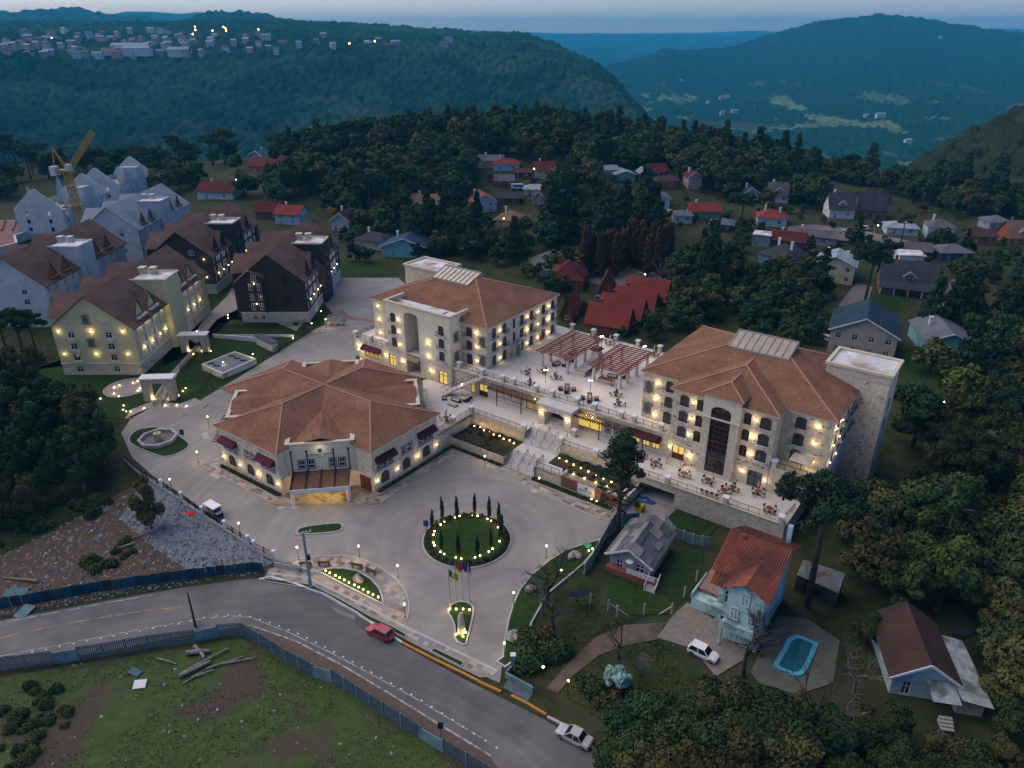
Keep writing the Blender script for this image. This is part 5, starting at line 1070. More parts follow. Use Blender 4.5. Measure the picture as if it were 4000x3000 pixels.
def arch_gate(cx_,cy_,label,w_=6.4,h_=5.0):
    c=fr((cx_,cy_),R(4));T=Thing('arch_gateway',label,'arch',(c[0],c[1],0),R(4))
    m=MB();x0,x1,y0,y1=c[0] - w_ / 2,c[0] + w_ / 2,c[1] - 1.0,c[1] + 1.0;o=(1.3,w_ - 1.3,0,h_ - .9,1.7)
    m.wall((x0,y0),(x1,y0),0,h_,[o],th=2.0);m.wall((x1,y1),(x0,y1),0,h_,[o],th=.01);m.wall((x1,y0),(x1,y1),0,h_);m.wall((x0,y1),(x0,y0),0,h_);T.part('wall',m,M_stone2)
    T.part('coping',MB().box(x0 - .3,x1 + .3,y0 - .3,y1 + .3,h_,h_ + .25),M_white)
    for x in (x0 + 1.1,x1 - 1.1):
        o_=T.put('uplight',proto('uplight',lambda:MB().lathe([(.1,0),(.14,.12),(.1,.2)],n=8).mesh('uplight',M_bulb)),(x + (.4 if x < c[0] else -.4),c[1],.05));lamp_light(o_,(0,0,.45),26,rad=.1)
    return T
p=G(*zp(1390,465));arch_gate(p[0] + .1,p[1] + .3,'grey stone arch over the walk beside the round paved circle');p=G(*zm(185,470));arch_gate(*p,'grey stone arch over the walk below the yellow apartment block',6.4,4.3)
def wr(pts,label,h=1.0):railing(label,[(*G(*p),0.03) for p in pts],h,1.5,0.0)
wr([zp(1330,530),zp(1420,380)],'railing on the left of the walk under the nearer stone arch');wr([zp(1400,530),zp(1475,400)],'railing on the right of the walk under the nearer stone arch')
wr([zm(10,690),zm(240,400)],'railing left of the walk under the farther stone arch');wr([zm(75,690),zm(250,430)],'railing right of the walk under the farther stone arch')
wr([zm(150,975),zm(560,740),zm(1000,520),zm(1400,300),zm(1590,280)],'long dark railing between the lawn and the lodge drive',1.1);wr([zm(320,370),zm(450,230),zm(1280,235),zm(1430,290)],'dark railing round the raised lawn by the brown apartment block')
wr([zm(470,215),zm(1240,205),zm(1380,165),zm(1480,150)],'dark railing along the walk in front of the brown apartment block');wr([zm(10,760),zm(250,745),zm(370,715),zm(270,825),zm(0,830)],'railing round the small ramp landing behind the stone arch')
T=Thing('flat_roof_kiosk','low plant room with grey gravel roof and white rim set in the lawn','building',(*G(*zm(460,715)),0),0.0)
q4=ccw([G(*zm(*p),1.5) for p in ((240,615),(600,475),(830,555),(465,715))]);T.part('wall',MB().prism(q4,0,1.5),M_cream);T.part('roof',MB().prism(inset(q4,.35),1.4,1.53),mat('grey_gravel',(.10,.115,.135),(.13,.145,.165),scale=4)); 
for p in ((570,525),(625,550),(690,575),(350,608),(410,632)):c=G(*zm(*p),1.6);T.part('roof_vent',MB().box(c[0] - .7,c[0] + .7,c[1] - .25,c[1] + .25,1.5,1.75),M_dark)
T=Thing('shed','cream shed with slanted blue grey roof beside the sloping lawn wall','shed',(*G(*zm(1020,490)),0),0.0)
q3=[G(*zm(840,400)),G(*zm(1015,490)),G(*zm(1070,470)),G(*zm(900,385))];T.part('wall',MB().prism(ccw(q3),0,2.2),M_cream);T.part('roof',MB().prism(inset(ccw(q3),-.3),2.2,2.45),mat('slate_blue',(.05,.065,.09),(.04,.05,.075),scale=3));p=G(*zm(1045,470));T.part('sign',MB().box(p[0] - .5,p[0] + .5,p[1] - .5,p[1] - .42,.8,1.4),mat('sign_red',(.35,.02,.02)))
single('garden_wall','low cream retaining wall across the lawn behind the shed','wall',MB().bar((*G(*zm(370,325)),.3),(*G(*zm(840,375)),.6),.25,1.2).bar((*G(*zm(370,322)),.3),(*G(*zm(1240,322)),.3),.25,.6),M_white)
# round paved circle on the lawn
c=G(*zp(1100,365));rr_=4.7;T=Thing('paved_circle','round paved circle ringed by garden lights on the lawn','paving',(*c,0),0.0);T.part('paving',MB().prism(arc(c[0],c[1],rr_,0,2 * math.pi,36)[:-1],-.05,.03),M_walk)
T.part('rim',MB().tube([(x,y,.05) for x,y in arc(c[0],c[1],rr_,0,2 * math.pi,36)],.12,5,cap=False),M_kerb)
# whitewashed planters (stacked pots) by the brown block
M_pot=mat('pot_white',(.46,.42,.37),(.36,.33,.29),scale=3)
pm_=proto('pot',lambda:MB().lathe([(.45,0),(.62,.45),(.58,.95),(.48,1.0),(.46,.75)],n=10).mesh('flower_pot',[M_pot]));pi_=proto('soil',lambda:MB().lathe([(.1,0),(.46,.02)],n=10).mesh('soil',M_dark))
k=0
for r_ in range(4):
    for q_ in range(5 if r_ % 2 else 6):
        p=G(*zm(1600 + 33 * q_ + (16 if r_ % 2 else 0) + 6 * r_,190 - 24 * r_ + 5 * (q_ % 2)),0);o=link('flower_pot',pm_,None,(p[0],p[1],.02));tag(o,'large white concrete flower pot standing among others by the drive','pot','white flower pots by the drive');link('soil',pi_,o,(0,0,.78));k += 1
ribbon('red_paving',[G(*zm(*p)) for p in ((1740,35),(1790,90),(1900,130),(2110,150))],1.6,.01,mat('red_concrete',(.26,.10,.08),(.22,.09,.075),scale=2))
# ================================================================== islands and planting beds of the forecourt
zb=ZM(0,2250,.25)
rc=((-13.73 - .05) / 2,92.25); 
RB=bed('roundabout',arc(rc[0],rc[1],6.85,0,2 * math.pi,48)[:-1],'round lawn island ringed by cypresses and warm garden lights',cat='traffic island')
_m=MB().lathe([(6.55,.12),(6.3,.34),(5.6,.38),(5.3,.1)],(rc[0],rc[1],0),48);_m.f.pop();_m.m.pop();RB.part('shrub_ring',_m,M_shrub)
fpts=smooth_poly([G(*z6(*p)) for p in ((1645,1085),(1680,1020),(1770,988),(1860,1010),(1890,1060),(1870,1180),(1835,1310),(1815,1390),(1705,1335),(1715,1230),(1690,1150))],1)
FB=bed('flag_island',fpts,'pear shaped lawn island with four flagpoles and a carved stone',cat='traffic island')
bed('lawn_island',smooth_poly([G(*z6(*p)) for p in ((345,395),(380,350),(700,312),(755,330),(750,375),(700,400),(420,422),(360,420))],2),'slim lozenge lawn island in front of the lodge canopy',cat='traffic island')
bed('fountain_island',smooth_poly([G(*zp(*p)) for p in ((1105,800),(1160,735),(1290,705),(1410,705),(1640,830),(1640,880),(1560,930),(1450,965),(1370,962),(1120,860))],2),'lawn island with an octagonal stone fountain basin',cat='traffic island')
hm_pts=[G(*z6(*p)) for p in ((500,747),(560,722),(640,706),(760,705),(880,730),(1000,800),(1070,880),(1100,960),(1105,1030),(1030,995),(750,852),(560,752))]
HM=bed('half_moon_lawn',hm_pts,'half moon lawn with two boulders and a row of garden lights')
bed('kerb_strip',[G(*z6(*p)) for p in ((75,795),(480,850),(700,960),(1000,1130),(1180,1210),(1305,1282),(1280,1312),(1190,1268),(1000,1172),(800,1060),(600,945),(450,882),(60,818))],'long narrow grass strip between footway and street kerb',kw=.1,h=.12)
bed('kerb_strip',[G(*z6(*p)) for p in ((1540,1398),(1800,1522),(1772,1562),(1505,1425))],'short narrow grass strip beside the gateway to the forecourt',kw=.1,h=.12)
bed('side_lawn',[G(*z7(*p)) for p in ((1650,675),(1520,712),(1350,770),(1200,860),(1050,985),(950,1110),(890,1240),(850,1370),(815,1560),(805,1690),(740,1740),(830,1790),(1000,1660),(1060,1400),(1200,1150),(1500,900),(1640,740))],'curving lawn edge with boulders along the right of the forecourt',cat='lawn')
bed('hedge_bed',[tuple(rotp(*p,TH)) for p in ((-108.6,60.6),(-92.4,60.6),(-92.4,61.7),(-108.6,61.7))],'narrow hedge bed under the left windows of the lodge',M_shrub,kw=.12,h=.25)
bed('hedge_bed',[tuple(rotp(*p,TH)) for p in ((-80.3,71.5),(-79.2,71.5),(-79.2,91.0),(-80.3,91.0))],'narrow hedge bed under the right windows of the lodge',M_shrub,kw=.12,h=.25)
bed('hedge_bed',[tuple(rotp(*p,TH)) for p in ((-79.2,90.0),(-68.2,90.0),(-68.2,90.95),(-79.2,90.95))],'narrow hedge bed below the terrace wall left of the stair',M_shrub,kw=.1,h=.25)
bed('hedge_bed',[tuple(rotp(*p,TH)) for p in ((-61.4,89.6),(-45.5,89.6),(-45.5,90.9),(-61.4,91.4))],'hedge bed in front of the brick sign wall',M_shrub,kw=.1,h=.3)
# fountain
c=G(*zp(1370,818));T=Thing('fountain','octagonal pale stone fountain basin with a short central pillar','fountain',(*c,.1),0.0)
o8=arc(c[0],c[1],3.6,math.pi / 8,2 * math.pi + math.pi / 8,8)[:-1];i8=arc(c[0],c[1],3.1,math.pi / 8,2 * math.pi + math.pi / 8,8)[:-1];m=MB()
for i in range(8):
    j=(i + 1) % 8;m.face([(*o8[i],.1),(*o8[j],.1),(*o8[j],.8),(*o8[i],.8)]);m.face([(*o8[i],.8),(*o8[j],.8),(*i8[j],.8),(*i8[i],.8)]);m.face([(*i8[i],.8),(*i8[j],.8),(*i8[j],.15),(*i8[i],.15)])
T.part('basin',m,M_kerb);T.part('basin_floor',MB().prism(i8,.1,.2),mat('wet_stone',(.16,.14,.13),(.10,.09,.08),scale=2));T.part('pillar',MB().lathe([(.65,.1),(.6,1.2),(.75,1.3),(.72,1.6),(.3,1.65)],(*c,0),12),M_stone2)
# ================================================================== slab paving of the footways
SLABC=[mat('slab_%s' % n,c1,tuple(v * .8 for v in c1),scale=1.2,rough=.85) for n,c1 in (('sand',(.33,.27,.20)),('pale',(.36,.33,.29)),('rust',(.22,.13,.09)),('grey',(.21,.20,.20)),('brown',(.17,.115,.085)))]
pave=[G(*z6(*p)) for p in ((165,642),(370,632),(560,605),(760,597),(900,625),(1060,690),(1200,790),(1290,900),(1325,1010),(1322,1090),(1295,1160),(1370,1245),(1480,1308),(1640,1385),(1810,1480),(2120,1585),(2060,1640),(1940,1652),(1760,1565),(1500,1432),(1270,1312),(1190,1268),(800,1060),(600,945),(450,882),(60,818),(110,715),(165,700))]
strips=[hm_pts,[G(*z6(*p)) for p in ((75,795),(480,850),(700,960),(1000,1130),(1180,1210),(1305,1282),(1280,1312),(1190,1268),(1000,1172),(800,1060),(600,945),(450,882),(60,818))],[G(*z6(*p)) for p in ((1540,1398),(1800,1522),(1772,1562),(1505,1425))]]
def slab_field(name,poly,holes,z,step,rot,nobj,seed):
    rr=random.Random(seed);base=sheet(name,poly,z - .012,mat('slab_joint',(.24,.22,.20),(.19,.175,.16),scale=2),.1)
    fp=[fr(p,rot) for p in poly];fh=[[fr(p,rot) for p in h] for h in holes];x0=min(p[0] for p in fp);x1=max(p[0] for p in fp);y0=min(p[1] for p in fp);y1=max(p[1] for p in fp)
    rest=MB();cells=[]
    y=y0
    while y < y1:
        h=step * rr.choice((.8,1,1,1.15));x=x0 - rr.random() * step
        while x < x1:
            w_=step * rr.choice((.75,1,1,1.3));cs=[(x + .02,y + .02),(x + w_ - .02,y + .02),(x + w_ - .02,y + h - .02),(x + .02,y + h - .02)]
            if all(inside(c,fp) for c in cs) and not any(inside(c,hh) for hh in fh for c in cs + [(x + w_ / 2,y + h / 2)]):cells.append((x,y,w_,h))
            x += w_
        y += h
    cells.sort(key=lambda c:rotp(c[0],c[1],rot)[1])
    for i,(x,y,w_,h) in enumerate(cells):
        mi=rr.choice((0,0,0,1,1,1,2,3,3,4));dz=rr.uniform(-.004,.006)
        if i < nobj:
            me=proto(('slab',round(w_,2),round(h,2),mi),lambda:MB().box(-w_ / 2 + .02,w_ / 2 - .02,-h / 2 + .02,h / 2 - .02,-.05,0).mesh('paving_slab',SLABC[mi]))
            q=rotp(x + w_ / 2,y + h / 2,rot);link('paving_slab',me,base,(q[0],q[1],z + dz),rot)
        else:qs=[rotp(x + a * w_,y + b * h,rot) for a,b in ((.03,.03),(.97,.03),(.97,.97),(.03,.97))];rest.face([(*q,z + dz) for q in qs],mi)
    if rest.f:o=link('paving_slab',rest.mesh('paving_slab',SLABC),base);o['kind']='stuff'
    return base
slab_field('footway',pave,strips,.03,.78,R(-33),295,3)
ribbon('kerb',[G(*z6(*p)) for p in ((370,632),(560,605),(760,597),(900,625),(1060,690),(1200,790),(1290,900),(1325,1010),(1322,1090),(1295,1160))],.18,.1,M_kerb,.2)
ribbon('tactile_strip',[G(*z6(*p)) for p in ((110,745),(470,800),(900,1010),(1320,1230),(1600,1360),(2090,1600))],.38,.045,M_kerb)
ls=[tuple(rotp(*p,TH)) for p in ((-112,59.3),(-91.4,59.3),(-89.6,60.2),(-84,64.5),(-78.8,68.6),(-77.6,69.8),(-77.6,88.5),(-66,88.6),(-46.5,87.0),(-44.6,88.6),(-45.2,90.6),(-61.3,91.2),(-68,90.9),(-79.1,90.9),(-80.3,87.4),(-80.3,71.2),(-84.6,71.0),(-92.3,63.8),(-92.3,61.8),(-108.5,61.8),(-112,63))]
slab_field('footway',ls,[],.05,.85,TH,0,5)
ribbon('kerb',[tuple(rotp(*p,TH)) for p in ((-112,59.3),(-91.4,59.3),(-89.6,60.2))],.16,.1,M_kerb,.2);ribbon('kerb',[tuple(rotp(*p,TH)) for p in ((-77.6,69.8),(-77.6,88.5),(-66,88.6),(-46.5,87.0),(-44.7,87.8),(-44.5,88.8))],.16,.1,M_kerb,.2)
ribbon('kerb',[tuple(rotp(*p,TH)) for p in ((-79.6,68.2),(-78.6,68.6),(-77.7,69.6))],.22,.13,M_yellow,.2);ribbon('kerb',[tuple(rotp(*p,TH)) for p in ((-92.2,59.25),(-91.2,59.3),(-89.8,60.0))],.22,.13,M_yellow,.2)
for pts in (((1700,1015),(1735,1040)),((1085,630),(1155,632)),((1575,595),(1625,598)),((1760,535),(1800,505))):ribbon('kerb',[G(*zp(*p)) for p in pts],.25,.12,M_yellow,.2)
# access covers
for zf,ps in ((zp,((1845,1115),(1885,1130))),(z5,((1545,180),(1665,180))),(z7,((1080,255),)),(zp,((1770,765),(1780,790)))):
    for p in ps:c=fr(G(*zf(*p)));single('access_cover','pale square access cover set in the forecourt paving','cover',MB().box(c[0] - .55,c[0] + .55,c[1] - .55,c[1] + .55,0,.012),M_kerb,(c[0],c[1],0),TH,'access covers in the forecourt')
# ================================================================== lamps
def lamp_post(x,y,z,label,h=2.15,heads=1,power=24.0,group='forecourt lamp posts'):
    def mk():
        m=MB();m.lathe([(.13,0),(.13,.08),(.05,.12),(.04,h - .25)],n=8);m.tube([(0,0,h - .3),(0,0,h - .1)],.03,6);return m.mesh('post',M_iron)
    o=link('lamp_post',None,None,(x,y,z),random.uniform(-.6,.6));tag(o,label,'lamp',group);link('post',proto(('lp',h),mk),o)
    hd=proto('lamphead',lambda:MB().lathe([(.04,-.08),(.11,.0),(.13,.09),(.10,.16),(.03,.2)],n=10).mesh('lantern',M_bulb))
    for k in range(heads):
        dx=0 if heads == 1 else (-.28 + .56 * k);l_=link('lantern',hd,o,(dx,0,h));lamp_light(l_,(0,0,-.32),power / heads,rad=.12)
        if heads > 1:link('arm',proto('larm',lambda:MB().bar((-.28,0,0),(.28,0,0),.05).mesh('arm',M_iron)),o,(0,0,h - .16)) if k == 0 else None
    return o
for zf,ps,lb in ((z6,((370,630),(897,620),(1230,790),(1290,1130)),'black lamp post on the slab footway round the half moon lawn'),(zp,((1720,1010),(1808,700)),'black lamp post at the yellow kerb beside the lodge'),
                   (za,((1487,255),(2080,640)),'black lamp post by the boundary railing above the rubble'),(z7,((1118,245),(900,1250),(1180,840)),'black lamp post at the edge of the forecourt near the lawn'),(z3,((430,1270),),'twin lamp post on the footway below the terrace wall'),(zd,((598,695),),'low lamp post at the corner of the gateway lawn'),
                   (zm,((490,690),(1590,215),(1440,420 - 160),(540,170),(810,640 - 40)),'lamp post along the lawn walks below the apartment blocks')):
    for p in ps:q=G(*zf(*p));lamp_post(q[0],q[1],0.0,lb)
for s,t in ((-71.4,109.4),(-61.9,110.3),(-71.4,131.1),(-61.4,131.4)):q=rotp(s,t,TH);lamp_post(q[0],q[1],ZU,'twin headed lamp post standing on the upper terrace',2.6,2,40.0,'terrace lamp posts')
q=rotp(-87.0,102.6,TH);lamp_post(*q,ZL,'lamp post on the lower terrace beside the wicker lounge set',2.4)
q=rotp(-117.2,103.2,TH);lamp_post(*q,ZL,'lamp post beside the awning of the left hotel',2.4)
M_spot=emis('garden_spot',(1.0,.68,.28),8.0)
def spot(x,y,z,label,group,power=5.0,c=(1,.70,.30)):
    me=proto('gspot',lambda:MB().lathe([(.05,0),(.05,.12)],n=6,mi=0).lathe([(.05,.12),(.10,.19),(.085,.28)],n=8,mi=1).mesh('garden_light',[M_iron,M_spot]))
    o=link('garden_light',me,None,(x,y,z));tag(o,label,'garden light',group);lamp_light(o,(0,0,.55),power,c,.1);return o
for p in ((605,745),(640,763),(688,785),(725,803),(765,823),(805,845),(852,868),(890,886),(928,907),(972,930),(1012,950),(1058,972)):q=G(*z6(*p));spot(*q,.12,'low garden light in the straight row on the half moon lawn','garden lights of the half moon lawn',6.5)
for p in ((303,550),(270,575),(393,512),(433,500),(545,495),(588,497),(672,525),(705,543),(763,597),(780,625),(778,718),(717,783),(686,808),(610,843),(566,857),(447,870),(400,860),(300,830),(268,810),(217,755),(208,730),(208,662),(217,632)):q=G(*z7(*p));spot(*q,.3,'low garden light among shrubs round the round island','garden lights of the roundabout',4.5)
for p in ((348,1298),(403,1297),(463,1297),(518,1303),(405,1515),(445,1482),(485,1500),(462,1533)):q=G(*z7(*p));spot(*q,.12,'low garden light at the flagpoles and carved stone','garden lights of the flag island',5.5)
for p in ((930,1508),(978,1532),(1310,960),(1548,790),(1580,775)):q=G(*z7(*p));spot(*q,.12,'low garden light on the curving right hand lawn','garden lights of the right lawn',5.0)
for p in ((1235,492 - 150),(720,393 - 6),(990,366),(1032,350),(1152,328),(1190,312),(1192,395),(1228,365),(1210,375),(1028,445),(985,418),(1070,525),(1092,575),(1130,575),(1065,562),(1245,548),(1290,450),(1500,460),(1545,438),(1580,400),(1605,375),(1428,522),(1530,520),(1612,528),(845,452),(870,465),(220,428)):q=G(*zp(*p));spot(*q,.0,'low garden light scattered on the lawn near the paved circle','garden lights on the apartment lawn',4.5)
for p in ((40,480 - 10),(340,480),(155,515),(190,268),(500,655 + 20),(960,450),(1230,338),(1535,48),(530,115 + 10),(1610 - 380,345)):q=G(*zm(*p));spot(*q,.0,'low garden light on the lawns beneath the apartment blocks','garden lights on the apartment lawn',5.0)
for k in range(9):q=rotp(-79.3 + 1.25 * k,96.9 - .12 * k + (.3 if k % 2 else 0),TH);spot(*q,1.75,'amber uplight in the flower bed against the terrace wall','uplights of the left terrace bed',6.0,(1,.62,.18))
for k in range(8):q=rotp(-59.3 + 1.6 * k,95.8 - .2 * k,TH);spot(*q,2.2,'amber uplight in the flower bed behind the brick sign wall','uplights of the right terrace bed',5.0,(1,.66,.2))
for k in range(2):q=rotp(-49.6 + 1.0 * k,90.6,TH);spot(*q,.25,'pair of amber lights in the hedge before the brick sign wall','hedge lights',7.0,(1,.66,.15))
# brick sign wall
T=Thing('sign_wall','red brick planter wall carrying a white hotel sign','sign',(-50,92,0));T.part('brick_wall',MB().box(-56.2,-45.4,91.6,91.9,.0,2.0),M_brick);T.part('side_wall',MB().box(-56.5,-56.2,91.6,95.2,0,2.2),M_stone2);T.part('side_wall',MB().box(-45.4,-45.1,91.6,95.2,0,2.2),M_stone2);T.part('gravel_bed',MB().box(-56.2,-45.4,91.9,94.2,1.2,1.6),mat('gravel',(.20,.16,.11),(.15,.12,.085),scale=5))
T.part('sign_panel',MB().box(-52.9,-49.6,91.52,91.6,.1,1.95),M_white);plane_text(T,'BUONA VITTA',.34,(-51.25,91.5,.75),0,M_letter);T.part('sign_emblem',MB().face([(-51.45,91.5,1.2),(-51.05,91.5,1.2),(-51.05,91.5,1.45),(-51.25,91.5,1.2),]).face([(-51.45,91.5,1.2),(-51.45,91.5,1.6),(-51.05,91.5,1.6),(-51.05,91.5,1.2)]),MATS['emblem_green'])
for k in range(5):q=rotp(-55 + 2.2 * k,93.6,TH);spot(*q,1.6,'cool white spotlight on the gravel bed behind the brick wall','spotlights of the sign wall',5.0,(.75,.95,.85))
# ================================================================== flags, carved stone, boulders, benches
M_pole=mat('flag_pole',(.30,.29,.27),rough=.4,metal=.5)
def flag_mesh(cols,fold):
    m=MB();n=8
    for k in range(n):
        y0,y1=.12 * math.sin(k * 1.3),.12 * math.sin((k + 1) * 1.3);x0,x1=.09 * k * fold,.09 * (k + 1) * fold;d0,d1=.10 * k,.10 * (k + 1)
        for b_,(za_,zb_) in enumerate(((-1.1,-.75),(-.75,-.35),(-.35,0))):m.face([(x0,y0,za_ - d0),(x1,y1,za_ - d1),(x1,y1,zb_ - d1),(x0,y0,zb_ - d0)],cols(b_,k,n))
    return m
FG,FY,FR_,FBl,FN=mat('flag_green',(.01,.12,.04)),mat('flag_yellow',(.55,.42,.02)),mat('flag_red',(.42,.015,.02)),mat('flag_blue',(.02,.05,.22)),mat('flag_navy',(.012,.02,.06))
for i,(p,lb,cm,fo) in enumerate((((352,1278),'green flag with yellow centre',([FG,FY],lambda b,k,n:1 if (b == 1 and 1 < k < 7) or (k in (3,4,5)) else 0),1.6),((406,1215),'red flag with green and yellow edges',([FR_,FG,FY],lambda b,k,n:1 if b == 2 and k < 3 else (2 if b == 0 else 0)),1.2),((460,1210),'blue flag',([FBl],lambda b,k,n:0),1.0),((517,1225),'hanging dark navy flag',([FN],lambda b,k,n:0),.35))):
    q=G(*z7(*p));T=Thing('flagpole','slim flagpole flying a ' + lb,'flagpole',(q[0],q[1],.1),0.0,'flagpoles on the island');T.part('pole',MB().lathe([(.09,.1),(.05,6.7),(.02,6.75)],(*q,0),8),M_pole);T.part('base',MB().lathe([(.2,.1),(.2,.25)],(*q,0),8),M_kerb)
    link('flag',flag_mesh(cm[1],fo).mesh('flag',cm[0]),T.e,(.05,0,6.45))
q=G(*z7(448,1490));T=Thing('standing_stone','tall carved standing stone lit from below on the flag island','sculpture',(*q,.1),0.0)
ss=MB();ss.tube([(q[0],q[1],.1),(q[0] + .03,q[1] + .05,1.4),(q[0] - .02,q[1] + .1,2.6),(q[0] + .05,q[1] + .12,3.3)],[.52,.5,.42,.22],7);T.part('stone',ss,M_stone2)
def boulder(x,y,z,r,seed,label,group,sq=(1.2,.8,.6)):
    m=MB().blob((0,0,r * sq[2] * .6),r,sq,9,6,0,.18,seed);o=link('boulder',m.mesh('boulder',mat('boulder_stone',(.30,.27,.24),(.17,.14,.12),scale=2.5,detail=6)),None,(x,y,z),seed * 1.3);tag(o,label,'boulder',group)
for i,p in enumerate(((870,800),(893,820))):q=G(*z6(*p));boulder(*q,.1,.62,i + 1,'pale rounded boulder on the half moon lawn','boulders on the half moon lawn')
for i,p in enumerate(((870,1545),(895,1515),(935,1545))):q=G(*z7(*p));boulder(*q,.1,.75,i + 4,'brown boulder beside garden lights on the gateway lawn','boulders on the gateway lawn')
for i,p in enumerate(((1405,835),(1440,830),(1045,1125))):q=G(*z7(*p));boulder(*q,.1,.8,i + 8,'tan split boulder on the curving right hand lawn','boulders on the right lawn')
def bench(x,y,rz):
    o=link('park_bench',None,None,(x,y,.03),rz);tag(o,'red wood bench on the slab footway facing the forecourt','bench','benches on the footway')
    sl=proto('bslat',lambda:MB().box(-.85,.85,-.05,.05,0,.04).mesh('slat',M_wood))
    for k in range(4):link('slat',sl,o,(0,-.2 + .13 * k,.45))
    for k in range(3):link('slat',sl,o,(0,.28 + .03 * k,.58 + .15 * k),0,None,R(75))
    for s in (-.7,.7):link('leg',proto('bleg',lambda:MB().box(-.04,.04,-.25,.3,.0,.06).box(-.04,.04,-.22,-.14,.06,.45).box(-.04,.04,.2,.3,.06,.92).box(-.04,.04,-.22,.3,.39,.45).mesh('leg',M_iron)),o,(s,0,0))
for p,rz in (((432,685),.05),((590,680),.05),((877,700),-.25),((1000,750),-.55)):q=G(*z6(*p));bench(*q,rz + math.pi)
def bollard_lamp(p):
    q=G(*p);o=link('bollard',proto('bol',lambda:MB().lathe([(.16,0),(.14,.1),(.09,.15),(.09,.7),(.14,.8),(.05,.95)],n=8).mesh('bollard',M_white)),None,(*q,.03));tag(o,'short white bollard between the red benches','bollard','white bollards')
for p in (z6(940,722),z6(487,690)):bollard_lamp(p)
# ================================================================== fences
T=Thing('boundary_wall','low pale wall with white posts and dark mesh along the rubble lot','fence',(*G(*za(2210,780)),0),0.0)
wpts=[G(*za(*p)) for p in ((1080,0),(1180,95),(1325,190),(1400,240),(1575,350),(1755,475),(1950,600),(2150,730),(2200,775))] + [G(*z5(*p)) for p in ((1490,640),)]
bw=MB();ml=MB()
for p,q in zip(wpts[:-1],wpts[1:]):bw.bar((*p,.2),(*q,.2),.3,.5)
T.part('low_wall',bw,M_kerb)
for p in wpts[3:]:T.part('post',MB().box(p[0] - .22,p[0] + .22,p[1] - .22,p[1] + .22,0,1.75).box(p[0] - .27,p[0] + .27,p[1] - .27,p[1] + .27,1.75,1.85),M_white)
for p,q in zip(wpts[:-1],wpts[1:]):
    P_,Q_=Vector((*p,0)),Vector((*q,0));n=max(2,round((Q_ - P_).length / 2.1));ml.bar((*p,1.45),(*q,1.45),.05);ml.bar((*p,.55),(*q,.55),.05)
    nb=int((Q_ - P_).length / .15)
    for k in range(nb):w_=P_.lerp(Q_,(k + .5) / nb);ml.bar(w_ + Vector((0,0,.45)),w_ + Vector((0,0,1.45)),.016)
    for k in range(1,n):w_=P_.lerp(Q_,k / n);T.part('stake',MB().box(w_.x - .07,w_.x + .07,w_.y - .07,w_.y + .07,.3,1.6),M_iron)
T.part('mesh',ml,M_iron)
railing('short dark railing from the last white post along the slab footway',[(*G(*z5(1500,690)),.05),(*G(*z5(1720,740)),.05)],.9,1.4,0.0);single('retaining_wall','sloping pale retaining wall beside the slab footway and pole','wall',MB().bar((*G(*z5(1490,690)),.4),(*G(*z5(1790,745)),.2),.3,.9),M_kerb)
# corrugated blue fence along the street
M_corr=[mat('corrugated_%d' % i,c,tuple(v * .75 for v in c),scale=1.5,rough=.6,metal=.2) for i,c in enumerate(((.012,.075,.105),(.015,.055,.09),(.025,.095,.12),(.01,.05,.07)))]
cpts=[G(*za(*p)) for p in ((-260,1325),(0,1275),(300,1225),(800,1135),(1250,1070),(1700,1010),(2210,955),(2280,960))];T=Thing('corrugated_fence','dark teal fence of patched corrugated sheets along the street','fence',(*cpts[1],0),0.0);k=0
for p,q in zip(cpts[:-1],cpts[1:]):
    L=math.dist(p,q);n=max(1,round(L / 1.25));ang=math.atan2(q[1] - p[1],q[0] - p[0])
    for i in range(n):
        w_=(p[0] + (q[0] - p[0]) * (i + .5) / n,p[1] + (q[1] - p[1]) * (i + .5) / n);mi=(k * 7 + k // 3) % 4
        def mk(mi=mi):
            m=MB();N=12
            for j in range(N):x0=-.66 + 1.32 * j / N;x1=-.66 + 1.32 * (j + 1) / N;y0,y1=(.03 if j % 2 else -.03),(-.03 if j % 2 else .03);m.face([(x0,y0,0),(x1,y1,0),(x1,y1,1.75),(x0,y0,1.75)])
            return m.mesh('sheet',M_corr[mi])
        T.put('sheet',proto(('corr',mi),mk),(w_[0],w_[1],-.1 + .05 * math.sin(k * 2.1)),ang + .02 * math.sin(k));k += 1
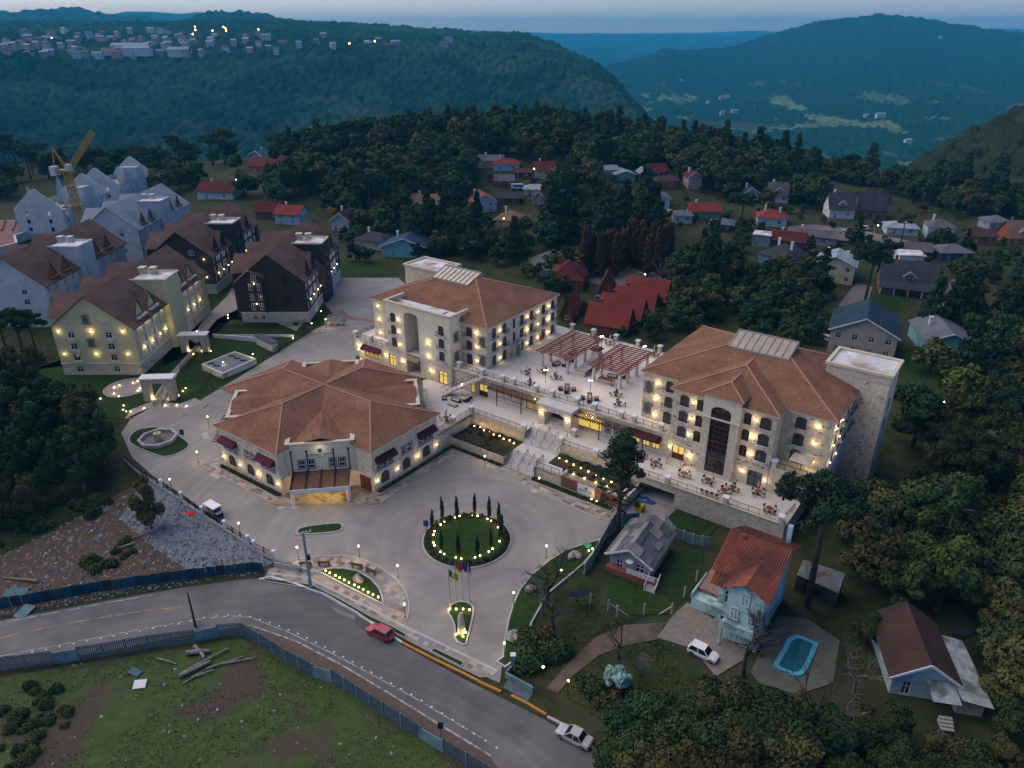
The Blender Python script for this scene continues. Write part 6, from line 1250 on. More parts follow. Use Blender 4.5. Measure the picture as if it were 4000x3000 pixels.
# concrete slat fence along the near side of the street
M_slat=mat('slat_concrete',(.085,.135,.15),(.05,.08,.09),scale=2.0,rough=.9,detail=6);M_slab=mat('solid_panel',(.14,.23,.25),(.09,.15,.165),scale=.9,rough=.9)
fpx=[zb(-260,870),zb(0,815),zb(230,790),zb(460,760),zb(690,722),zb(900,690),zb(1290,620),zb(1690,570),zb(1890,525),zb(2090,510)] + [zc(95,505),zc(260,600),zc(480,740),zc(720,870),zc(880,915),zc(1100,1060),zc(1320,1200),zc(1640,1405),zc(1840,1520),zc(2040,1640),zc(2240,1760),zc(2420,1870)]
T=Thing('slat_fence','long weathered concrete slat fence below the curving street','fence',(*G(*fpx[1]),-.1),0.0);solid={3,8 - 1,13,17}
for i,(p,q) in enumerate(zip(fpx[:-1],fpx[1:])):
    p,q=G(*p),G(*q);L=math.dist(p,q);n=max(1,round(L / 2.6));ang=math.atan2(q[1] - p[1],q[0] - p[0]);l_=L / n
    for k in range(n):
        w_=(p[0] + (q[0] - p[0]) * k / n,p[1] + (q[1] - p[1]) * k / n);lr=round(l_,1)
        if i in solid:T.put('solid_panel',proto(('solidp',lr),lambda:MB().box(.05,l_ - .05,-.05,.05,-.1,1.75).mesh('solid_panel',M_slab)),(*w_,0),ang)
        else:
            def mk(l_=l_):
                m=MB();c_=int(l_ / .23)
                for j in range(c_):x=(j + .5) * l_ / c_;m.box(x - .07,x + .07,-.035,.035,-.1,2.1)
                for z_ in (.5,1.6):m.box(0,l_,.035,.075,z_,z_ + .12)
                return m.mesh('slat_panel',M_slat)
            T.put('slat_panel',proto(('slatp',lr),mk),(*w_,0),ang)
        T.put('fence_post',proto('fpost',lambda:MB().box(-.07,.07,-.09,.09,-.1,2.15).mesh('fence_post',M_slab)),(*w_,0),ang)
# studs along the cycle lane
sm=proto('stud',lambda:MB().prism([(-.15,-.08),(.15,-.08),(.12,.08),(-.12,.08)],0,.07).mesh('road_stud',M_white))
lane=[G(*p) for p in ((8,1323 + 100),(60,1411),(130,1397),(200,1383),(270,1370),(335,1357),(400,1346),(440,1335),(475,1330),(505,1328),(530,1330),(560,1338),(600,1351),(650,1372),(700,1397),(760,1429),(830,1468),(900,1507),(950,1538),(1000,1570),(1050,1601),(1080,1620))]
dist=0.0
for p,q in zip(lane[:-1],lane[1:]):
    L=math.dist(p,q); 
    while dist < L:
        w_=(p[0] + (q[0] - p[0]) * dist / L,p[1] + (q[1] - p[1]) * dist / L);o=link('road_stud',sm,None,(*w_,-.02),math.atan2(q[1] - p[1],q[0] - p[0]));tag(o,'small white stud in the row between cycle lane and carriageway','road stud','lane studs on the street');dist += 1.55
    dist -= L
# poles
def pole(px,top_row,label,r=.16,m=None,arms=False):
    q=G(*px);h=HZ(*q,top_row);T=Thing('utility_pole',label,'pole',(*q,0),0.0);T.part('shaft',MB().lathe([(r,0),(r * .7,h)],(*q,0),8),m or M_conc)
    if arms:
        T.part('cross_arm',MB().bar((q[0] - 1.0,q[1] - .5,h - .2),(q[0] + 1.0,q[1] + .5,h - .2),.14).bar((q[0] - 1.0,q[1] - .5,h - 1.0),(q[0] + .8,q[1] + .4,h - 1.0),.12),M_kerb)
        for k in (-.9,-.3,.4,.9):T.part('insulator',MB().lathe([(.05,0),(.08,.15),(.04,.25)],(q[0] + k,q[1] + k * .5,h - .12),6),M_white)
        T.part('junction_box',MB().box(q[0] + .12,q[0] + .5,q[1] - .2,q[1] + .2,h * .52,h * .6),M_iron)
    return T
pole(z6(475,875),z6(0,395)[1],'tall blue grey concrete utility pole with cross arms beside the street',.24,mat('pole_blue',(.17,.25,.27),(.13,.19,.21),scale=1),True)
pole(z5(805,1210),z5(0,920)[1],'broken dark wooden pole standing at the slat fence',.15,mat('dark_timber',(.03,.026,.022),rough=.9))
q=G(*zc(1822,1400));T=Thing('road_sign','dark rectangular road sign on a post behind the slat fence','sign',(*q,0),0.0);T.part('post',MB().box(q[0] - .03,q[0] + .03,q[1] - .03,q[1] + .03,0,2.4),M_iron);T.part('plate',MB().box(q[0] - .3,q[0] + .3,q[1] - .07,q[1] - .03,1.5,2.5),M_iron)
for p,lb in ((zp(1582,800),'blue and white notice board on the fountain island'),(z7(145,600),'blue direction board at the edge of the round island'),(zm(1405,290),'dark framed notice board by the apartment walk')):
    q=G(*p);T=Thing('notice_board',lb,'sign',(*q,0),0.0);T.part('post',MB().box(q[0] - .04,q[0] + .04,q[1] - .04,q[1] + .04,0,1.9),M_iron);T.part('board',MB().box(q[0] - .4,q[0] + .4,q[1] - .09,q[1] - .04,.8,1.9),FBl)
# ================================================================== terrace furniture
M_wick=mat('dark_wicker',(.055,.028,.020),(.035,.018,.014),scale=8,rough=.7);M_cush=mat('cream_cushion',(.42,.37,.29),(.36,.32,.25),scale=3,rough=.9);M_tabl=mat('table_wood',(.13,.045,.03),(.09,.032,.022),scale=3,rough=.5)
def big_pergola(s0,s1,t0,t1,z,label):
    T=Thing('pergola',label,'pergola',((s0 + s1) / 2,(t0 + t1) / 2,ZU)); 
    colm=proto('pcol',lambda:MB().lathe([(.42,0),(.42,.15),(.34,.2),(.28,z - ZU - .35),(.36,z - ZU - .25),(.4,z - ZU - .1)],n=12).mesh('column',mat('white_column',(.46,.44,.41),rough=.8),smooth=False))
    for s in (s0 + 1.1,s1 - .9):
        for t in (t0 + .4,t0 + 3.4,t0 + 7.2,t1 - .8):T.put('column',colm,(s,t,ZU))
        T.part('beam',MB().bar((s,t0 - .4,z - .02),(s,t1 + .4,z - .02),.18,.3),M_orangewood)
    ra=proto(('raf',s1 - s0),lambda:MB().bar((s0 - (s0 + s1) / 2 - .3,0,.23),(s1 - (s0 + s1) / 2 + .3,0,.23),.12,.22).mesh('rafter',M_orangewood));n=15
    for k in range(n):T.put('rafter',ra,((s0 + s1) / 2,t0 + (t1 - t0) * k / (n - 1),z))
    pu=proto(('pur',t1 - t0),lambda:MB().bar((0,t0 - (t0 + t1) / 2 - .4,.4),(0,t1 - (t0 + t1) / 2 + .4,.4),.10,.14).mesh('purlin',M_orangewood))
    for k in range(6):T.put('purlin',pu,(s0 + .3 + (s1 - s0 - .6) * k / 5,(t0 + t1) / 2,z))
big_pergola(-77.4,-69.4,115.2,128.2,11.7,'large square red timber pergola on white columns left of the chimney');big_pergola(-65.4,-57.6,115.2,127.8,11.7,'large square red timber pergola on white columns right of the chimney')
T=Thing('fireplace','outdoor stone fireplace with tapered chimney and long counter between the pergolas','fireplace',(-67.5,119,ZU));m=MB()
ch=[((-68.9,-66.3),(121.0,123.4),0),((-68.8,-66.4),(121.1,123.3),1.4),((-68.3,-66.9),(121.5,122.9),3.6)]
for (x,y,z),(x2,y2,z2_) in zip(ch[:-1],ch[1:]):
    A=[(x[0],y[0]),(x[1],y[0]),(x[1],y[1]),(x[0],y[1])];B=[(x2[0],y2[0]),(x2[1],y2[0]),(x2[1],y2[1]),(x2[0],y2[1])]
    for i in range(4):j=(i + 1) % 4;m.face([(*A[i],ZU + z),(*A[j],ZU + z),(*B[j],ZU + z2_),(*B[i],ZU + z2_)])
T.part('chimney',m,M_stone);T.part('chimney_cap',MB().box(-68.7,-66.5,121.1,123.3,ZU + 3.6,ZU + 3.8).box(-68.4,-66.8,121.4,123.0,ZU + 3.8,ZU + 4.1),mat('cap_red',(.13,.04,.03),(.09,.03,.025),scale=2))
cw=MB();cw.wall((-68.6,116.0),(-66.6,116.0),ZU,ZU + 1.1);cw.wall((-66.6,116.0),(-66.6,121.0),ZU,ZU + 1.1,[op(2.5,ZU + .1,3.4,.8,.4)],th=.5);cw.wall((-68.6,121),(-68.6,116),ZU,ZU + 1.1);T.part('counter',cw,M_stone);T.part('counter_top',MB().box(-68.8,-66.4,115.8,121.0,ZU + 1.1,ZU + 1.22),M_conc)
def chair_mesh():
    return {'seat':MB().box(-.24,.24,-.24,.24,.42,.48).mesh('seat',M_cush),'backrest':MB().box(-.24,.24,.2,.25,.5,.9).mesh('backrest',M_wick),'leg':MB().box(-.02,.02,-.02,.02,0,.42).mesh('leg',M_wick)}
CM=chair_mesh()
def chair(x,y,z,rz,label,group):
    o=link('chair',None,None,(x,y,z),rz);tag(o,label,'chair',group);link('seat',CM['seat'],o);link('backrest',CM['backrest'],o)
    for sx in (-.2,.2):
        for sy in (-.2,.2):link('leg',CM['leg'],o,(sx,sy,0))
tt_=proto('ttop',lambda:MB().lathe([(.55,.70),(.55,.75)],n=16).mesh('table_top',M_tabl));tl_=proto('tleg',lambda:MB().lathe([(.3,0),(.28,.04),(.05,.08),(.05,.70)],n=8).mesh('pedestal',M_iron))
def closed_umbrella(x,y,z,label,group):
    o=link('umbrella',None,None,(x,y,z));tag(o,label,'umbrella',group);link('pole',proto('upole',lambda:MB().lathe([(.25,0),(.22,.06),(.03,.08),(.025,2.3)],n=6).mesh('pole',M_iron)),o)
    link('canopy',proto('ucan',lambda:MB().lathe([(.10,1.05),(.16,1.25),(.11,1.8),(.03,2.35)],n=8).mesh('canopy',mat('canvas',(.42,.38,.31)))),o)
def table_set(s,t,z,where,nch,umb,group,seed):
    x,y=rotp(s,t,TH);o=link('table',None,None,(x,y,z));tag(o,'round dark table ' + where,'table',group + ' tables');link('table_top',tt_,o);link('pedestal',tl_,o);rr=random.Random(seed);a0=rr.uniform(0,6)
    for k in range(nch):a=a0 + 2 * math.pi * k / nch + rr.uniform(-.2,.2);d=rr.uniform(.8,1.0);chair(x + d * math.cos(a),y + d * math.sin(a),z,a - math.pi / 2 + rr.uniform(-.3,.3),'dark wicker chair at a round table ' + where,group + ' chairs')
    if umb:closed_umbrella(x + .05,y + .55,z,'closed beige parasol by a round table ' + where,group + ' parasols')
for i,(s,t,u) in enumerate(((-76.6,110.3,1),(-74.3,112.7,0),(-70.6,111.9,1),(-73.3,106.7,1),(-57.5,112.2,1),(-55.1,109.0,1))):table_set(s,t,ZU,'on the open front of the upper terrace',3,u,'upper terrace',i)
for i,(s,t) in enumerate(((-70.7,133.7),(-60.2,133.8),(-75.0,134.8),(-54.4,133.6))):table_set(s,t,ZU,'near the back railing of the upper terrace',4,1,'back terrace',20 + i)
for i,(s,t) in enumerate(((-46.7,101.8),(-43.4,101.0),(-38.1,100.6),(-34.2,101.1),(-30.1,101.4),(-30.9,99.7),(-26.4,102.6),(-23.4,99.0))):table_set(s,t,ZL,'on the cafe terrace of the bay fronted hotel',4,i in (4,6),'cafe terrace',40 + i)
for i,s in enumerate((-84.9,-82.6)):table_set(s,90.5 + i * 2,ZL,'beside the railing behind the lodge',3,i,'lodge terrace',60 + i)
for k in range(4):q=rotp(-33.8 + .8 * k,97.9,TH);chair(*q,ZL,TH + math.pi + .1 * k,'dark chair in the row pushed against the terrace railing','chairs along the railing')
sofa_p={'base':lambda w_:MB().box(-w_ / 2,w_ / 2,-.42,.42,.1,.34).box(-w_ / 2,w_ / 2,.3,.42,.34,.78).box(-w_ / 2,-w_ / 2 + .12,-.42,.3,.34,.6).box(w_ / 2 - .12,w_ / 2,-.42,.3,.34,.6).mesh('frame',M_wick),'cush':lambda w_:MB().box(-w_ / 2 + .14,w_ / 2 - .14,-.4,.28,.35,.48).box(-w_ / 2 + .14,w_ / 2 - .14,.16,.29,.48,.82).mesh('cushion',M_cush)}
def sofa(s,t,z,rz,w_,label,group,name='armchair',cat='armchair'):
    x,y=rotp(s,t,TH);o=link(name,None,None,(x,y,z),TH + rz);tag(o,label,cat,group);link('frame',proto(('sf',w_),lambda:sofa_p['base'](w_)),o);link('cushion',proto(('sc',w_),lambda:sofa_p['cush'](w_)),o)
for (s,t) in ((-66.1,108.8),(-60.6,107.9)):
    wh='round the fire table below the left pergola edge' if s < -64 else 'round the fire table near the railing'
    for a in (.5,2.1,3.6,5.2):sofa(s + 1.25 * math.cos(a),t + 1.25 * math.sin(a),ZU,a - math.pi / 2,.9,'dark wicker armchair with cream cushions ' + wh,'lounge armchairs')
    x,y=rotp(s,t,TH);o=link('fire_table',proto('firet',lambda:MB().lathe([(.3,0),(.5,.5),(.62,.52),(.62,.58)],n=14).mesh('fire_table',M_tabl)),None,(x,y,ZU));tag(o,'round low fire table ' + ('below the left pergola edge' if s < -64 else 'near the railing'),'table','fire tables');link('burner',proto('burn',lambda:MB().lathe([(.18,.58),(.16,.62)],n=10).mesh('burner',M_white)),o)
for (s,t,rz,w_,lb) in ((-74.2,117.6,1.5,1.9,'left'),(-72.6,118.6,-1.6,1.9,'left'),(-73.2,121.0,0,1.9,'left'),(-62.0,119.0,.2,1.9,'right'),(-60.0,120.6,-1.6,1.9,'right'),(-74.6,124.5,1.5,1.9,'left')):sofa(s,t,ZU,rz,w_,'two seat dark wicker sofa with cream cushions under the %s pergola' % lb,'lounge sofas','sofa','sofa')
T=Thing('bar_table','long red timber bar table with a sunken top under the right pergola','table',(-61.6,115.9,ZU));T.part('table_top',MB().box(-63.2,-60.0,115.3,116.5,ZU + .95,ZU + 1.03),M_orangewood);T.part('planter_slot',MB().box(-62.6,-60.6,115.75,116.05,ZU + 1.03,ZU + 1.05),M_iron)
for s in (-63.1,-60.2):
    for t in (115.4,116.4):T.part('leg',MB().box(s,s + .12,t - .06,t + .06,ZU,ZU + .95),M_wood)
for s,t,rz in ((-86.2,99.8,0),(-84.6,101.4,-1.6)):sofa(s,t,ZL,rz,2.1,'dark wicker sofa of the lounge set beside the curved stair','stair lounge sofas','sofa','sofa')
sofa(-88.6,99.0,ZL,.6,.9,'single wicker armchair beside the curved stair',None);x,y=rotp(-85.6,98.0,TH);o=link('ottoman',proto('otto',lambda:MB().box(-1,1,-.5,.5,.1,.34).box(-.95,.95,-.45,.45,.34,.46).mesh('ottoman',M_cush)),None,(x,y,ZL),TH);tag(o,'low cream daybed of the lounge set beside the curved stair','daybed')
for s,t,lb in ((-81.6,99.0,'grey'),(-82.4,92.2,'pale')):q=rotp(s,t,TH);closed_umbrella(*q,ZL,'closed %s parasol at the corner of the lower terrace' % lb,'lower terrace parasols')
q=fr(G(*zr(442,205)));T=Thing('crate','yellow wire crate on the garage driveway','crate',(q[0],q[1],0));T.part('box',MB().box(q[0] - .6,q[0] + .6,q[1] - .6,q[1] + .6,.05,1.1),mat('crate_yellow',(.34,.23,.02),(.22,.14,.015),scale=5))
T.part('slat',MB().box(q[0] - .63,q[0] + .63,q[1] - .63,q[1] - .6,.3,.4),M_crane);T.part('slat',MB().box(q[0] - .63,q[0] + .63,q[1] - .63,q[1] - .6,.7,.8),M_crane)
tp=MB();qq=G(*zr(475,135));rr=random.Random(5)
for k in range(14):a=rr.uniform(0,6.28);r_=rr.uniform(.2,1.3);c=(qq[0] + r_ * math.cos(a) * 1.3,qq[1] + r_ * math.sin(a));tp.blob((*c,.05),rr.uniform(.25,.6),(1.3,.8,.25),6,3,0,.3,k)
single('tarpaulin','crumpled blue tarpaulin on the garage driveway','tarpaulin',tp,mat('tarp_blue',(.015,.06,.22),rough=.4))
# ================================================================== vehicles
M_tyre=mat('tyre',(.012,.012,.013),rough=.8);M_rim=mat('rim',(.30,.31,.32),rough=.35,metal=.8);M_carglass=mat('car_glass',(.010,.013,.016),rough=.06,spec=.9);M_tail=mat('tail_lamp',(.30,.01,.01),rough=.25)
def car(px,py,heading,paint,label,L=3.9,W_=1.66,H_=1.45,hatch=True,z=0.0,world=None,parts=True):
    x,y=world or G(px,py,z);o=link('parked_car',None,None,(x,y,z),heading);tag(o,label,'car',None)
    hb=H_ * .56;xs_=[-L / 2,-L / 2 + .12,-L * .32,0,L * .25,L * .40,L / 2 - .1,L / 2]
    wl_=[.78,.94,1,1,1,.97,.86,.70];zt=[hb * .82,hb * .97,hb,hb,hb * .98,hb * .90,hb * .78,hb * .66];zb_=[.34,.24,.2,.2,.2,.22,.26,.36]
    if not hatch:zt[0]=hb * .86
    m=MB();rows=[]
    for i in range(len(xs_)):
        hw=W_ / 2 * wl_[i];prof=[(-hw * .92,zb_[i]),(-hw,(zb_[i] + zt[i]) * .5),(-hw * .94,zt[i] * .97),(-hw * .5,zt[i] * 1.02),(hw * .5,zt[i] * 1.02),(hw * .94,zt[i] * .97),(hw,(zb_[i] + zt[i]) * .5),(hw * .92,zb_[i])]
        rows.append([(xs_[i],p[0],p[1]) for p in prof])
    for a,b in zip(rows[:-1],rows[1:]):
        for j in range(7):m.face([a[j],b[j],b[j + 1],a[j + 1]])
    m.face(rows[0]);m.face(rows[-1][::-1]);link('body',m.mesh('body',paint,smooth=False),o)
    c0,c1,c2,c3=(-L * .46 if hatch else -L * .30),(-L * .37 if hatch else -L * .18),L * .07,L * .24;hw,tw_=W_ * .46,W_ * .37;zr_,z0_=H_,hb * .98
    g_=MB();A=[(c0,-hw,z0_),(c3,-hw,z0_),(c3,hw,z0_),(c0,hw,z0_)];B=[(c1,-tw_,zr_ - .05),(c2,-tw_,zr_ - .05),(c2,tw_,zr_ - .05),(c1,tw_,zr_ - .05)]
    for i in range(4):j=(i + 1) % 4;g_.face([A[i],A[j],B[j],B[i]])
    link('windows',g_.mesh('windows',M_carglass),o);rf_=MB().box(c1 - .05,c2 + .05,-tw_ - .02,tw_ + .02,zr_ - .06,zr_)
    for i in range(4):rf_.bar(A[i],B[i],.09)
    mid=((c0 + c3) / 2,(c1 + c2) / 2)
    for s in (-1,1):rf_.bar((mid[0],s * hw,z0_),(mid[1],s * tw_,zr_ - .05),.09)
    link('roof',rf_.mesh('roof',paint),o)
    if parts:
        wm_=proto('wheel',lambda:MB().tube([(0,-.1,0),(0,.1,0)],.31,14).mesh('wheel',M_tyre));rm_=proto('rim',lambda:MB().tube([(0,-.11,0),(0,.11,0)],.19,10).mesh('rim',M_rim))
        for sx in (-L * .31,L * .32):
            for sy in (-1,1):w_=link('wheel',wm_,o,(sx,sy * (W_ / 2 - .1),.31));link('rim',rm_,w_)
        for sy in (-1,1):
            link('headlight',proto('hl',lambda:MB().box(-.06,.06,-.17,.17,-.07,.07).mesh('headlight',M_white)),o,(L / 2 - .06,sy * W_ * .28,hb * .62));link('tail_light',proto('tl',lambda:MB().box(-.04,.04,-.12,.12,-.16,.16).mesh('tail_light',M_tail)),o,(-L / 2 + .03,sy * W_ * .34,hb * .72))
        link('number_plate',proto('np',lambda:MB().box(-.02,.02,-.2,.2,-.06,.06).mesh('number_plate',M_white)),o,(-L / 2 + .0,0,hb * .6))
    return o
def paint(n,c):return mat('car_' + n,c,rough=.3,spec=.5)
car(*z6(1075,1285),R(148),paint('red',(.30,.012,.03)),'small crimson hatchback parked at the white kerb of the street')
car(*zr(985,1460),R(-36),paint('white',(.62,.62,.64)),'white hatchback parked on the stone paved yard of the red roofed house',L=3.8)
car(*zd(1200,1410),R(148),paint('silver',(.34,.33,.34)),'old silver three door coupe parked beside the footway trees',L=4.1,hatch=False)
gc=G(*z5(968,245));T=Thing('golf_cart','white roofed electric shuttle cart parked by the boundary wall','cart',(*fr(gc,R(-36)),0),R(-36));ox,oy=fr(gc,R(-36))
T.part('roof',MB().box(ox - 1.6,ox + 1.3,oy - .75,oy + .75,1.85,1.97),mat('cart_roof',(.66,.64,.70),rough=.4));T.part('body',MB().box(ox - 1.6,ox + 1.4,oy - .6,oy + .6,.3,.55).box(ox + 1.0,ox + 1.7,oy - .6,oy + .6,.3,.95),M_dark);T.part('bonnet',MB().prism([(ox + 1.05,oy - .55),(ox + 1.75,oy - .45),(ox + 1.75,oy + .45),(ox + 1.05,oy + .55)],.95,1.05),paint('pale',(.5,.54,.56)));T.part('windscreen',MB().face([(ox + 1.1,oy - .6,1.0),(ox + 1.1,oy + .6,1.0),(ox + 1.2,oy + .6,1.85),(ox + 1.2,oy - .6,1.85)]),M_carglass)
for k in range(3):T.part('seat',MB().box(ox - 1.4 + k * .85,ox - .85 + k * .85,oy - .55,oy + .55,.55,.8).box(ox - 1.45 + k * .85,ox - 1.35 + k * .85,oy - .55,oy + .55,.8,1.2),M_cush)
for sx in (-1.1,1.25):
    for sy in (-.6,.6):T.put('wheel',proto('cwheel',lambda:MB().tube([(0,-.09,0),(0,.09,0)],.24,12).mesh('wheel',M_tyre)),(ox + sx,oy + sy,.24))
for sx in (-1.5,-.1,1.15):
    for sy in (-.68,.68):T.part('roof_post',MB().bar((ox + sx,oy + sy,.5),(ox + sx,oy + sy,1.86),.05),M_iron)
# village cars
for px,hd,pn,lb,L in ((h1(1965,845),2.6,('ice',(.45,.50,.53)),'pale sedan parked at the street bend above the yellow house',4.3),(h1(2130,820),2.7,('white',0),'white sedan parked just behind the pale one in the village street',4.3),(h1(1490,1360),.5,('white',0),'white hatchback under the carport of the yellow house',3.9),(h1(55,640),.6,('silver',0),'silver car at the green traffic circle',4.2),(h3(712,410),.2,('red',0),'bright red car parked before the dark red roofed house',4.3),(h3(805,432),.1,('black',(.02,.02,.025)),'black car parked beside the wooden pole in the village',4.2),(h5(485,390),1.9,('white',0),'white car parked beside the big teal roofed house',4.4),(h6(935,610),1.2,('grey',(.12,.13,.15)),'grey car between the red roofed cabins',4.2),(h6(915,660),1.2,('black',0),'black car between the red roofed cabins',4.2),(zn(1990,1325 + 760),.2,('black',0),'covered car',4.3)):
    if lb == 'covered car':continue
    x,y,z=GG(*px);car(0,0,hd,MATS['car_' + pn[0]] if 'car_' + pn[0] in MATS else paint(pn[0],pn[1]),lb,L=L,z=z + .1,world=(x,y))
q=GG(*h3(605,525));T=Thing('delivery_van','white and blue minibus parked at the village street','van',(q[0],q[1],q[2] + .1),0.0);x,y,z=T.o;T.part('body',MB().box(x - 2.7,x + 2.7,y - 1,y + 1,z + .4,z + 2.4),paint('ice',0));T.part('windows',MB().box(x - 2.75,x - 1.9,y - .9,y + .9,z + 1.3,z + 2.1).box(x - 1.6,x + 2.5,y - 1.04,y - 1.0,z + 1.3,z + 2.0),M_carglass)
for sx in (-1.8,1.8):T.put('wheel',PROTO['wheel'],(x + sx,y - .95,z + .31))
q=GG(*h1(1115,580));T=Thing('tractor','small yellow tractor parked among village gardens','tractor',(q[0],q[1],q[2] + .1),.4);x,y=fr((q[0],q[1]),.4);T.o=(x,y,q[2] + .1);T.e.location=(q[0],q[1],q[2] + .1);z=q[2] + .1
T.part('body',MB().box(x - 1.6,x + 1.2,y - .6,y + .6,z + .6,z + 1.5),M_crane);T.part('cab',MB().box(x - 1.3,x,y - .7,y + .7,z + 1.5,z + 2.7),M_crane)
for sx,r_ in ((-1,.7),(.9,.45)):T.part('wheel',MB().tube([(x + sx,y - .9,z + r_),(x + sx,y - .6,z + r_)],r_,12),M_tyre)
# ================================================================== village houses
def roofm(n,c):return shingle_mat('roof_' + n,c,tuple(v * .72 for v in c)) if 'roof_' + n not in MATS else MATS['roof_' + n]
RM={k:roofm(k,c) for k,c in dict(red=(.22,.048,.036),dred=(.105,.026,.024),teal=(.026,.052,.070),slate=(.050,.055,.064),grey=(.13,.14,.155),ice=(.28,.33,.37),tan=(.21,.135,.09),orange=(.25,.10,.055),brown=(.070,.042,.036),blue=(.035,.075,.135),mauve=(.12,.105,.115)).items()}
WMt={k:mat('wall_' + k,c,tuple(v * .82 for v in c),scale=.8,rough=.9) for k,c in dict(white=(.50,.50,.49),cream=(.42,.38,.29),yellow=(.42,.40,.25),teal=(.15,.37,.38),pink=(.40,.27,.26),orange=(.24,.075,.03),grey=(.22,.23,.26),green=(.12,.30,.21),brick=(.18,.07,.045),blue=(.14,.22,.27),ltblue=(.33,.44,.47),dark=(.05,.045,.045),beige=(.36,.31,.26)).items()}
SHUT=mat('red_shutter',(.22,.035,.015),(.16,.025,.012),scale=3)
def house(pl,pr,dep,ze_,rise,kind,rk,wk,label,chim=1,shut=False,nw=2,floors=1,ov=.6,name='house',flat=False,z=None,dormer=False,porch=False):
    xl,yl,zl_=GG(*pl);xr,yr,zr_=GG(*pr);zg=min(zl_,zr_) + .05 if z is None else z
    ang=math.atan2(yr - yl,xr - xl);w_=math.hypot(xr - xl,yr - yl);a0=fr((xl,yl),ang);x0,y0=a0;x1,y1=x0 + w_,y0 + dep
    T=Thing(name,label,'house',((x0 + x1) / 2,y0,zg),ang);wl=MB();hf=ze_ / floors
    pane=M_glass if not shut else None
    for a,b,n in (((x0,y0),(x1,y0),nw),((x1,y0),(x1,y1),2),((x0,y1),(x0,y0),1),((x1,y1),(x0,y1),0)):
        L=math.dist(a,b);ops=[]
        for f_ in range(floors):
            for k in range(n):
                u=L * (k + .5) / n;zb_=zg + f_ * hf + hf * .30;ww,hh=min(1.3,L / (n + 1)),min(1.35,hf * .48)
                if f_ == 0 and k == 0 and a == (x0,y0) and n > 1:zb_=zg + .05;hh=min(2.1,hf * .8);ww=1.0
                ops.append(op(u,zb_,ww,hh));win(T,a,b,u,zb_,round(ww,1),round(hh,1),'apt',pane=SHUT if shut else M_glass)
        wl.wall(a,b,zg - .6,zg + ze_,ops)
    zt=zg + ze_;r=MB();X0,X1,Y0,Y1=x0 - ov,x1 + ov,y0 - ov,y1 + ov;th=.18
    if flat:r.box(x0 - .3,x1 + .3,y0 - .3,y1 + .3,zt,zt + .35)
    elif kind == 'h':hip(r,X0,X1,Y0,Y1,zt - .1,rise)
    elif kind == 'g':
        m_=(x0 + x1) / 2;s=rise / (w_ / 2);e=zt - ov * s
        for dz in (0,th):r.face([(X0,Y0,e + dz),(m_,Y0,zt + rise + dz),(m_,Y1,zt + rise + dz),(X0,Y1,e + dz)]);r.face([(m_,Y0,zt + rise + dz),(X1,Y0,e + dz),(X1,Y1,e + dz),(m_,Y1,zt + rise + dz)])
        for yy in (Y0,Y1):r.face([(X0,yy,e),(m_,yy,zt + rise),(m_,yy,zt + rise + th),(X0,yy,e + th)]);r.face([(m_,yy,zt + rise),(X1,yy,e),(X1,yy,e + th),(m_,yy,zt + rise + th)])
        for yy in (y0,y1):wl.face([(x0,yy,zt),(x1,yy,zt),(m_,yy,zt + rise)])
    else:
        m_=(y0 + y1) / 2;s=rise / (dep / 2);e=zt - ov * s
        for dz in (0,th):r.face([(X0,Y0,e + dz),(X1,Y0,e + dz),(X1,m_,zt + rise + dz),(X0,m_,zt + rise + dz)]);r.face([(X0,m_,zt + rise + dz),(X1,m_,zt + rise + dz),(X1,Y1,e + dz),(X0,Y1,e + dz)])
        for xx in (X0,X1):r.face([(xx,Y0,e),(xx,m_,zt + rise),(xx,m_,zt + rise + th),(xx,Y0,e + th)]);r.face([(xx,m_,zt + rise),(xx,Y1,e),(xx,Y1,e + th),(xx,m_,zt + rise + th)])
        r.face([(X0,Y0,e),(X1,Y0,e),(X1,Y0,e + th),(X0,Y0,e + th)])
        for xx in (x0,x1):wl.face([(xx,y0,zt),(xx,y1,zt),(xx,m_,zt + rise)])
    T.part('wall',wl,WMt[wk]);T.part('roof',r,M_whiteroof if flat else RM[rk])
    if kind == 'g' and not flat:
        m_=(x0 + x1) / 2;s=rise / (w_ / 2);e=zt - ov * s;bb=MB().bar((X0,Y0 - .05,e + .05),(m_,Y0 - .05,zt + rise + .05),.1,.28).bar((X1,Y0 - .05,e + .05),(m_,Y0 - .05,zt + rise + .05),.1,.28);T.part('bargeboard',bb,M_white if wk not in ('orange','brick') else M_wood)
    for k in range(chim):
        cx_,cy_=x0 + w_ * (.25 + .5 * k),y0 + dep * (.62 - .2 * k);T.part('chimney',MB().box(cx_ - .35,cx_ + .35,cy_ - .3,cy_ + .3,zt,zt + rise + .9).box(cx_ - .45,cx_ + .45,cy_ - .4,cy_ + .4,zt + rise + .9,zt + rise + 1.05),WMt['brick'] if wk in ('orange','brick') else M_white)
    if dormer:
        c=(x0 + x1) / 2;d=MB();zb_=zt + .4;yb_=y0 + .6;hw=1.6;m_=(y0 + y1) / 2;s=rise / (dep / 2);zp=zb_ + 2.6;yk=y0 + (zp - zt) / s
        d.face([(c - hw,yb_,zb_),(c + hw,yb_,zb_),(c + hw,yb_,zb_ + 1.3),(c,yb_,zp),(c - hw,yb_,zb_ + 1.3)]);d.face([(c - hw,yb_,zb_),(c - hw,yb_,zb_ + 1.3),(c - hw,yb_ + 2.4,zb_ + 1.3)]);d.face([(c + hw,yb_,zb_),(c + hw,yb_ + 2.4,zb_ + 1.3),(c + hw,yb_,zb_ + 1.3)]);o=T.part('dormer',d,WMt['white' if wk != 'brick' else 'beige'])
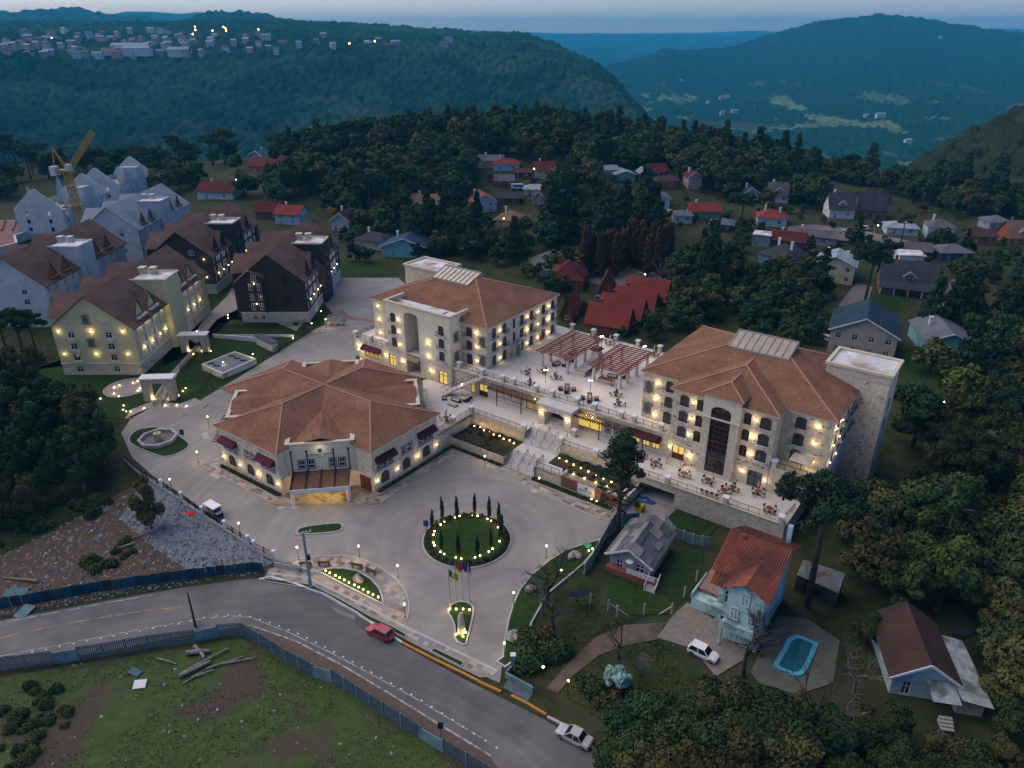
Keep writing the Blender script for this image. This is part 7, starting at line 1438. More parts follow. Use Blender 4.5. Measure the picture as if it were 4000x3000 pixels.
        q=MB().face([(c,yb_ - .5,zp + .15),(c - hw - .4,yb_ - .5,zb_ + 1.1),(c - hw - .4,yk - 1.2,zb_ + 1.1),(c,yk + .3,zp + .15)]).face([(c,yb_ - .5,zp + .15),(c,yk + .3,zp + .15),(c + hw + .4,yk - 1.2,zb_ + 1.1),(c + hw + .4,yb_ - .5,zb_ + 1.1)]);link('dormer_roof',q.mesh('dormer_roof',RM[rk],T.o),o)
        link('dormer_window',MB().box(c - .8,c + .8,yb_ - .06,yb_,zb_ + .2,zb_ + 1.4).mesh('dormer_window',M_glass if not shut else SHUT,T.o),o);link('dormer_frame',MB().bar((c - hw - .4,yb_ - .52,zb_ + 1.1),(c,yb_ - .52,zp + .15),.1,.22).bar((c + hw + .4,yb_ - .52,zb_ + 1.1),(c,yb_ - .52,zp + .15),.1,.22).bar((c,yb_ - .08,zb_ + .2),(c,yb_ - .08,zb_ + 1.4),.08).bar((c - .8,yb_ - .08,zb_ + .8),(c + .8,yb_ - .08,zb_ + .8),.08).mesh('dormer_frame',M_white,T.o),o)
    if porch:
        pr_=MB().face([(x0 - .5,y0 - 3.0,zg + ze_ * .62),(x1 + .5,y0 - 3.0,zg + ze_ * .62),(x1 + .5,y0,zt + .1),(x0 - .5,y0,zt + .1)]);T.part('porch_roof',pr_,RM[rk])
        for k in range(5):px_=x0 + w_ * k / 4;T.part('porch_post',MB().box(px_ - .12,px_ + .12,y0 - 2.8,y0 - 2.56,zg,zg + ze_ * .64),M_white)
    return T
HS=[
 (h5,(505,500),(1075,590),15,6.2,3.6,'g','teal','beige','big beige house with dark teal metal roof and two black chimneys',dict(floors=2,nw=4,chim=0)),
 (h5,(1345,530),(1765,560),14,3.8,2.2,'g','grey','teal','turquoise house with wide grey gable roof beside the dark garden',dict(nw=2)),
 (h1,(1575,1370),(2010,1425),10,6.0,2.4,'g','ice','yellow','pale yellow two storey house with icy blue roof and blue awnings',dict(floors=2,nw=3,chim=2)),
 (h2,(640,1215),(1240,1275),10,3.6,5.2,'p','slate','brick','steep dark shingle house with white framed dormer and porch posts',dict(dormer=True,porch=True,nw=3)),
 (h1,(985,1215),(1330,1300),11,4.6,3.4,'h','slate','blue','grey tiled hip roof house with white chimneys beside bare trees',dict(floors=2,chim=2)),
 (h1,(1130,1020),(1480,1060),7,3.4,2.4,'p','dred','dark','long dark red roof house behind the grey tiled one',dict()),
 (h1,(1300,950),(1830,1010),9,3.0,1.6,'p','mauve','grey','long low house with mauve grey roof by the street',dict()),
 (h1,(930,1000),(1120,1020),6,4.2,0,'g','grey','blue','blue box house with white rimmed flat roof',dict(flat=True,chim=0)),
 (h1,(985,780),(1300,800),10,3.6,2.4,'h','red','ltblue','bright red hip roof house with pale blue walls by a lawn',dict(chim=2)),
 (h1,(250,690),(590,700),7,3.0,2.6,'p','red','green','red roofed green bungalow beside the green traffic circle',dict()),
 (h1,(75,735),(285,745),7,2.8,1.6,'h','grey','white','low grey roofed bungalow with white wall left of the red one',dict(chim=0)),
 (h1,(470,830),(720,850),8,2.8,1.8,'h','grey','dark','low grey hip roof bungalow behind tall pines',dict(chim=0)),
 (h1,(240,380),(380,385),9,5.6,2.2,'g','dred','pink','pink two storey gabled house facing the traffic circle',dict(floors=2)),
 (h1,(-60,360),(150,372),8,3.4,2.0,'h','slate','brick','brick bungalow with slate hip roof left of the pink house',dict()),
 (h1,(840,520),(1000,530),9,4.2,2.2,'g','slate','beige','beige gabled house with slate roof beyond the traffic circle',dict()),
 (h1,(1120,525),(1320,535),8,3.6,4.6,'p','mauve','white','steep mauve roof house with red shutters at the wood edge',dict(shut=True,dormer=True)),
 (h2,(100,420),(370,430),10,4.2,5.4,'p','slate','white','steep slate roof house with white dormer and red shutter',dict(dormer=True,shut=True)),
 (h2,(420,410),(720,420),10,3.6,6.2,'p','slate','orange','steep dark roof house with orange chimneys and porch',dict(chim=2)),
 (h2,(720,600),(1060,620),9,3.0,1.8,'h','ice','ltblue','pale blue roofed bungalow behind a spreading green tree',dict(chim=0)),
 (h2,(1150,640),(1440,660),9,4.6,2.4,'h','mauve','ltblue','mauve hip roof house with pale walls beside a yellow green tree',dict()),
 (h2,(1300,880),(1650,880),9,2.8,2.0,'h','grey','dark','low blue grey roof house with dark red carport',dict(chim=0)),
 (h2,(1620,700),(1900,710),8,3.0,1.8,'p','brown','orange','orange brick bungalow with brown roof and small carport',dict()),
 (h2,(2050,700),(2330,700),9,2.6,5.0,'p','tan','orange','tan steep roofed orange cottage at the frame edge',dict(dormer=True)),
 (h2,(1830,545),(2060,545),8,3.0,2.0,'h','grey','grey','grey roofed house behind the orange brick bungalow',dict(chim=0)),
 (h2,(850,935),(1120,950),7,3.4,0,'g','ice','white','white flat roofed annex behind the steep dark shingle house',dict(flat=True,chim=0)),
 (h2,(920,850),(1190,870),7,2.8,2.0,'p','mauve','dark','small mauve roofed outbuilding among bare shrubs',dict(chim=0)),
 (h3,(190,285),(450,290),8,3.2,2.0,'p','grey','beige','long grey roof house with chimney at the wood edge',dict()),
 (h3,(350,325),(630,325),8,3.4,2.0,'h','red','ltblue','red hip roof house with pale blue walls at the wood edge',dict()),
 (h3,(790,415),(1010,425),9,4.4,3.2,'p','dred','cream','dark red roofed cream house beside the wooden pole',dict(floors=2)),
 (h3,(570,400),(750,405),7,2.6,1.2,'p','brown','dark','low brown roofed shed behind a plank fence',dict(chim=0,name='shed')),
 (h3,(370,500),(570,500),8,2.8,2.0,'p','mauve','orange','orange walled bungalow with mauve roof beside the minibus',dict()),
 (h3,(1240,405),(1330,410),7,3.2,1.6,'g','grey','ltblue','narrow pale blue gabled house near a palm',dict(chim=0)),
 (h3,(1480,380),(1690,380),8,3.0,1.4,'p','ice','cream','icy roofed long house beside the green one',dict()),
 (h3,(1670,430),(1880,432),9,3.0,1.6,'g','ice','green','mint green gabled house with icy blue roof',dict(nw=3)),
 (h3,(1935,420),(2045,422),7,3.2,1.8,'g','ice','brick','small white gabled brick house right of the mint one',dict(chim=0)),
 (h3,(2040,400),(2230,400),8,3.2,3.0,'p','dred','dark','steep dark red roof house behind the brick one',dict(chim=0)),
 (h3,(2110,510),(2330,510),8,3.2,2.2,'h','brown','orange','orange brick house with brown hip roof by young trees',dict()),
 (h3,(1990,730),(2250,740),9,4.6,2.2,'g','grey','ltblue','pale blue house with wide grey gable behind the pines',dict(floors=2)),
 (h3,(680,590),(940,600),9,3.0,1.6,'h','ice','white','white house with pale metal roofs and a tower box',dict(chim=0)),
 (h3,(380,690),(640,690),8,2.8,1.6,'p','slate','brick','low slate roofed brick house behind the white gable',dict()),
 (h3,(120,800),(390,775),10,5.2,3.0,'g','orange','white','white gabled house with orange brown roof and solar panel',dict(floors=2)),
 (h3,(360,940),(660,965),11,3.4,3.0,'h','tan','cream','cream house with broad tan tiled hip roof and lit porch',dict(shut=True)),
 (h3,(780,690),(900,700),7,3.4,2.4,'g','orange','beige','small orange gabled house behind the broad tan one',dict(chim=0)),
 (h4,(1480,1050),(1760,1060),9,3.6,3.2,'p','tan','beige','tan steep roofed house with pink satellite dish',dict()),
 (h4,(730,1230),(900,1240),11,4.2,3.0,'g','dred','ltblue','white and blue gabled house with dark red roof and big dish',dict(shut=True)),
 (h4,(190,1170),(420,1185),9,4.4,2.6,'p','red','ltblue','angular scarlet roofed house with purple roof box',dict(floors=2)),
 (h4,(0,1120),(230,1125),9,3.2,3.0,'p','dred','brick','brown roofed brick house left of the scarlet one',dict(chim=2)),
 (h4,(950,1400),(1230,1430),9,3.4,2.2,'h','slate','beige','dark slate bungalow with veranda next to the brown block',dict()),
 (h4,(1215,1480),(1640,1500),10,3.8,2.8,'g','blue','teal','turquoise gabled cottage behind the left hotel',dict()),
 (h4,(300,590),(450,595),8,4.4,2.6,'p','dred','green','dark red roofed green house among the far trees',dict(floors=2)),
 (h4,(180,385),(345,390),9,5.0,2.6,'g','ice','white','white gabled house with pale roof below the yellow trees',dict(floors=2)),
 (h4,(-60,480),(110,490),8,3.4,2.6,'g','blue','ltblue','blue roofed white gabled house at the wood edge',dict()),
 (h4,(-60,570),(90,580),9,3.6,2.8,'g','blue','blue','deep blue gabled house before the dark red roofs',dict()),
 (h4,(-70,670),(180,690),10,3.6,3.2,'p','dred','brick','large dark red roof of the chalet group',dict()),
 (h4,(200,640),(440,650),8,3.2,2.6,'p','dred','cream','smaller dark red roof chalet with cream wall',dict(chim=0)),
 (h4,(545,470),(690,475),8,3.2,2.0,'h','blue','grey','blue grey hip roof house among far trees',dict()),
 (zn,(480,215),(860,215),11,3.6,3.2,'p','dred','white','long dark red roof house with white gable behind the raw blocks',dict()),
 (h6,(1215,640),(1640,700),7,2.4,4.6,'p','red','orange','rear red roofed brick cabin of the stepped row',dict()),
 (h6,(1085,745),(1500,815),6.5,2.4,4.4,'p','red','orange','second red roofed brick cabin of the stepped row',dict()),
 (h6,(935,830),(1370,900),6.5,2.4,4.4,'p','red','orange','third red roofed brick cabin of the stepped row with capped chimney',dict()),
 (h6,(800,930),(1225,1000),6.5,2.4,4.2,'p','red','orange','front red roofed brick cabin beside the terrace railing',dict()),
 (h6,(525,850),(650,865),9,2.6,4.2,'g','red','orange','orange gabled cabin with red roof and porthole window',dict(chim=0,nw=1)),
 (h6,(930,600),(1075,610),9,2.8,4.2,'g','dred','orange','orange gabled cabin with brown door at the driveway',dict(chim=0,nw=1)),
 (h6,(400,500),(760,520),12,3.4,4.4,'h','dred','orange','broad dark red hip roof lodge with dish among the pines',dict(chim=2)),
 (zr,(175,705),(520,830),8.5,3.0,1.7,'g','grey','grey','small grey cottage with patched grey sheet roof and porch stair',dict(chim=0,shut=False)),
 (zq,(1040,1785),(1575,1865),9.5,3.2,2.3,'g','brown','ltblue','pale blue timber cottage with mossy brown roof and lean to',dict(nw=2,chim=0)),
]
HOUSES=[]
for (zf,a,b,dep,ze_,rise,kind,rk,wk,lb,kw) in HS:
    T=house(zf(*a),zf(*b),dep,ze_,rise,kind,rk,wk,lb,**kw);HOUSES.append((T.e.location.copy(),T.rot,dep,math.hypot(GG(*zf(*a))[0] - GG(*zf(*b))[0],GG(*zf(*a))[1] - GG(*zf(*b))[1])))
# white house with the red tiled roof near the pool
M_rtile=mat('clay_tile',(.22,.058,.030),(.12,.035,.022),scale=.9,rough=.85,detail=7,c3=(.09,.03,.02),s3=.25);M_stain=mat('stained_white',(.36,.53,.52),(.26,.41,.40),scale=.5,rough=.9,detail=8,c3=(.16,.24,.23),s3=.5)
a,b=G(*zr(1085,1150)),G(*zr(1470,1320));ang=math.atan2(b[1] - a[1],b[0] - a[0]);x0,y0=fr(a,ang);w_=math.dist(a,b);x1,y1=x0 + w_,y0 + 9.5;T=Thing('house','tall stained white house with rippled red clay tile roof by the pool','house',((x0 + x1) / 2,y0,0),ang);wl=MB()
for p,q,cs in (((x0,y0),(x1,y0),((1.3,.2,1.3,2.0),(1.3,3.3,1.0,2.2),(3.4,3.4,1.1,1.8),(5.0,3.4,1.0,1.8),(4.6,.6,1.2,1.6),(1.3,6.4,1.0,1.4),(3.0,6.4,1.0,1.4))),((x1,y0),(x1,y1),((2.4,3.2,1.0,1.4),(6,3.2,1.0,1.4),(2.4,6.4,1.0,1.4),(6,6.4,1.0,1.4))),((x1,y1),(x0,y1),()),((x0,y1),(x0,y0),((3,3.4,1.1,1.4),(6.6,3.4,1.2,2.0)))):
    ops=[op(u,z_,ww,hh,.3) for u,z_,ww,hh in cs if u + ww / 2 < math.dist(p,q)]
    wl.wall(p,q,-.3,9.0,ops)
    for o in ops:win(T,p,q,(o[0] + o[1]) / 2,o[2],round(o[1] - o[0],2),round(o[3] - o[2],2),'apt',.3)
def tiled(mb,P,Q,Rr,S,rows=None):
    "rippled clay tiles over the quad P Q (eave) R S (ridge): ribs run from eave to ridge"
    P,Q,Rr,S=map(Vector,(P,Q,Rr,S));n=max(2,int((Q - P).length / .3));nn=(Q - P).cross(S - P).normalized();nn=nn if nn.z > 0 else -nn
    for k in range(n):
        u0,um,u1=k / n,(k + .5) / n,(k + 1) / n;a_,m1,b_=P.lerp(Q,u0),P.lerp(Q,um) + nn * .11,P.lerp(Q,u1);c_,m2,d_=S.lerp(Rr,u0),S.lerp(Rr,um) + nn * .11,S.lerp(Rr,u1)
        mb.face([a_,m1,m2,c_]);mb.face([m1,b_,d_,m2])
rf=MB();m_=(y0 + y1) / 2;e_=8.5;rg=11.4;X0,X1=x0 - 1,x1 + 1
tiled(rf,(X0,y0 - 1,e_),(X1,y0 - 1,e_),(X1,m_,rg),(X0,m_,rg));tiled(rf,(X1,y1 + 1,e_),(X0,y1 + 1,e_),(X0,m_,rg),(X1,m_,rg))
gm=x0 + w_ * .70;tiled(rf,(gm - 2.8,y0 - 1.0,e_ - .1),(gm - 2.8,y0 - 3.2,e_ - .1),(gm,y0 - 3.2,e_ + 1.5),(gm,y0 + 2.3,e_ + 1.5));tiled(rf,(gm + 2.8,y0 - 3.2,e_ - .1),(gm + 2.8,y0 - 1,e_ - .1),(gm,y0 + 2.3,e_ + 1.5),(gm,y0 - 3.2,e_ + 1.5))
tiled(rf,(x0 - .6,y0 - 2.4,e_ - 1.0),(gm - 2.6,y0 - 2.4,e_ - 1.0),(gm - 2.6,y0 - .6,e_),(x0 - .6,y0 - .6,e_))
T.part('roof',rf,M_rtile);wl.face([(x0,y0,9.0),(x0,y1,9.0),(x0,m_,rg - .1)]);wl.face([(x1,y0,9.0),(x1,y1,9.0),(x1,m_,rg - .1)]);wl.box(gm - 2.2,gm + 2.2,y0 - 2.4,y0,-.3,8.4);wl.face([(gm - 2.2,y0 - 2.4,8.4),(gm + 2.2,y0 - 2.4,8.4),(gm,y0 - 2.4,9.8)]);T.part('wall',wl,M_stain)
for u,z_ in ((-1.1,3.6),(1.1,3.6),(0,.4),(0,6.2)):win(T,(gm - 2.2,y0 - 2.4 - .16),(gm + 2.2,y0 - 2.4 - .16),2.2 + u,z_,1.0,1.9,'apt',.3,pane=M_dark)
T.part('balcony',MB().box(gm - 2.4,gm + 2.4,y0 - 4.0,y0 - 2.4,2.9,3.1).box(gm - 2.4,gm + 2.4,y0 - 4.0,y0 - 3.9,3.1,4.0),M_stain);T.part('balcony_post',MB().box(gm - 2.3,gm - 2.0,y0 - 3.9,y0 - 3.6,0,2.9),M_stain);T.part('balcony',MB().box(x0 - .4,x0 + 3.2,y0 - 2.0,y0,2.9,3.1).box(x0 - .4,x0 + 3.2,y0 - 2.05,y0 - 1.95,3.1,3.9),M_stain)
T.part('chimney',MB().box(x1 - 1.0,x1 - .4,y1 - .4,y1 + .2,8.4,11.8),M_stain);T.part('vent',MB().box(x0 + .8,x0 + 1.2,m_ - .8,m_ - .4,rg - .8,rg + .3),M_rtile);T.part('side_stair',MB().box(x0 - 3.6,x0,y0 + .5,y0 + 2.2,0,1.6).box(x0 - 3.7,x0 - 3.5,y0 + .4,y0 + 5.5,1.6,2.4),M_stain);T.part('terrace',MB().box(x0 - 3.5,x0,y0 + 2.2,y0 + 8,0,2.2),mat('terrace_pink',(.22,.13,.11),(.18,.11,.09),scale=2))
# cottage extras
a,b=G(*zr(175,705)),G(*zr(520,830));ang=math.atan2(b[1] - a[1],b[0] - a[0]);x0,y0=fr(a,ang);T=Thing('porch_stair','white railed porch stair of the small grey cottage','staircase',(*fr(G(*zr(560,850)),ang),0),ang);sx,sy,_=T.o
for k in range(7):T.part('step',MB().box(sx - .7,sx + .7,sy - 1.8 + .3 * k,sy - 1.5 + .3 * k,0,.16 * (k + 1)),M_conc)
for s in (-.75,.75):T.part('handrail',MB().bar((sx + s,sy - 1.8,.9),(sx + s,sy + .3,2.0),.08).bar((sx + s,sy - 1.8,0),(sx + s,sy - 1.8,.9),.08),M_white)
T=Thing('porch_railing','white plank porch railing on the brick base of the grey cottage','railing',(x0 + 3,y0 - .8,0),ang);T.part('base',MB().box(x0 - .2,x0 + 7.4,y0 - 1.0,y0 - .1,0,1.0),M_brick)
for k in range(3):T.part('plank',MB().box(x0 + 3.0,x0 + 7.2,y0 - 1.0,y0 - .95,1.15 + .3 * k,1.3 + .3 * k),M_white)
sheets_=Thing('patched_sheet','mismatched pale sheets laid over the grey cottage roof','roof sheet',(x0 + 4,y0 + 4,3),ang);W2=math.dist(a,b);sl=1.7 / (W2 / 2);rr=random.Random(9)
SHM=[mat('sheet_%d' % i,c,tuple(v * .85 for v in c),scale=2) for i,c in enumerate(((.20,.19,.18),(.085,.095,.105),(.13,.15,.165),(.26,.235,.21)))]
for i in range(4):
    for j in range(5):
        for side in (0,1):
            u0=W2 / 2 * i / 4;u1=W2 / 2 * (i + 1) / 4 + .05;v0=y0 - .5 + 9.4 * j / 5;v1=v0 + 1.9;zf_=lambda u:3.05 + .2 + u * sl + .012 * ((i + j) % 3)
            X=(lambda u:x0 + u) if side == 0 else (lambda u:x0 + W2 - u);k_=rr.randrange(4)
            if rr.random() < .75:sheets_.part('sheet',MB().face([(X(u0),v0,zf_(u0)),(X(u1),v0,zf_(u1)),(X(u1),v1,zf_(u1)),(X(u0),v1,zf_(u0))]),SHM[k_])
T=Thing('dish_antenna','round white satellite dish on the grey cottage wall','dish',(x0 + 3.2,y0 - .3,2.6),ang)
T.part('dish',MB().lathe([(.02,0),(.3,.05),(.55,.16)],(x0 + 3.2,y0 - .5,2.7),14),M_white)
# lean-to of the pale blue cottage, shed with rusty roof, pool
a,b=G(*zq(1040,1785)),G(*zq(1575,1865));ang=math.atan2(b[1] - a[1],b[0] - a[0]);x0,y0=fr(a,ang);W2=math.dist(a,b);T=Thing('lean_to','white corrugated lean to roof beside the pale blue cottage','shed',(x0 + W2 + 1,y0,0),ang)
T.part('roof',MB().face([(x0 + W2 - .2,y0 - 2.5,3.0),(x0 + W2 + 3.2,y0 - 2.5,2.4),(x0 + W2 + 3.2,y0 + 8,2.4),(x0 + W2 - .2,y0 + 8,3.0)]).face([(x0 + 3.5,y0 - 2.8,2.5),(x0 + W2 - .2,y0 - 2.8,2.5),(x0 + W2 - .2,y0,3.0),(x0 + 3.5,y0,3.0)]),mat('sheet_white',(.30,.36,.37),(.18,.22,.23),scale=1.2,c3=(.10,.11,.10),s3=.4));T.part('wall',MB().box(x0 + W2,x0 + W2 + 2.8,y0 - 1.5,y0 + 7,0,2.4),WMt['beige'])
for k in range(4):T.part('step',MB().box(x0 + 4.4,x0 + 5.8,y0 - 4.4 + .35 * k,y0 - 4.05 + .35 * k,0,.2 * (k + 1)),M_conc)
def dish(px,z,r,label):
    x,y=G(*px,z);T=Thing('dish_antenna',label,'dish',(x,y,0),0.0,'mesh dishes');m=MB();n=14
    for k in range(n):a0,a1=2 * math.pi * k / n,2 * math.pi * (k + 1) / n;m.face([(x,y,z - .35 * r),(x + r * math.cos(a0),y - r * .25 * math.sin(a0) ,z + r * .75 * math.sin(a0)),(x + r * math.cos(a1),y - r * .25 * math.sin(a1),z + r * .75 * math.sin(a1))])
    T.part('dish',m,mat('dish_mesh',(.12,.15,.155),(.17,.20,.205),scale=3,rough=.5));T.part('mast',MB().bar((x,y + .1,0),(x,y + .1,z - .3 * r),.1),M_iron);T.part('feed',MB().bar((x,y,z - .3 * r),(x,y - .8 * r,z + .5 * r),.05),M_iron)
dish(zq(1720,1270),2.6,1.7,'large dark mesh dish behind the pale blue cottage');dish(z7(1450,1140),2.0,1.5,'large mesh dish half hidden by bare bushes');dish(h6(348,330),6.5,1.6,'large mesh dish on the broad dark red lodge');dish(h4(880,1060),8.0,1.5,'large mesh dish on the dark red gabled house')
T=Thing('shed','long open shed with rusty corrugated roof behind the white house','shed',(*G(*zr(2000,960)),0),0.0);a,b,c,d=[G(*zr(*p),2.6) for p in ((1800,760),(2160,920),(2212,780),(1850,660))]
rf=MB();P,Q,S,U=Vector((*a,2.5)),Vector((*b,2.5)),Vector((*c,3.1)),Vector((*d,3.1));n=28
for k in range(n):u0,um,u1=k / n,(k + .5) / n,(k + 1) / n;up=Vector((0,0,.09));rf.face([P.lerp(Q,u0),P.lerp(Q,um) + up,U.lerp(S,um) + up,U.lerp(S,u0)]);rf.face([P.lerp(Q,um) + up,P.lerp(Q,u1),U.lerp(S,u1),U.lerp(S,um) + up])
T.part('roof',rf,mat('rusty_sheet',(.21,.235,.24),(.13,.15,.16),scale=.8,c3=(.13,.06,.04),s3=.35));T.part('wall',MB().prism(ccw([a,(a[0] + (b[0] - a[0]) * .25,a[1] + (b[1] - a[1]) * .25),(d[0] + (c[0] - d[0]) * .25,d[1] + (c[1] - d[1]) * .25),d]),0,2.5).prism(ccw([(a[0] + (b[0] - a[0]) * .65,a[1] + (b[1] - a[1]) * .65),b,c,(d[0] + (c[0] - d[0]) * .65,d[1] + (c[1] - d[1]) * .65)]),0,2.5),WMt['dark'])
pp=[G(*zq(*p)) for p in ((35,1560),(130,1400),(160,1330),(220,1295),(290,1300),(380,1340),(435,1365),(390,1480),(330,1600),(290,1640),(220,1645),(110,1600))]
sheet('pool_deck',[G(*zq(*p)) for p in ((-150,1600),(90,1120),(330,1140),(620,1330),(560,1700),(250,1800),(-80,1700))],.02,mat('mossy_deck',(.12,.115,.09),(.075,.085,.06),scale=.6,detail=7),.1)
P_=bed('swimming_pool',pp,'turquoise rimmed swimming pool with murky water in the dark garden',mat('pool_water',(.014,.115,.135),(.010,.085,.105),scale=.5,rough=.06,spec=.6),mat('pool_rim',(.10,.42,.50),(.07,.33,.42),scale=1),kw=.55,h=.22,cat='pool')
sheet('yard',[G(*zr(*p)) for p in ((590,1305),(720,1120),(850,1000),(1090,1150),(1480,1330),(1330,1500),(1100,1640),(900,1400))],.01,mat('flagstone',(.19,.165,.145),(.135,.115,.10),scale=1.6,detail=5),.1)
sheet('dirt_track',[G(*zd(*p)) for p in ((960,970),(1180,720),(1400,520),(1640,420),(1990,400),(1920,545),(1640,600),(1420,680),(1200,850),(1060,1010))],-.02,mat('track_earth',(.125,.085,.062),(.085,.06,.045),scale=1,detail=7,c3=(.05,.05,.03),s3=.25),.1)
sheet('lawn',[G(*zr(*p)) for p in ((180,760),(500,870),(600,900),(700,1100),(300,1110),(150,1000))],-.03,M_lawn,.08);sheet('lawn',[G(*zr(*p)) for p in ((640,540),(1000,560),(960,800),(740,1060),(640,900),(560,760))],-.03,M_lawn,.08);sheet('lawn',[G(*zr(*p)) for p in ((660,320),(760,185),(1110,345),(1040,430))],.02,M_lawn,.1)
sheet('lawn',F_((1950,760),(2010,740),(2100,760),(2130,800),(2060,880),(1960,850)),-.03,M_lawn,.08);sheet('lawn',F_((1810,690),(1840,625),(1960,640),(1950,670)),-.03,M_lawn,.08);sheet('lawn',F_((1690,500),(1760,496),(1760,520),(1710,516)),.08,M_lawn,.08)
sheet('lawn',F_((1470,447),(1500,428),(1545,432),(1560,440),(1530,450)),.1,mat('bright_lawn',(.05,.085,.02),(.04,.07,.018),scale=2),.06)
# garden fences of the cottages
T=Thing('panel_fence','pale concrete panel fence between the cottage garden and the driveway','fence',(*G(*zr(700,380)),0),0.0);pts=[G(*zr(*p)) for p in ((660,330),(735,440),(815,470),(895,500),(975,515),(1040,520))]
for p,q in zip(pts[:-1],pts[1:]):T.part('panel',MB().bar((*p,.9),(*q,.9),.08,1.8),M_slab);T.part('post',MB().box(p[0] - .09,p[0] + .09,p[1] - .09,p[1] + .09,0,2.0),M_kerb)
T=Thing('panel_fence','grey panel fence between the forecourt lawn and the grey cottage','fence',(*G(*z7(1520,960)),0),0.0);pts=[G(*z7(*p)) for p in ((1510,980),(1570,900),(1630,790),(1690,680),(1740,590),(1800,500),(1830,545),(1980,530))]
for p,q in zip(pts[:-1],pts[1:]):T.part('panel',MB().bar((*p,.9),(*q,.9),.08,1.9),M_slab);T.part('post',MB().box(p[0] - .09,p[0] + .09,p[1] - .09,p[1] + .09,0,2.0),M_kerb)
for p,s in (((165,1075),1),((240,1125),1),((475,1110),0),((713,1105),-1),((822,960),0),((928,820),0),((12,1020),0)):
    q=G(*zr(*p));T=Thing('fence_post','pale concrete garden post' + (' with diagonal brace beside the grey cottage' if s else ' standing alone beside the grey cottage lawn'),'fence post',(*q,0),0.0,'cottage garden posts');T.part('post',MB().box(q[0] - .09,q[0] + .09,q[1] - .09,q[1] + .09,0,1.9),M_kerb)
    if s:T.part('brace',MB().bar((q[0] + s * 1.6,q[1],0),(q[0],q[1],1.4),.12),M_kerb)
railing('dark iron entrance fence beside the street and dirt track',[(*G(*zd(620,860)),0),(*G(*zd(725,920)),0),(*G(*zd(845,990)),0)],1.5,1.6,0.0)
railing('dark iron gate across the dirt track',[(*G(*zd(850,995)),0),(*G(*zd(1035,1100)),0)],1.5,1.0,0.0)
T=Thing('gate_post','square pale gate pillar with white cap at the gateway lawn corner','gate post',(*G(*zd(672,800)),0),0.0);q=T.o;T.part('shaft',MB().box(q[0] - .25,q[0] + .25,q[1] - .25,q[1] + .25,0,2.2),M_slab);T.part('cap',MB().box(q[0] - .32,q[0] + .32,q[1] - .32,q[1] + .32,2.2,2.35),M_white)
single('low_wall','low grey wall at the corner of the dirt track entrance','wall',MB().bar((*G(*zd(610,870)),.3),(*G(*zd(850,1000)),.3),.3,.8).bar((*G(*zd(615,860)),.3),(*G(*zd(810,640)),.3),.3,.8),M_slab)
for p,lb in ((zd(930,890),'teal gate lantern post left of the dirt track'),(zd(1145,1010),'teal gate lantern post right of the dirt track')):q=G(*p);lamp_post(*q,0,lb,1.9,1,6.0,None)
# street lights of the village: small warm or green points
M_sl=emis('street_light',(1.0,.55,.18),14.0);M_slg=emis('green_light',(.75,1.0,.35),10.0)
def street_light(px,h_,label,m=None):
    x,y,z=GG(*px);T=Thing('street_light',label,'lamp',(x,y,z),0.0,'village street lights');T.part('pole',MB().lathe([(.12,z),(.07,z + h_)],(x,y,0),6),M_conc);T.part('arm',MB().bar((x,y,z + h_),(x + .9,y - .3,z + h_ + .15),.08),M_iron);T.part('lamp',MB().lathe([(.05,z + h_ - .1),(.22,z + h_ + .02),(.1,z + h_ + .18)],(x + .9,y - .3,0),8),m or M_sl)
for p,h_,lb,m in ((h1(385,380),6,'lit street light before the pink house',None),(h3(175,300),5,'lit street light at the long grey roof house',None),(h3(770,420),5,'lit street light at the dark red roofed cream house',None),(zn(895,150),6,'lit street light behind the long dark red roof',None),(h3(440,960),4.5,'porch light post of the broad tan roofed house',None),(h6(1395,470),4,'green lit lamp among the pine trunks',M_slg),(h2(585,610),4,'lit lamp at the carport of the steep dark house',None),(h2(615,1000),4,'white lit lamp among the araucaria branches',M_slg),(h5(1435,1060),3.5,'lit lamp beside the brown garden fence',None),(h4(1985,1430),5,'green lit lamp behind the left hotel',M_slg),(h1(1610,1460),2.2,'bright garden lamp before the yellow house',M_slg)):street_light(p,h_,lb,m)
T=Thing('plank_fence','tall brown plank fence behind the bay fronted hotel','fence',(*G(*h5(1080,930)),0),0.0);pts=[G(*h5(*p)) for p in ((1075,900),(1210,945),(1350,990),(1480,1035),(1580,1060))];M_plank=mat('fence_plank',(.10,.045,.03),(.07,.032,.022),scale=3); 
for p,q in zip(pts[:-1],pts[1:]):
    n=9
    for k in range(n):u,v=Vector(p).lerp(Vector(q),k / n),Vector(p).lerp(Vector(q),(k + .92) / n);T.part('plank',MB().bar((*u,1.2),(*v,1.2),.06,2.4 + .08 * (k % 3)),M_plank)
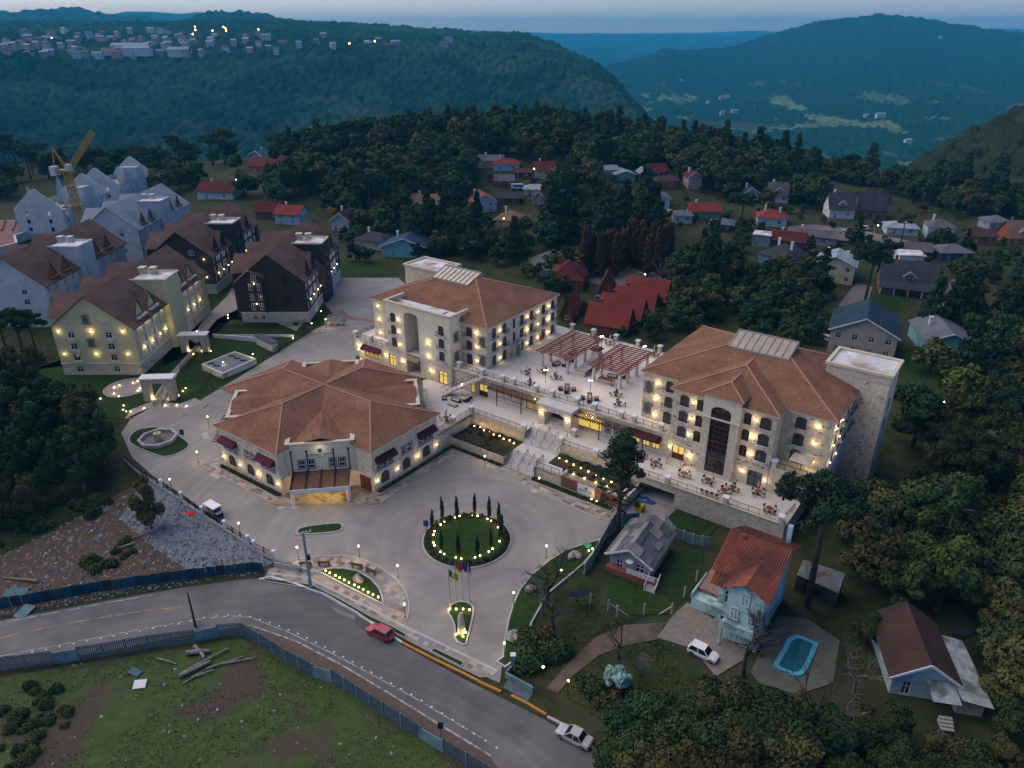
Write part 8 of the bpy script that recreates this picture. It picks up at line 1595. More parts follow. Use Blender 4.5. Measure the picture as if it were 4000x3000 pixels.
# far town on the plateau
def town_pick(n,seed,x0,x1,y0,y1):
    rr=random.Random(seed);out=[]
    for _ in range(n):out.append((rr.uniform(x0,x1),rr.uniform(y0,y1),rr))
    return out
tx=VALE;tv=TOWN.reshape(-1,3);tp=np.stack([CX + FOC * tv[:,0] / (tv[:,1] * cp_ - (tv[:,2] - CAMH) * sp_),CY - FOC * (tv[:,1] * sp_ + (tv[:,2] - CAMH) * cp_) / (tv[:,1] * cp_ - (tv[:,2] - CAMH) * sp_)],1)
def on_town(px,py):i=int(np.argmin((tp[:,0] - px) ** 2 + ((tp[:,1] - py) * 3) ** 2));return tv[i]
TW=[WMt[k] for k in ('white','beige','ltblue','grey','pink')];TR=[RM[k] for k in ('ice','grey','mauve','orange','ice','ice')]
def far_house(P,w_,d_,h_,r_,wm_,rm_,rz,label,group,lift=0.0):
    o=link('house',proto(('fh',w_,d_,h_,wm_.name),lambda:MB().box(-w_ / 2,w_ / 2,-d_ / 2,d_ / 2,-8,h_).mesh('house',wm_)),None,(P[0],P[1],P[2] + lift),rz);tag(o,label,'house',group)
    link('roof',proto(('fr',w_,d_,h_,r_,rm_.name),lambda:MB().face([(-w_ / 2 - .6,-d_ / 2 - .8,h_ - .2),(w_ / 2 + .6,-d_ / 2 - .8,h_ - .2),(w_ / 2 + .6,0,h_ + r_),(-w_ / 2 - .6,0,h_ + r_)]).face([(w_ / 2 + .6,d_ / 2 + .8,h_ - .2),(-w_ / 2 - .6,d_ / 2 + .8,h_ - .2),(-w_ / 2 - .6,0,h_ + r_),(w_ / 2 + .6,0,h_ + r_)]).mesh('roof',rm_)),o)
    for k in range(2):link('window',proto(('fw',d_),lambda:MB().box(-1,1,-.1,0,0,1.6).mesh('window',M_glass)),o,(w_ * (-.25 + .5 * k),-d_ / 2,h_ * .4))
rr=random.Random(21)
for (n,xa,xb,ya,yb,big) in ((46,0,260,82,128,0),(40,260,420,86,128,0),(26,400,620,78,122,0),(16,620,1060,78,112,0),(22,10,400,70,84,0)):
    for _ in range(n):
        px,py=rr.uniform(xa,xb),rr.uniform(ya,yb);P=on_town(px,py);w_,d_=rr.choice((11,14,18)),rr.choice((9,11));far_house(P,w_,d_,rr.choice((4,6)),2.5,rr.choice(TW),rr.choice(TR),rr.uniform(-.5,.5),'small pale house of the far town on the wooded plateau','houses of the far town',5.0)
for px,py,w_ in ((220,108,60),(285,112,70),(300,118,50),(330,116,45),(260,102,55),(390,120,40)):far_house(on_town(px,py),w_,26,7,4,WMt['white'],RM['ice'],.1,'long pale roofed hall at the edge of the far town','halls of the far town',5.0)
for px,py in ((423,66),(425,70),(424,74),(436,74),(486,68),(488,71),(484,66),(490,75),(460,75),(560,72),(762,105),(756,104),(811,99),(1045,84),(65,81),(113,92),(418,84)):
    P=on_town(px,py);o=link('town_light',proto('tlight',lambda:MB().blob((0,0,0),1.5,n=6,m_=4).mesh('town_light',emis('town_glow',(1.0,.42,.13),9.0))),None,(P[0],P[1],P[2] + 9));tag(o,'orange street light of the far town','lamp','lights of the far town')
vv=VALE.reshape(-1,3);vp=np.stack([CX + FOC * vv[:,0] / (vv[:,1] * cp_ - (vv[:,2] - CAMH) * sp_),CY - FOC * (vv[:,1] * sp_ + (vv[:,2] - CAMH) * cp_) / (vv[:,1] * cp_ - (vv[:,2] - CAMH) * sp_)],1)
for px,py,w_ in ((1585,244,40),(1560,247,24),(1900,251,45),(1870,255,24),(1960,309,26),(1530,225,20),(1555,215,16),(2030,82,30),(2092,83,22),(1470,177,20)):i=int(np.argmin((vp[:,0] - px) ** 2 + ((vp[:,1] - py) * 2) ** 2));far_house(vv[i],w_ * .6,10,5,3,WMt['white'],RM['ice'],.1,'lone pale farmhouse in the valley across from the village','farms in the valley',4.0)
# ================================================================== vegetation
def foliage_mat(n,c1,c2,rnd=.35):return mat('leaf_' + n,c1,c2,scale=.55,rough=.9,spec=.08,detail=5,rnd=rnd,coord='obj',lo=.3,hi=.7)
LM=dict(dark=foliage_mat('dark',(.015,.035,.013),(.044,.076,.024)),mid=foliage_mat('mid',(.024,.051,.015),(.073,.100,.027)),olive=foliage_mat('olive',(.040,.048,.016),(.100,.094,.033)),pine=foliage_mat('pine',(.011,.029,.016),(.033,.060,.025)),yellow=foliage_mat('yellow',(.136,.145,.040),(.236,.209,.081),.25),rust=foliage_mat('rust',(.040,.020,.013),(.090,.044,.024),.2),silver=foliage_mat('silver',(.181,.344,.307),(.362,.580,.525),.1),autumn=foliage_mat('autumn',(.362,.200,.021),(.471,.271,.036),.1))
M_bark=mat('bark',(.045,.036,.030),(.028,.022,.019),scale=3,rough=.95);M_palebark=mat('pale_bark',(.13,.125,.11),(.07,.065,.058),scale=2.5,rough=.95)
def quads(name,C,Nn,S,m,asp=1.0):
    "one mesh of square leaf clumps: centres C, normals Nn, sizes S"
    n=len(C);a=np.cross(Nn,rng.normal(size=(n,3)));a /= np.linalg.norm(a,axis=1,keepdims=True) + 1e-9;b=np.cross(Nn,a);b /= np.linalg.norm(b,axis=1,keepdims=True) + 1e-9;a=a * S[:,None];b=b * S[:,None] * asp
    fold=Nn / (np.linalg.norm(Nn,axis=1,keepdims=True) + 1e-9) * S[:,None] * .35
    V=np.stack([C - a - fold,C + b * .8,C + a - fold,C - b * .8],1).reshape(-1,3).astype(np.float32);F=np.arange(4 * n,dtype=np.int32)
    me=bpy.data.meshes.new(name);me.vertices.add(4 * n);me.vertices.foreach_set('co',V.ravel());me.loops.add(4 * n);me.loops.foreach_set('vertex_index',F);me.polygons.add(n);me.polygons.foreach_set('loop_start',np.arange(0,4 * n,4,dtype=np.int32));me.polygons.foreach_set('loop_total',np.full(n,4,dtype=np.int32));me.materials.append(m);me.update(calc_edges=True);return me
def crown(blobs,n,s,m,up=.25,shell=.4):
    B=np.array([b[:3] for b in blobs]);Rd=np.array([b[3] for b in blobs]);Q=np.array([b[4] if len(b) > 4 else .8 for b in blobs])
    k=rng.choice(len(B),n * 2,p=Rd ** 2 / (Rd ** 2).sum());d=rng.normal(size=(n * 2,3));d /= np.linalg.norm(d,axis=1,keepdims=True)
    r=Rd[k] * (shell + (1.05 - shell) * rng.random(n * 2) ** .45);C=B[k] + d * r[:,None] * np.stack([np.ones(n * 2),np.ones(n * 2),Q[k]],1)
    keep=np.ones(n * 2,bool)
    for i in range(len(B)):q=(C - B[i]) / np.array([1,1,Q[i]]);keep &= ~((np.linalg.norm(q,axis=1) < Rd[i] * .62) & (k != i))
    C=C[keep][:n];d=d[keep][:n];N_=d + rng.normal(size=d.shape) * .55 + np.array([0,0,up]);return quads('crown',C,N_,s * rng.uniform(.6,1.35,len(C)),m)
def trunk_mesh(h,r,limbs,seed,m=M_bark,bend=.3):
    rr=random.Random(seed);mb=MB();p=[(0,0,-.4),(rr.uniform(-bend,bend),rr.uniform(-bend,bend),h * .5),(rr.uniform(-bend,bend),rr.uniform(-bend,bend),h)];mb.tube(p,[r,r * .75,r * .4],7)
    for (a,z,l,up) in limbs:mb.tube([(p[1][0] * .5,p[1][1] * .5,z),(math.cos(a) * l * .55,math.sin(a) * l * .55,z + up * .7),(math.cos(a) * l,math.sin(a) * l,z + up)],[r * .4,r * .25,r * .1],5)
    return mb.mesh('trunk',m)
def proto_tree(name,kind,seed,fine=1):
    rr=random.Random(seed);limbs=[(rr.uniform(0,6.28),rr.uniform(3,5),rr.uniform(2,3.5),rr.uniform(1,2.5)) for _ in range(5)];N={1:1500,2:5200,3:13000}[fine];s={1:.46,2:.25,3:.15}[fine];tm=None
    if kind in ('broad','mid','olive','yellow','silver','autumn'):
        nb=rr.randint(15,21);bl=[(0,0,5.6,2.3,.8)]
        for i in range(nb):a=rr.uniform(0,6.28);q=rr.uniform(1.0,3.4);bl.append((q * math.cos(a),q * math.sin(a),rr.uniform(3.6,8.4) - q * .4,rr.uniform(.7,1.65),rr.uniform(.6,.95)))
        cm=crown(bl,N,s,LM[{'broad':'dark'}.get(kind,kind)]);tm=trunk_mesh(5.5,.3,limbs,seed)
    elif kind == 'euc':
        bl=[]
        for i in range(16):a=rr.uniform(0,6.28);q=rr.uniform(.3,2.6);z=rr.uniform(3.5,11.5);bl.append((q * math.cos(a),q * math.sin(a),z,rr.uniform(.8,1.7) * (1.1 - z / 22),rr.uniform(.9,1.4)))
        cm=crown(bl,N,s * .85,LM['olive' if seed % 2 else 'dark'],.0,.35);tm=trunk_mesh(10,.28,[(rr.uniform(0,6.28),rr.uniform(4,9),rr.uniform(1,2.4),rr.uniform(.5,2)) for _ in range(8)],seed,M_palebark)
    elif kind == 'pine':
        bl=[]
        for i in range(15):z=3.0 + 12.5 * i / 14;q=(1 - (i / 14) ** 2.4) * 2.7 * rr.uniform(.6,1);a=i * 2.4 + rr.random();bl.append((q * math.cos(a) * .8,q * math.sin(a) * .8,z,max(1.25,2.5 * (1 - i / 22) * rr.uniform(.75,1.1)),.75))
        cm=crown(bl,int(N * 1.2),s * .85,LM['pine'],.1,.4);tm=trunk_mesh(14.5,.3,[],seed)
    elif kind == 'cedar':
        bl=[(rr.uniform(-.3,.3),rr.uniform(-.3,.3),2.4 + 11.0 * i / 9,1.75 * (1 - (i / 9 - .25) ** 2 * .55),1.0) for i in range(10)];cm=crown(bl,int(N * 1.1),s * .75,LM['rust'],.4,.5);tm=trunk_mesh(12,.28,[],seed)
    elif kind == 'arau':
        bl=[];H_=12.0;limbs=[]
        for i in range(14):a=i * 2.399;l=rr.uniform(2.2,4.3);up=rr.uniform(.6,1.4);z=H_ - rr.uniform(.6,3.4);limbs.append((a,z,l,up));bl.append((l * math.cos(a),l * math.sin(a),z + up + .2,rr.uniform(.75,1.1),.7));bl.append((l * .55 * math.cos(a),l * .55 * math.sin(a),z + up * .8 + .5,.8,.7))
        bl.append((0,0,H_ + .3,1.4,.7));cm=crown(bl,int(N * 1.4),s * .62,LM['pine' if seed % 2 else 'dark'],.5,.3);tm=trunk_mesh(H_ + .3,.34,limbs,seed)
    elif kind == 'cypress':
        bl=[(rr.uniform(-.06,.06),rr.uniform(-.06,.06),1.0 + 3.3 * i / 9,.30 * (1 - (i / 9 - .3) ** 2 * 1.6),1.6) for i in range(10)];cm=crown(bl,600,.13,LM['pine'],.6,.3);tm=trunk_mesh(3.5,.05,[],seed,M_bark,.05)
    return cm,tm
def bare_mesh(h,seed,m,depth=5,spread=.55,r0=.24):
    rr=random.Random(seed);mb=MB()
    def grow(p,d,l,r,k):
        mid=p + d * l * .5 + Vector((rr.uniform(-1,1),rr.uniform(-1,1),rr.uniform(-.3,.6))) * l * .10;e=p + d * l + Vector((rr.uniform(-1,1),rr.uniform(-1,1),0)) * l * .12
        mb.tube([p,mid,e],[r,r * .85,r * .7],5 if k > 2 else 3,cap=False)
        if k == 0:return
        for _ in range(rr.choice((2,2,3)) if k < depth else 3):
            nd=(d + Vector((rr.gauss(0,1),rr.gauss(0,1),rr.gauss(.25,.5))) * spread).normalized();grow(e if rr.random() < .75 else mid,nd,l * rr.uniform(.62,.85),r * .6,k - 1)
    grow(Vector((0,0,-.3)),Vector((rr.uniform(-.12,.12),rr.uniform(-.12,.12),1)).normalized(),h * .30,r0,depth);return mb.mesh('branches',m)
TP={}
for kind,vs,fine in (('broad',4,1),('mid',3,1),('olive',2,1),('yellow',2,1),('pine',4,1),('cedar',2,1),('arau',3,1),('euc',2,2),('broad',3,2),('mid',2,2),('olive',2,2),('arau',2,2),('olive',2,3),('broad',2,3),('cypress',3,1),('silver',1,2),('autumn',1,1)):
    TP[(kind,fine)]=[proto_tree(kind,kind,100 * fine + 7 * i + len(kind),fine) for i in range(vs)]
NAMES=dict(broad='evergreen_tree',mid='broadleaf_tree',olive='bushy_tree',yellow='pale_tree',pine='pine_tree',cedar='cedar_tree',arau='araucaria_tree',euc='eucalyptus_tree',cypress='cypress_tree',silver='silver_shrub',autumn='autumn_tree')
PLACED=[]
def tree(kind,x,y,z,sc_,label,group,fine=1,wide=1.0):
    cm,tm=random.choice(TP[(kind,fine)]);o=link('garden_tree' if 'garden' in label and 'small' in label else NAMES[kind],None,None,(x,y,z),random.uniform(0,6.28),(sc_ * wide,sc_ * wide,sc_));tag(o,label,'tree',group);link('crown',cm,o)
    if tm:link('trunk',tm,o)
    PLACED.append((x,y));return o
BLOCK=[(-92.6,174,13,24),(-63.2,207,12,24),(-96.4,232,13,24),(-129.2,205,13,26),(-132.8,265,13,24),(-175,292,12,22),(-177,338,12,20)]
HROT=[fr((P.x,P.y),r_) for P,r_,d_,w_ in HOUSES]
def blocked(x,y,m=2.0,front=None):
    for (P,r_,d_,w_),(hx,hy) in zip(HOUSES,HROT):
        if abs(P.x - x) + abs(P.y - y) > 60:continue
        u,v=fr((x,y),r_)
        if abs(u - hx) < w_ / 2 + m and -m - (front if front is not None else 9.0 if y < 265 else 34.0) < v - hy < d_ + m:return True
    for (bx,by,w_,d_) in BLOCK:
        if abs(x - bx) < w_ and abs(y - by) < d_:return True
    s,t=fr((x,y))
    if -124 < s < -11 and 60 < t < 140:return True
    return inside((x,y),plaza) or inside((x,y),road)
def grove(poly,n,kinds,size,label,group,sep=5.0,fine=1,m=1.0,seed=1,front=None):
    rr=random.Random(seed);x0,x1=min(p[0] for p in poly),max(p[0] for p in poly);y0,y1=min(p[1] for p in poly),max(p[1] for p in poly);k=tries=0;here=[]
    while k < n and tries < n * 40:
        tries += 1;px,py=rr.uniform(x0,x1),rr.uniform(y0,y1)
        if not inside((px,py),poly):continue
        x,y,z=GG(px,py)
        if any((x - a) ** 2 + (y - b) ** 2 < sep ** 2 for a,b in here) or blocked(x,y,m,front):continue
        here.append((x,y));kd=rr.choice(kinds);tree(kd,x,y,z - .1,rr.uniform(*size) * (.62 if kd in ('yellow',) else 1),label,group,fine,rr.uniform(.85,1.2));k += 1
B4=['broad','broad','mid','olive']
def hill_grove(n,seed):
    rr=random.Random(seed);here=[]
    for _ in range(n * 30):
        if len(here) >= n:break
        x,y=rr.uniform(-125,135),rr.uniform(318,452)
        if y < 345 and rr.random() < .5 or any((x - a) ** 2 + (y - b) ** 2 < 5.6 ** 2 for a,b in here) or blocked(x,y,3):continue
        here.append((x,y));kd=rr.choice(['pine','broad','mid','olive','broad'] if y > 375 else ['broad','mid','mid','olive']);tree(kd,x,y,gz1(x,y) - .2,rr.uniform(.9,1.2) if kd == 'pine' else rr.uniform(1.2,1.9),'tall dark tree of the wooded hill behind the village','trees of the wooded hill',1,rr.uniform(.9,1.2))
hill_grove(290,2)
grove([(-60,345),(200,345),(460,340),(640,350),(640,390),(470,392),(440,420),(300,425),(200,385),(-60,400)],75,B4 + ['arau','arau'],(1.0,1.5),'dense dark tree of the wood behind the building site','trees behind the building site',5.5,seed=3)
grove([(-60,440),(20,430),(30,400),(-60,395)],8,B4,(1.1,1.5),'dark tree at the left edge of the building site','trees behind the building site',5.5,seed=33)
grove([(690,380),(800,350),(1020,352),(1010,420),(900,470),(830,520),(740,500),(700,440)],50,B4 + ['mid','mid','arau'],(.85,1.3),'dense round tree in the village wood left of the houses','trees of the village wood',6.0,seed=4)
grove([(590,320),(700,300),(780,300),(760,330),(640,345)],9,['yellow','broad','olive'],(1.3,1.9),'pale yellow green tree on the ridge above the white gabled house','pale ridge trees',7,seed=5)
grove([(840,350),(960,380),(900,400)],3,['yellow'],(1.7,2.2),'pale spreading tree in the village wood','pale wood trees',7,seed=51)
grove([(1500,352),(1700,380),(1900,412),(2000,448),(2100,470),(2230,480),(2230,440),(1980,412),(1750,360),(1600,335)],95,B4 + ['mid','pine'],(.9,1.35),'dense tree of the wood edge above the right hand houses','trees of the right wood edge',5.5,seed=6)
grove([(1560,400),(1750,410),(1800,430),(1700,450),(1560,440)],16,B4,(.9,1.3),'dark tree between the traffic circle and the steep roofed houses','trees between right hand houses',5.5,seed=7)
grove([(1450,460),(1700,480),(2050,540),(2212,560),(2212,690),(2100,690),(1900,640),(1700,640),(1560,620),(1480,560)],30,B4 + ['mid','olive','pine'],(.5,.85),'garden tree among the right hand houses','garden trees of the right hand houses',6,m=1.2,seed=8)
grove([(1020,340),(1300,350),(1500,370),(1700,400),(2000,450),(2212,490),(2212,660),(1980,620),(1700,560),(1480,500),(1300,430),(1050,400)],120,['mid','broad','olive','mid'],(.25,.5),'small garden tree between the village houses','small village garden trees',4,m=.6,seed=81,front=2.0)
grove([(700,430),(1000,440),(1150,520),(880,560),(740,540)],60,['mid','broad','olive'],(.3,.65),'small garden tree behind the cream fronted hotel','small garden trees behind the hotel',4,m=.6,seed=82,front=3.0)
grove([(1160,455),(1260,430),(1300,470),(1260,530),(1170,540)],12,['pine','pine','broad'],(1.1,1.5),'tall dark pine rising left of the brown cedar row','tall pines by the cedar row',5,seed=9)
grove([(1290,500),(1400,480),(1440,540),(1400,570),(1300,560)],14,['pine','pine','pine','mid'],(1.1,1.5),'tall dark pine rising behind the brown cedar row','tall pines by the cedar row',5,seed=10)
for k in range(24):x,y,z=GG(1258 + 8.0 * k + random.uniform(-4,4),590 + random.uniform(-16,10) - (k - 12) * .3);tree('cedar',x,y,z,random.uniform(.85,1.15),'rust brown columnar cedar in the dense row behind the red cabins','rust brown cedar row')
grove([(1460,580),(1560,560),(1640,600),(1640,700),(1560,680),(1460,720),(1440,650)],24,B4 + ['pine'],(.8,1.2),'dark tree between red cabins and the bay fronted hotel','trees left of the bay fronted hotel',5,seed=11)
grove([(1640,600),(1760,600),(1780,680),(1720,720),(1650,690)],16,B4,(.7,1.1),'dark garden tree behind the bay fronted hotel','trees left of the bay fronted hotel',5,seed=12)
grove([(860,480),(1000,470),(1150,500),(1140,560),(1000,560),(900,540)],30,B4 + ['arau','pine'],(.75,1.15),'garden tree behind the cream fronted hotel','trees behind the cream fronted hotel',5,seed=13)
grove([(740,500),(860,520),(870,570),(760,570)],10,['mid','broad'],(.5,.8),'round bush tree beside the brown apartment block','trees beside the brown block',4,seed=14)
for poly,n,sz,lb,sd in (([(1130,600),(1180,575),(1240,560),(1265,600),(1225,650),(1200,640)],12,(.55,.85),'dark tree beside the gabled red cabins',91),([(1385,690),(1440,640),(1520,650),(1560,700),(1480,725),(1400,735)],16,(.5,.8),'dark tree between the front red cabin and the terrace corner',92),([(870,560),(960,560),(1090,585),(1150,560),(1100,500),(900,500)],34,(.5,.85),'dense dark tree close behind the cream fronted hotel',93),([(1560,700),(1780,700),(1800,760),(1700,760),(1600,730)],14,(.5,.75),'dark tree close behind the bay fronted hotel roof',94),([(1230,640),(1300,690),(1380,720),(1330,730),(1220,680)],9,(.3,.45),'low dark tree between the red cabins and the terrace railing',95)):grove(poly,n,['broad','broad','mid','olive'],sz,lb,'trees close behind the hotels',3.2,m=.3,seed=sd,front=.5)
grove([(1990,720),(2212,700),(2230,900),(2120,950),(2060,880),(2000,800)],34,B4 + ['olive','pine'],(.8,1.2),'dense tree right of the turquoise house','trees right of the turquoise house',5,seed=15)
grove([(1960,960),(2250,940),(2250,1110),(2000,1110)],28,['olive','broad','euc','mid','arau'],(.8,1.6),'large dark tree of the wooded bank right of the hotel','trees of the right bank',4.5,2,seed=16)
grove([(1880,1120),(2250,1120),(2260,1330),(2150,1340),(1960,1330),(1860,1260)],24,['broad','mid','olive','euc'],(.8,1.45),'large dark tree above the pale blue cottage','trees above the pale blue cottage',4.2,2,seed=17)
grove([(1700,1100),(1830,1080),(1880,1180),(1780,1200)],5,['broad','olive'],(.7,.95),'dark tree beside the terrace end of the bay fronted hotel','trees at the terrace end',4,2,m=-3,seed=18)
grove([(1310,1640),(1640,1620),(1700,1800),(1360,1800)],15,['olive','broad'],(1.0,1.3),'big feathery evergreen beside the silver coupe','evergreens beside the street',2.8,3,seed=19)
grove([(1350,1570),(1560,1560),(1620,1650),(1400,1660)],7,['olive','olive','broad'],(.5,.68),'feathery evergreen in the front garden of the pool house','evergreens beside the street',2.6,3,seed=20)
grove([(1720,1600),(2250,1600),(2280,1760),(1720,1760)],16,['broad','olive','broad'],(.5,.75),'dark garden tree below the pale blue cottage','trees below the pale blue cottage',3,2,seed=21)
grove([(2130,1380),(2240,1360),(2260,1560),(2180,1560)],7,['broad','olive'],(.8,1.1),'dark tree right of the pale blue cottage','trees above the pale blue cottage',3.5,2,seed=22)
grove([(-40,880),(60,850),(150,900),(235,960),(260,1010),(230,1060),(120,1080),(-40,1050)],34,['euc'],(.85,1.15),'tall ragged dark eucalyptus beside the fountain drive','eucalyptus of the left bank',3.2,2,seed=23)
grove([(-60,1050),(120,1080),(90,1160),(-60,1190)],9,['euc','euc'],(.45,.7),'low ragged dark eucalyptus above the rubble lot','eucalyptus of the left bank',3,2,seed=24)
x,y=G(*za(1310,590));tree('euc',x,y,0,.78,'slim eucalyptus standing alone between rubble and boundary wall',None,2)
for p,s in ((zl(270,1130),1.0),(zl(400,1090),.85),(zl(110,1130),.95)):x,y=G(*p);tree('arau',x,y,0,s,'flat topped araucaria in front of the raw plaster block','araucarias by the raw block',2,1.0)
x,y=G(*zr(1885,1030));tree('arau',x,y,0,1.55,'tall dense araucaria rising beside the red tiled house',None,2,.95)
x,y,z=GG(*h2(490,1330));tree('arau',x,y,z,1.35,'spreading araucaria between the yellow and the shingle house',None,2)
x,y,z=GG(*h2(1280,790));tree('mid',x,y,z,1.15,'yellow green leafy tree before the mauve hip roof house',None);x,y,z=GG(*h2(880,690));tree('arau',x,y,z,.8,'green spreading tree before the pale blue roofed bungalow',None)
x,y,z=GG(*h1(790,880));tree('arau',x,y,z,1.2,'dark araucaria between the two red roofed bungalows',None);x,y,z=GG(*h4(1520,1420));tree('arau',x,y,z,1.2,'araucaria beside the turquoise cottage',None)
x,y,z=GG(*zn(1950,430));tree('autumn',x,y,z,.6,'small golden tree beside the big dish',None);x,y=G(*zd(1570,985));tree('silver',x,y,0,.42,'silvery blue green shrub glowing beside the dirt track',None,2)
x,y=G(*ze(1305,235));tree('mid',x,y,0,.5,'bright green rounded bush tree beyond the pool',None,2)
for i,p in enumerate(((200,620),(283,520),(410,505),(565,475),(690,520),(772,560),(800,600),(277,800),(422,850),(588,850),(700,780),(785,700))):
    x,y=G(*z7(*p));tree('cypress',x,y,.2,random.uniform(.92,1.06) * (.7 if i == 6 else 1),'slender young cypress on the rim of the round island','cypresses of the round island')
# the araucaria standing alone before the terrace
hx,hy=G(*z7(1800,600));hz_=17.2;bl=[];limbs=[];rr=random.Random(44)
for i in range(46):
    a=i * 2.399;u=i / 45;z=4.6 + 11.6 * u;l=(2.9 + 1.2 * math.sin(u * 3.1)) * rr.uniform(.7,1.15) if u < .55 else (3.6 - 2.6 * (u - .55) / .45) * rr.uniform(.7,1.05)
    up=rr.uniform(-.2,.9);limbs.append((a,z,l,up));r_=rr.uniform(.38,.62) if u < .55 else rr.uniform(.75,1.15);bl.append((l * math.cos(a),l * math.sin(a),z + up,r_,.75))
    if u > .5:bl.append((l * .5 * math.cos(a),l * .5 * math.sin(a),z + up * .6 + .3,1.0,.75))
o=link('araucaria_tree',None,None,(hx,hy,0));tag(o,'lone tall araucaria with layered branches before the stone terrace','tree');link('crown',crown(bl,8000,.16,LM['pine'],.3,.2),o);link('trunk',trunk_mesh(16.8,.42,limbs,45,M_bark,.15),o)
# bare trees
BM=[bare_mesh(8,11 + i,M_palebark if i % 2 else M_bark,6 if i < 3 else 5,.6) for i in range(5)]
for p,s,i,lb in ((z7(1200,1260),1.35,0,'tall bare tree in the thicket beside the curving lawn'),(z7(1150,1330),1.0,1,'pale bare tree in the thicket beside the curving lawn'),(z7(1230,1500),1.1,2,'leaning bare tree in the thicket above the dirt track'),(z7(1080,1120),.55,3,'small dark bare tree leaning over the forecourt kerb'),(zr(1340,1640),1.45,0,'tall bare tree in front of the red tiled house'),(zr(1480,1480),.9,2,'bare tree at the corner of the red tiled house'),(ze(960,860),1.5,2,'thick pale trunked bare tree beyond the pool deck'),(ze(1230,520),1.0,1,'bare bush tree between pool and pale blue cottage'),(ze(1180,700),.8,3,'low bare tree below the pale blue cottage'),(zd(1590,720),.9,4,'bare shrub tree beside the dirt track'),(zd(1760,860),.8,3,'bare shrub tree near the silvery bush'),(h5(1660,1250),1.3,1,'pale bare tree on the bank beyond the brown fence'),(h6(1620,470),1.4,1,'bare tree behind the stepped red cabins'),(h6(1620,1030),1.1,3,'slim bare tree at the corner of the terrace garden'),(h1(830,1350),1.0,4,'bare tree before the grey tiled house'),(h2(760,740),.9,4,'bare shrub beside the village street'),(ze(2060,590),.9,1,'pale bare tree right of the pale blue cottage'),(z3(1735,1290),.45,3,'small bare tree in the bed by the cafe terrace')):
    x,y,z=GG(*p);o=link('bare_tree',None,None,(x,y,z),random.uniform(0,6.28),s);tag(o,lb,'tree','bare trees');link('branches',BM[i],o)
# shrubs
SB=[crown([(0,0,.5,.75,.8),(.5,.2,.4,.55,.8),(-.45,.3,.4,.6,.8),(.1,-.5,.35,.5,.8)],520,.13,LM[k]) for k in ('mid','olive','dark')]
def shrub(x,y,z,s,label,group):o=link('bush' if 'bush' in label or 'thicket' in label else ('hedge_plant' if 'hedge' in label else 'shrub'),random.choice(SB),None,(x,y,z),random.uniform(0,6.28),s);tag(o,label,'shrub',group)
def scatter_shrubs(poly,n,size,label,group,seed):
    rr=random.Random(seed);x0,x1=min(p[0] for p in poly),max(p[0] for p in poly);y0,y1=min(p[1] for p in poly),max(p[1] for p in poly);k=0
    for _ in range(n * 20):
        px,py=rr.uniform(x0,x1),rr.uniform(y0,y1)
        if inside((px,py),poly):
            x,y,z=GG(px,py)
            if not blocked(x,y,.5):shrub(x,y,z,rr.uniform(*size),label,group);k += 1
        if k >= n:break
scatter_shrubs([(1120,1200),(1240,1170),(1290,1230),(1260,1330),(1200,1420),(1130,1450),(1140,1330)],46,(1.0,1.9),'tangled shrub of the thicket beside the curving lawn','thicket shrubs',1)
scatter_shrubs([(1240,1470),(1340,1560),(1500,1560),(1620,1500),(1560,1430),(1430,1420),(1330,1480)],40,(.8,1.5),'low shrub in the dark garden by the dirt track','garden shrubs',2)
scatter_shrubs([(1630,1480),(1900,1540),(2000,1640),(1700,1659),(1640,1560)],34,(.8,1.5),'low shrub on the slope below the pool','slope shrubs',3)
scatter_shrubs([(0,1060),(200,1070),(260,1100),(130,1140),(0,1190)],44,(.7,1.5),'weedy shrub on the bank above the rubble','bank shrubs',4)
scatter_shrubs([(170,1210),(280,1170),(290,1200),(240,1230),(190,1240)],14,(.6,1.1),'cut brushwood heap on the rubble lot','brushwood',5)
scatter_shrubs([(0,1480),(140,1470),(160,1560),(90,1659),(0,1659)],36,(.5,1.0),'dark weedy bush in the fenced empty lot','empty lot bushes',6)
for k in range(30):a=2 * math.pi * k / 30;shrub(rc[0] + 5.95 * math.cos(a),rc[1] + 5.95 * math.sin(a),.2,random.uniform(.45,.7),'small shrub in the ring round the round island','roundabout shrubs')
for k in range(26):q=rotp(-79.6 + .44 * k,96.9 + .3 * math.sin(k),TH);shrub(*q,1.6,.5,'small shrub of the hedge under the terrace wall','terrace bed shrubs')
for k in range(16):q=rotp(random.uniform(-79.5,-69),random.uniform(91.8,96),TH);shrub(*q,1.65,random.uniform(.3,.55),'low plant in the lit terrace bed','terrace bed shrubs')
for k in range(24):q=rotp(-59.6 + .55 * k,96.9 + random.uniform(-.9,.3),TH);shrub(*q,2.0,random.uniform(.4,.7),'small shrub behind the brick sign wall','sign bed shrubs')
for s0,s1,t0,t1,n in ((-108.3,-92.6,61.1,61.3,22),(-79.8,-79.6,72,90.5,24),(-79,-68.6,90.4,90.6,14),(-61,-46,90.3,90.6,20)):
    for k in range(n):q=rotp(s0 + (s1 - s0) * k / (n - 1),t0 + (t1 - t0) * k / (n - 1),TH);shrub(*q,.2,.42,'clipped shrub of the narrow hedge along the forecourt walls','forecourt hedge shrubs')
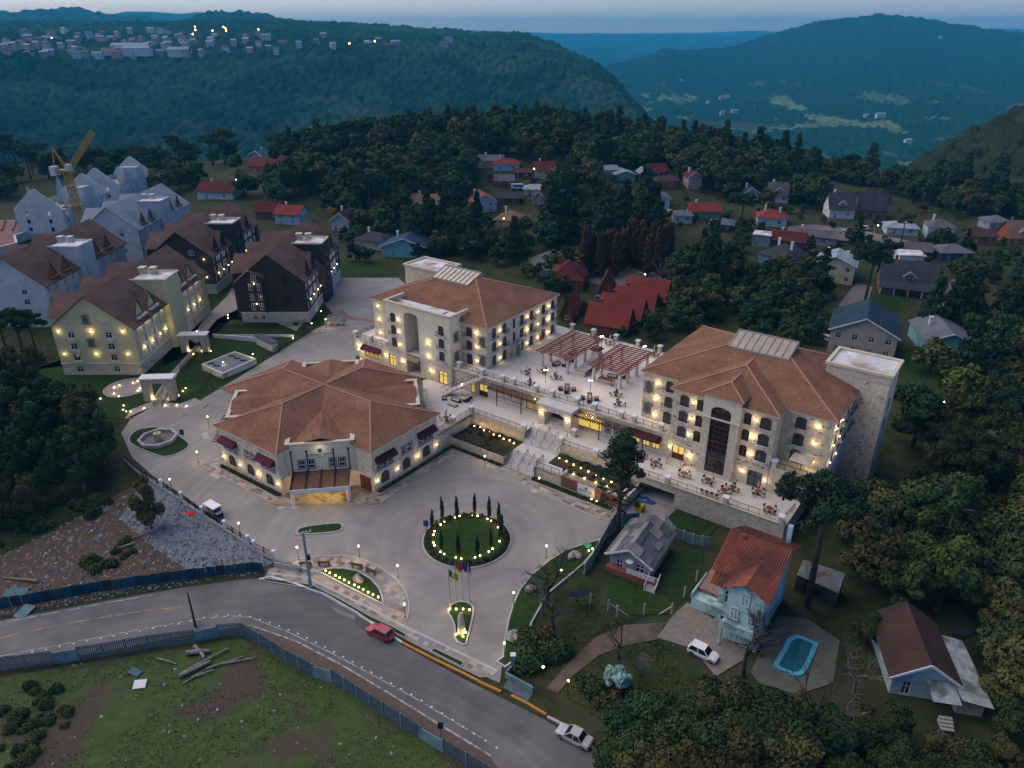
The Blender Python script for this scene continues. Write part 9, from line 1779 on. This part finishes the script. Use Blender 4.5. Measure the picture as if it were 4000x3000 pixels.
# ================================================================== rough ground: tufts, stones, logs
def tufts(name,polys,n,size,m,seed,label=None):
    rr=np.random.default_rng(seed);C=[]
    for poly,share in polys:
        xy=[GG(*p)[:2] for p in poly];x0,x1=min(p[0] for p in xy),max(p[0] for p in xy);y0,y1=min(p[1] for p in xy),max(p[1] for p in xy);k=0
        while k < int(n * share):
            x,y=rr.uniform(x0,x1),rr.uniform(y0,y1)
            if inside((x,y),xy):C.append((x,y));k += 1
    C=np.array(C);keep=fbm(C[:,0],C[:,1],4.0,seed) > -.35;C=C[keep];Pz=np.column_stack([C,np.full(len(C),0.0)]);S=size * rr.uniform(.5,1.4,len(C));Pz[:,2]=S * .25 - .1
    d=rr.normal(size=(len(C),3));d[:,2]=np.abs(d[:,2]) * .8 + .35;o=link(name,quads(name,Pz,d,S,m));tag(o,label,'grass' if label else None,kind='stuff')
lot=[(0,1462),(200,1430),(420,1400),(520,1392),(640,1440),(740,1500),(850,1560),(930,1610),(1000,1659),(960,1720),(0,1720)]
tufts('weed_cover',[(lot,.7),([(0,1060),(260,1090),(130,1160),(0,1200)],.12),([(1250,1250),(1330,1330),(1440,1350),(1500,1500),(1300,1560),(1180,1480)],.18)],36000,.11,foliage_mat('weed',(.034,.070,.012),(.070,.105,.022),.1),3,'low weeds and rough grass covering the empty lots')
ST_=[mat('stone_%d' % i,c,tuple(v * .7 for v in c),scale=4,rough=.9) for i,c in enumerate(((.20,.22,.24),(.26,.22,.17),(.30,.14,.05),(.30,.31,.31)))]
def stones(name,poly,n,size,label,seed,weights):
    rr=random.Random(seed);xy=[GG(*p)[:2] for p in poly];x0,x1=min(p[0] for p in xy),max(p[0] for p in xy);y0,y1=min(p[1] for p in xy),max(p[1] for p in xy);mb=MB();k=0
    while k < n:
        x,y=rr.uniform(x0,x1),rr.uniform(y0,y1)
        if not inside((x,y),xy):continue
        s=size * rr.choice((.4,.6,.7,1,1.7));a=rr.uniform(0,6.28);c,d=math.cos(a) * s,math.sin(a) * s;z=-.05;h=s * rr.uniform(.4,.9);mi=rr.choice(weights);v=[(x + c,y + d,z),(x - d * .6,y + c * .6,z),(x - c,y - d,z),(x + d * .7,y - c * .7,z)];t=(x + rr.uniform(-.3,.3) * s,y + rr.uniform(-.3,.3) * s,z + h);t2=(t[0] + c * .4,t[1] + d * .4,z + h * .9)
        mb.face([v[0],v[1],t,t2],mi);mb.face([v[1],v[2],t],mi);mb.face([v[2],v[3],t],mi);mb.face([v[3],v[0],t2,t],mi);k += 1
    o=link(name,mb.mesh(name,ST_));tag(o,label,'rubble',kind='stuff')
stones('rubble',[(590,1216),(345,1040),(300,1060),(265,1120),(330,1180),(420,1240),(570,1222)],2600,.22,'broken grey stone rubble inside the boundary wall',5,(0,0,0,0,0,3,1))
stones('rubble',[(300,1060),(215,1090),(130,1140),(0,1200),(0,1305),(300,1258),(540,1224),(420,1240),(320,1175)],1300,.24,'scattered stones on the bare earth of the left lot',6,(0,1,1,2,3,1));stones('rubble',lot,240,.16,'scattered pale stones in the fenced empty lot',7,(1,3,3,0))
stones('rubble',[(0,1335),(240,1290),(560,1240),(560,1230),(240,1275),(0,1320)],400,.13,'gravel strip between fence and street',8,(0,1,3))
M_log=mat('weathered_log',(.27,.24,.20),(.12,.10,.085),scale=2.5,rough=.95,detail=6)
for i,(p,q,r_,lb) in enumerate((((1550,880),(1820,750),.26,'thickest weathered log at the base of the pile'),((1560,850),(1975,635),.16,'long weathered log sticking out of the pile'),((1575,940),(1775,805),.08,'thin pole lying against the log pile'),((1660,885),(1845,820),.15,'short split log of the pile'),((1780,810),(2100,705),.12,'long pale log behind the pile'),((1840,780),(2200,715),.11,'crooked pale branch log at the pile end'),((1610,680),(1815,660),.30,'stubby cut log lying behind the pile'),((1685,615),(1770,720),.25,'stubby tan log leaning across another'),((1360,715),(1525,765),.11,'lone pale branch left of the log pile'))):
    a,b=G(*zb(*p)),G(*zb(*q));single('log',lb,'log',MB().tube([(*a,r_),((a[0] + b[0]) / 2 + .08,(a[1] + b[1]) / 2,r_ + .06),(*b,r_ * .9 + .1 * (i % 2))],[r_,r_ * .95,r_ * .75],8),M_log,group='felled logs')
for p,q,lb in (((1000,730),(1450,570),'long fallen trunk on the rubble lot'),((940,790),(1170,720),'bare fallen branch beside the long trunk'),((40,1015),(330,1050),'pale plank lying on the bare earth')):a,b=G(*za(*p)),G(*za(*q));single('log',lb,'log',MB().tube([(*a,.15),(*b,.3)],[.09,.2],7),M_log,group='felled logs')
def panel(p,w_,d_,rz,m,lb,z=.05):x,y=G(*p);single('sheet_panel',lb,'panel',MB().box(-w_ / 2,w_ / 2,-d_ / 2,d_ / 2,0,.12),m,(0,0,0));o=bpy.data.objects[-1] if False else col.objects[-1];o.location=(x,y,z);o.rotation_euler=(.12,.05,rz)
panel(zb(215,310),1.6,2.2,-.2,M_slab,'pale slab leaning on the street verge');panel(zb(1210,940),1.4,1.2,.2,M_white,'white panel lying in the empty lot');panel(zb(1170,835),1.6,.9,-.4,MATS['corrugated_2'],'green blue sheet crumpled in the empty lot');panel(za(140,1140),3.0,1.6,.15,M_corr[2],'bent corrugated sheet behind the teal fence');panel(za(1640,460),1.4,.8,.3,mat('signal_red',0),'red panel lying on the rubble');panel(z7(1540,735),1.0,1.2,.5,mat('net_green',(.05,.26,.12)),'green mat on the curving lawn')
# ================================================================== air
hm=bpy.data.materials.new('evening_haze');hm.use_nodes=True;hn=hm.node_tree.nodes;hn.clear()
pv=hn.new('ShaderNodeVolumePrincipled');ho=hn.new('ShaderNodeOutputMaterial');hm.node_tree.links.new(pv.outputs[0],ho.inputs['Volume'])
pv.inputs['Color'].default_value=(.05,.47,.80,1);pv.inputs['Density'].default_value=HAZE;pv.inputs['Anisotropy'].default_value=0.0
hb=MB().box(-12000,12000,-100,17500,-640,345)
single('haze',None,None,hb,hm,kind='stuff')
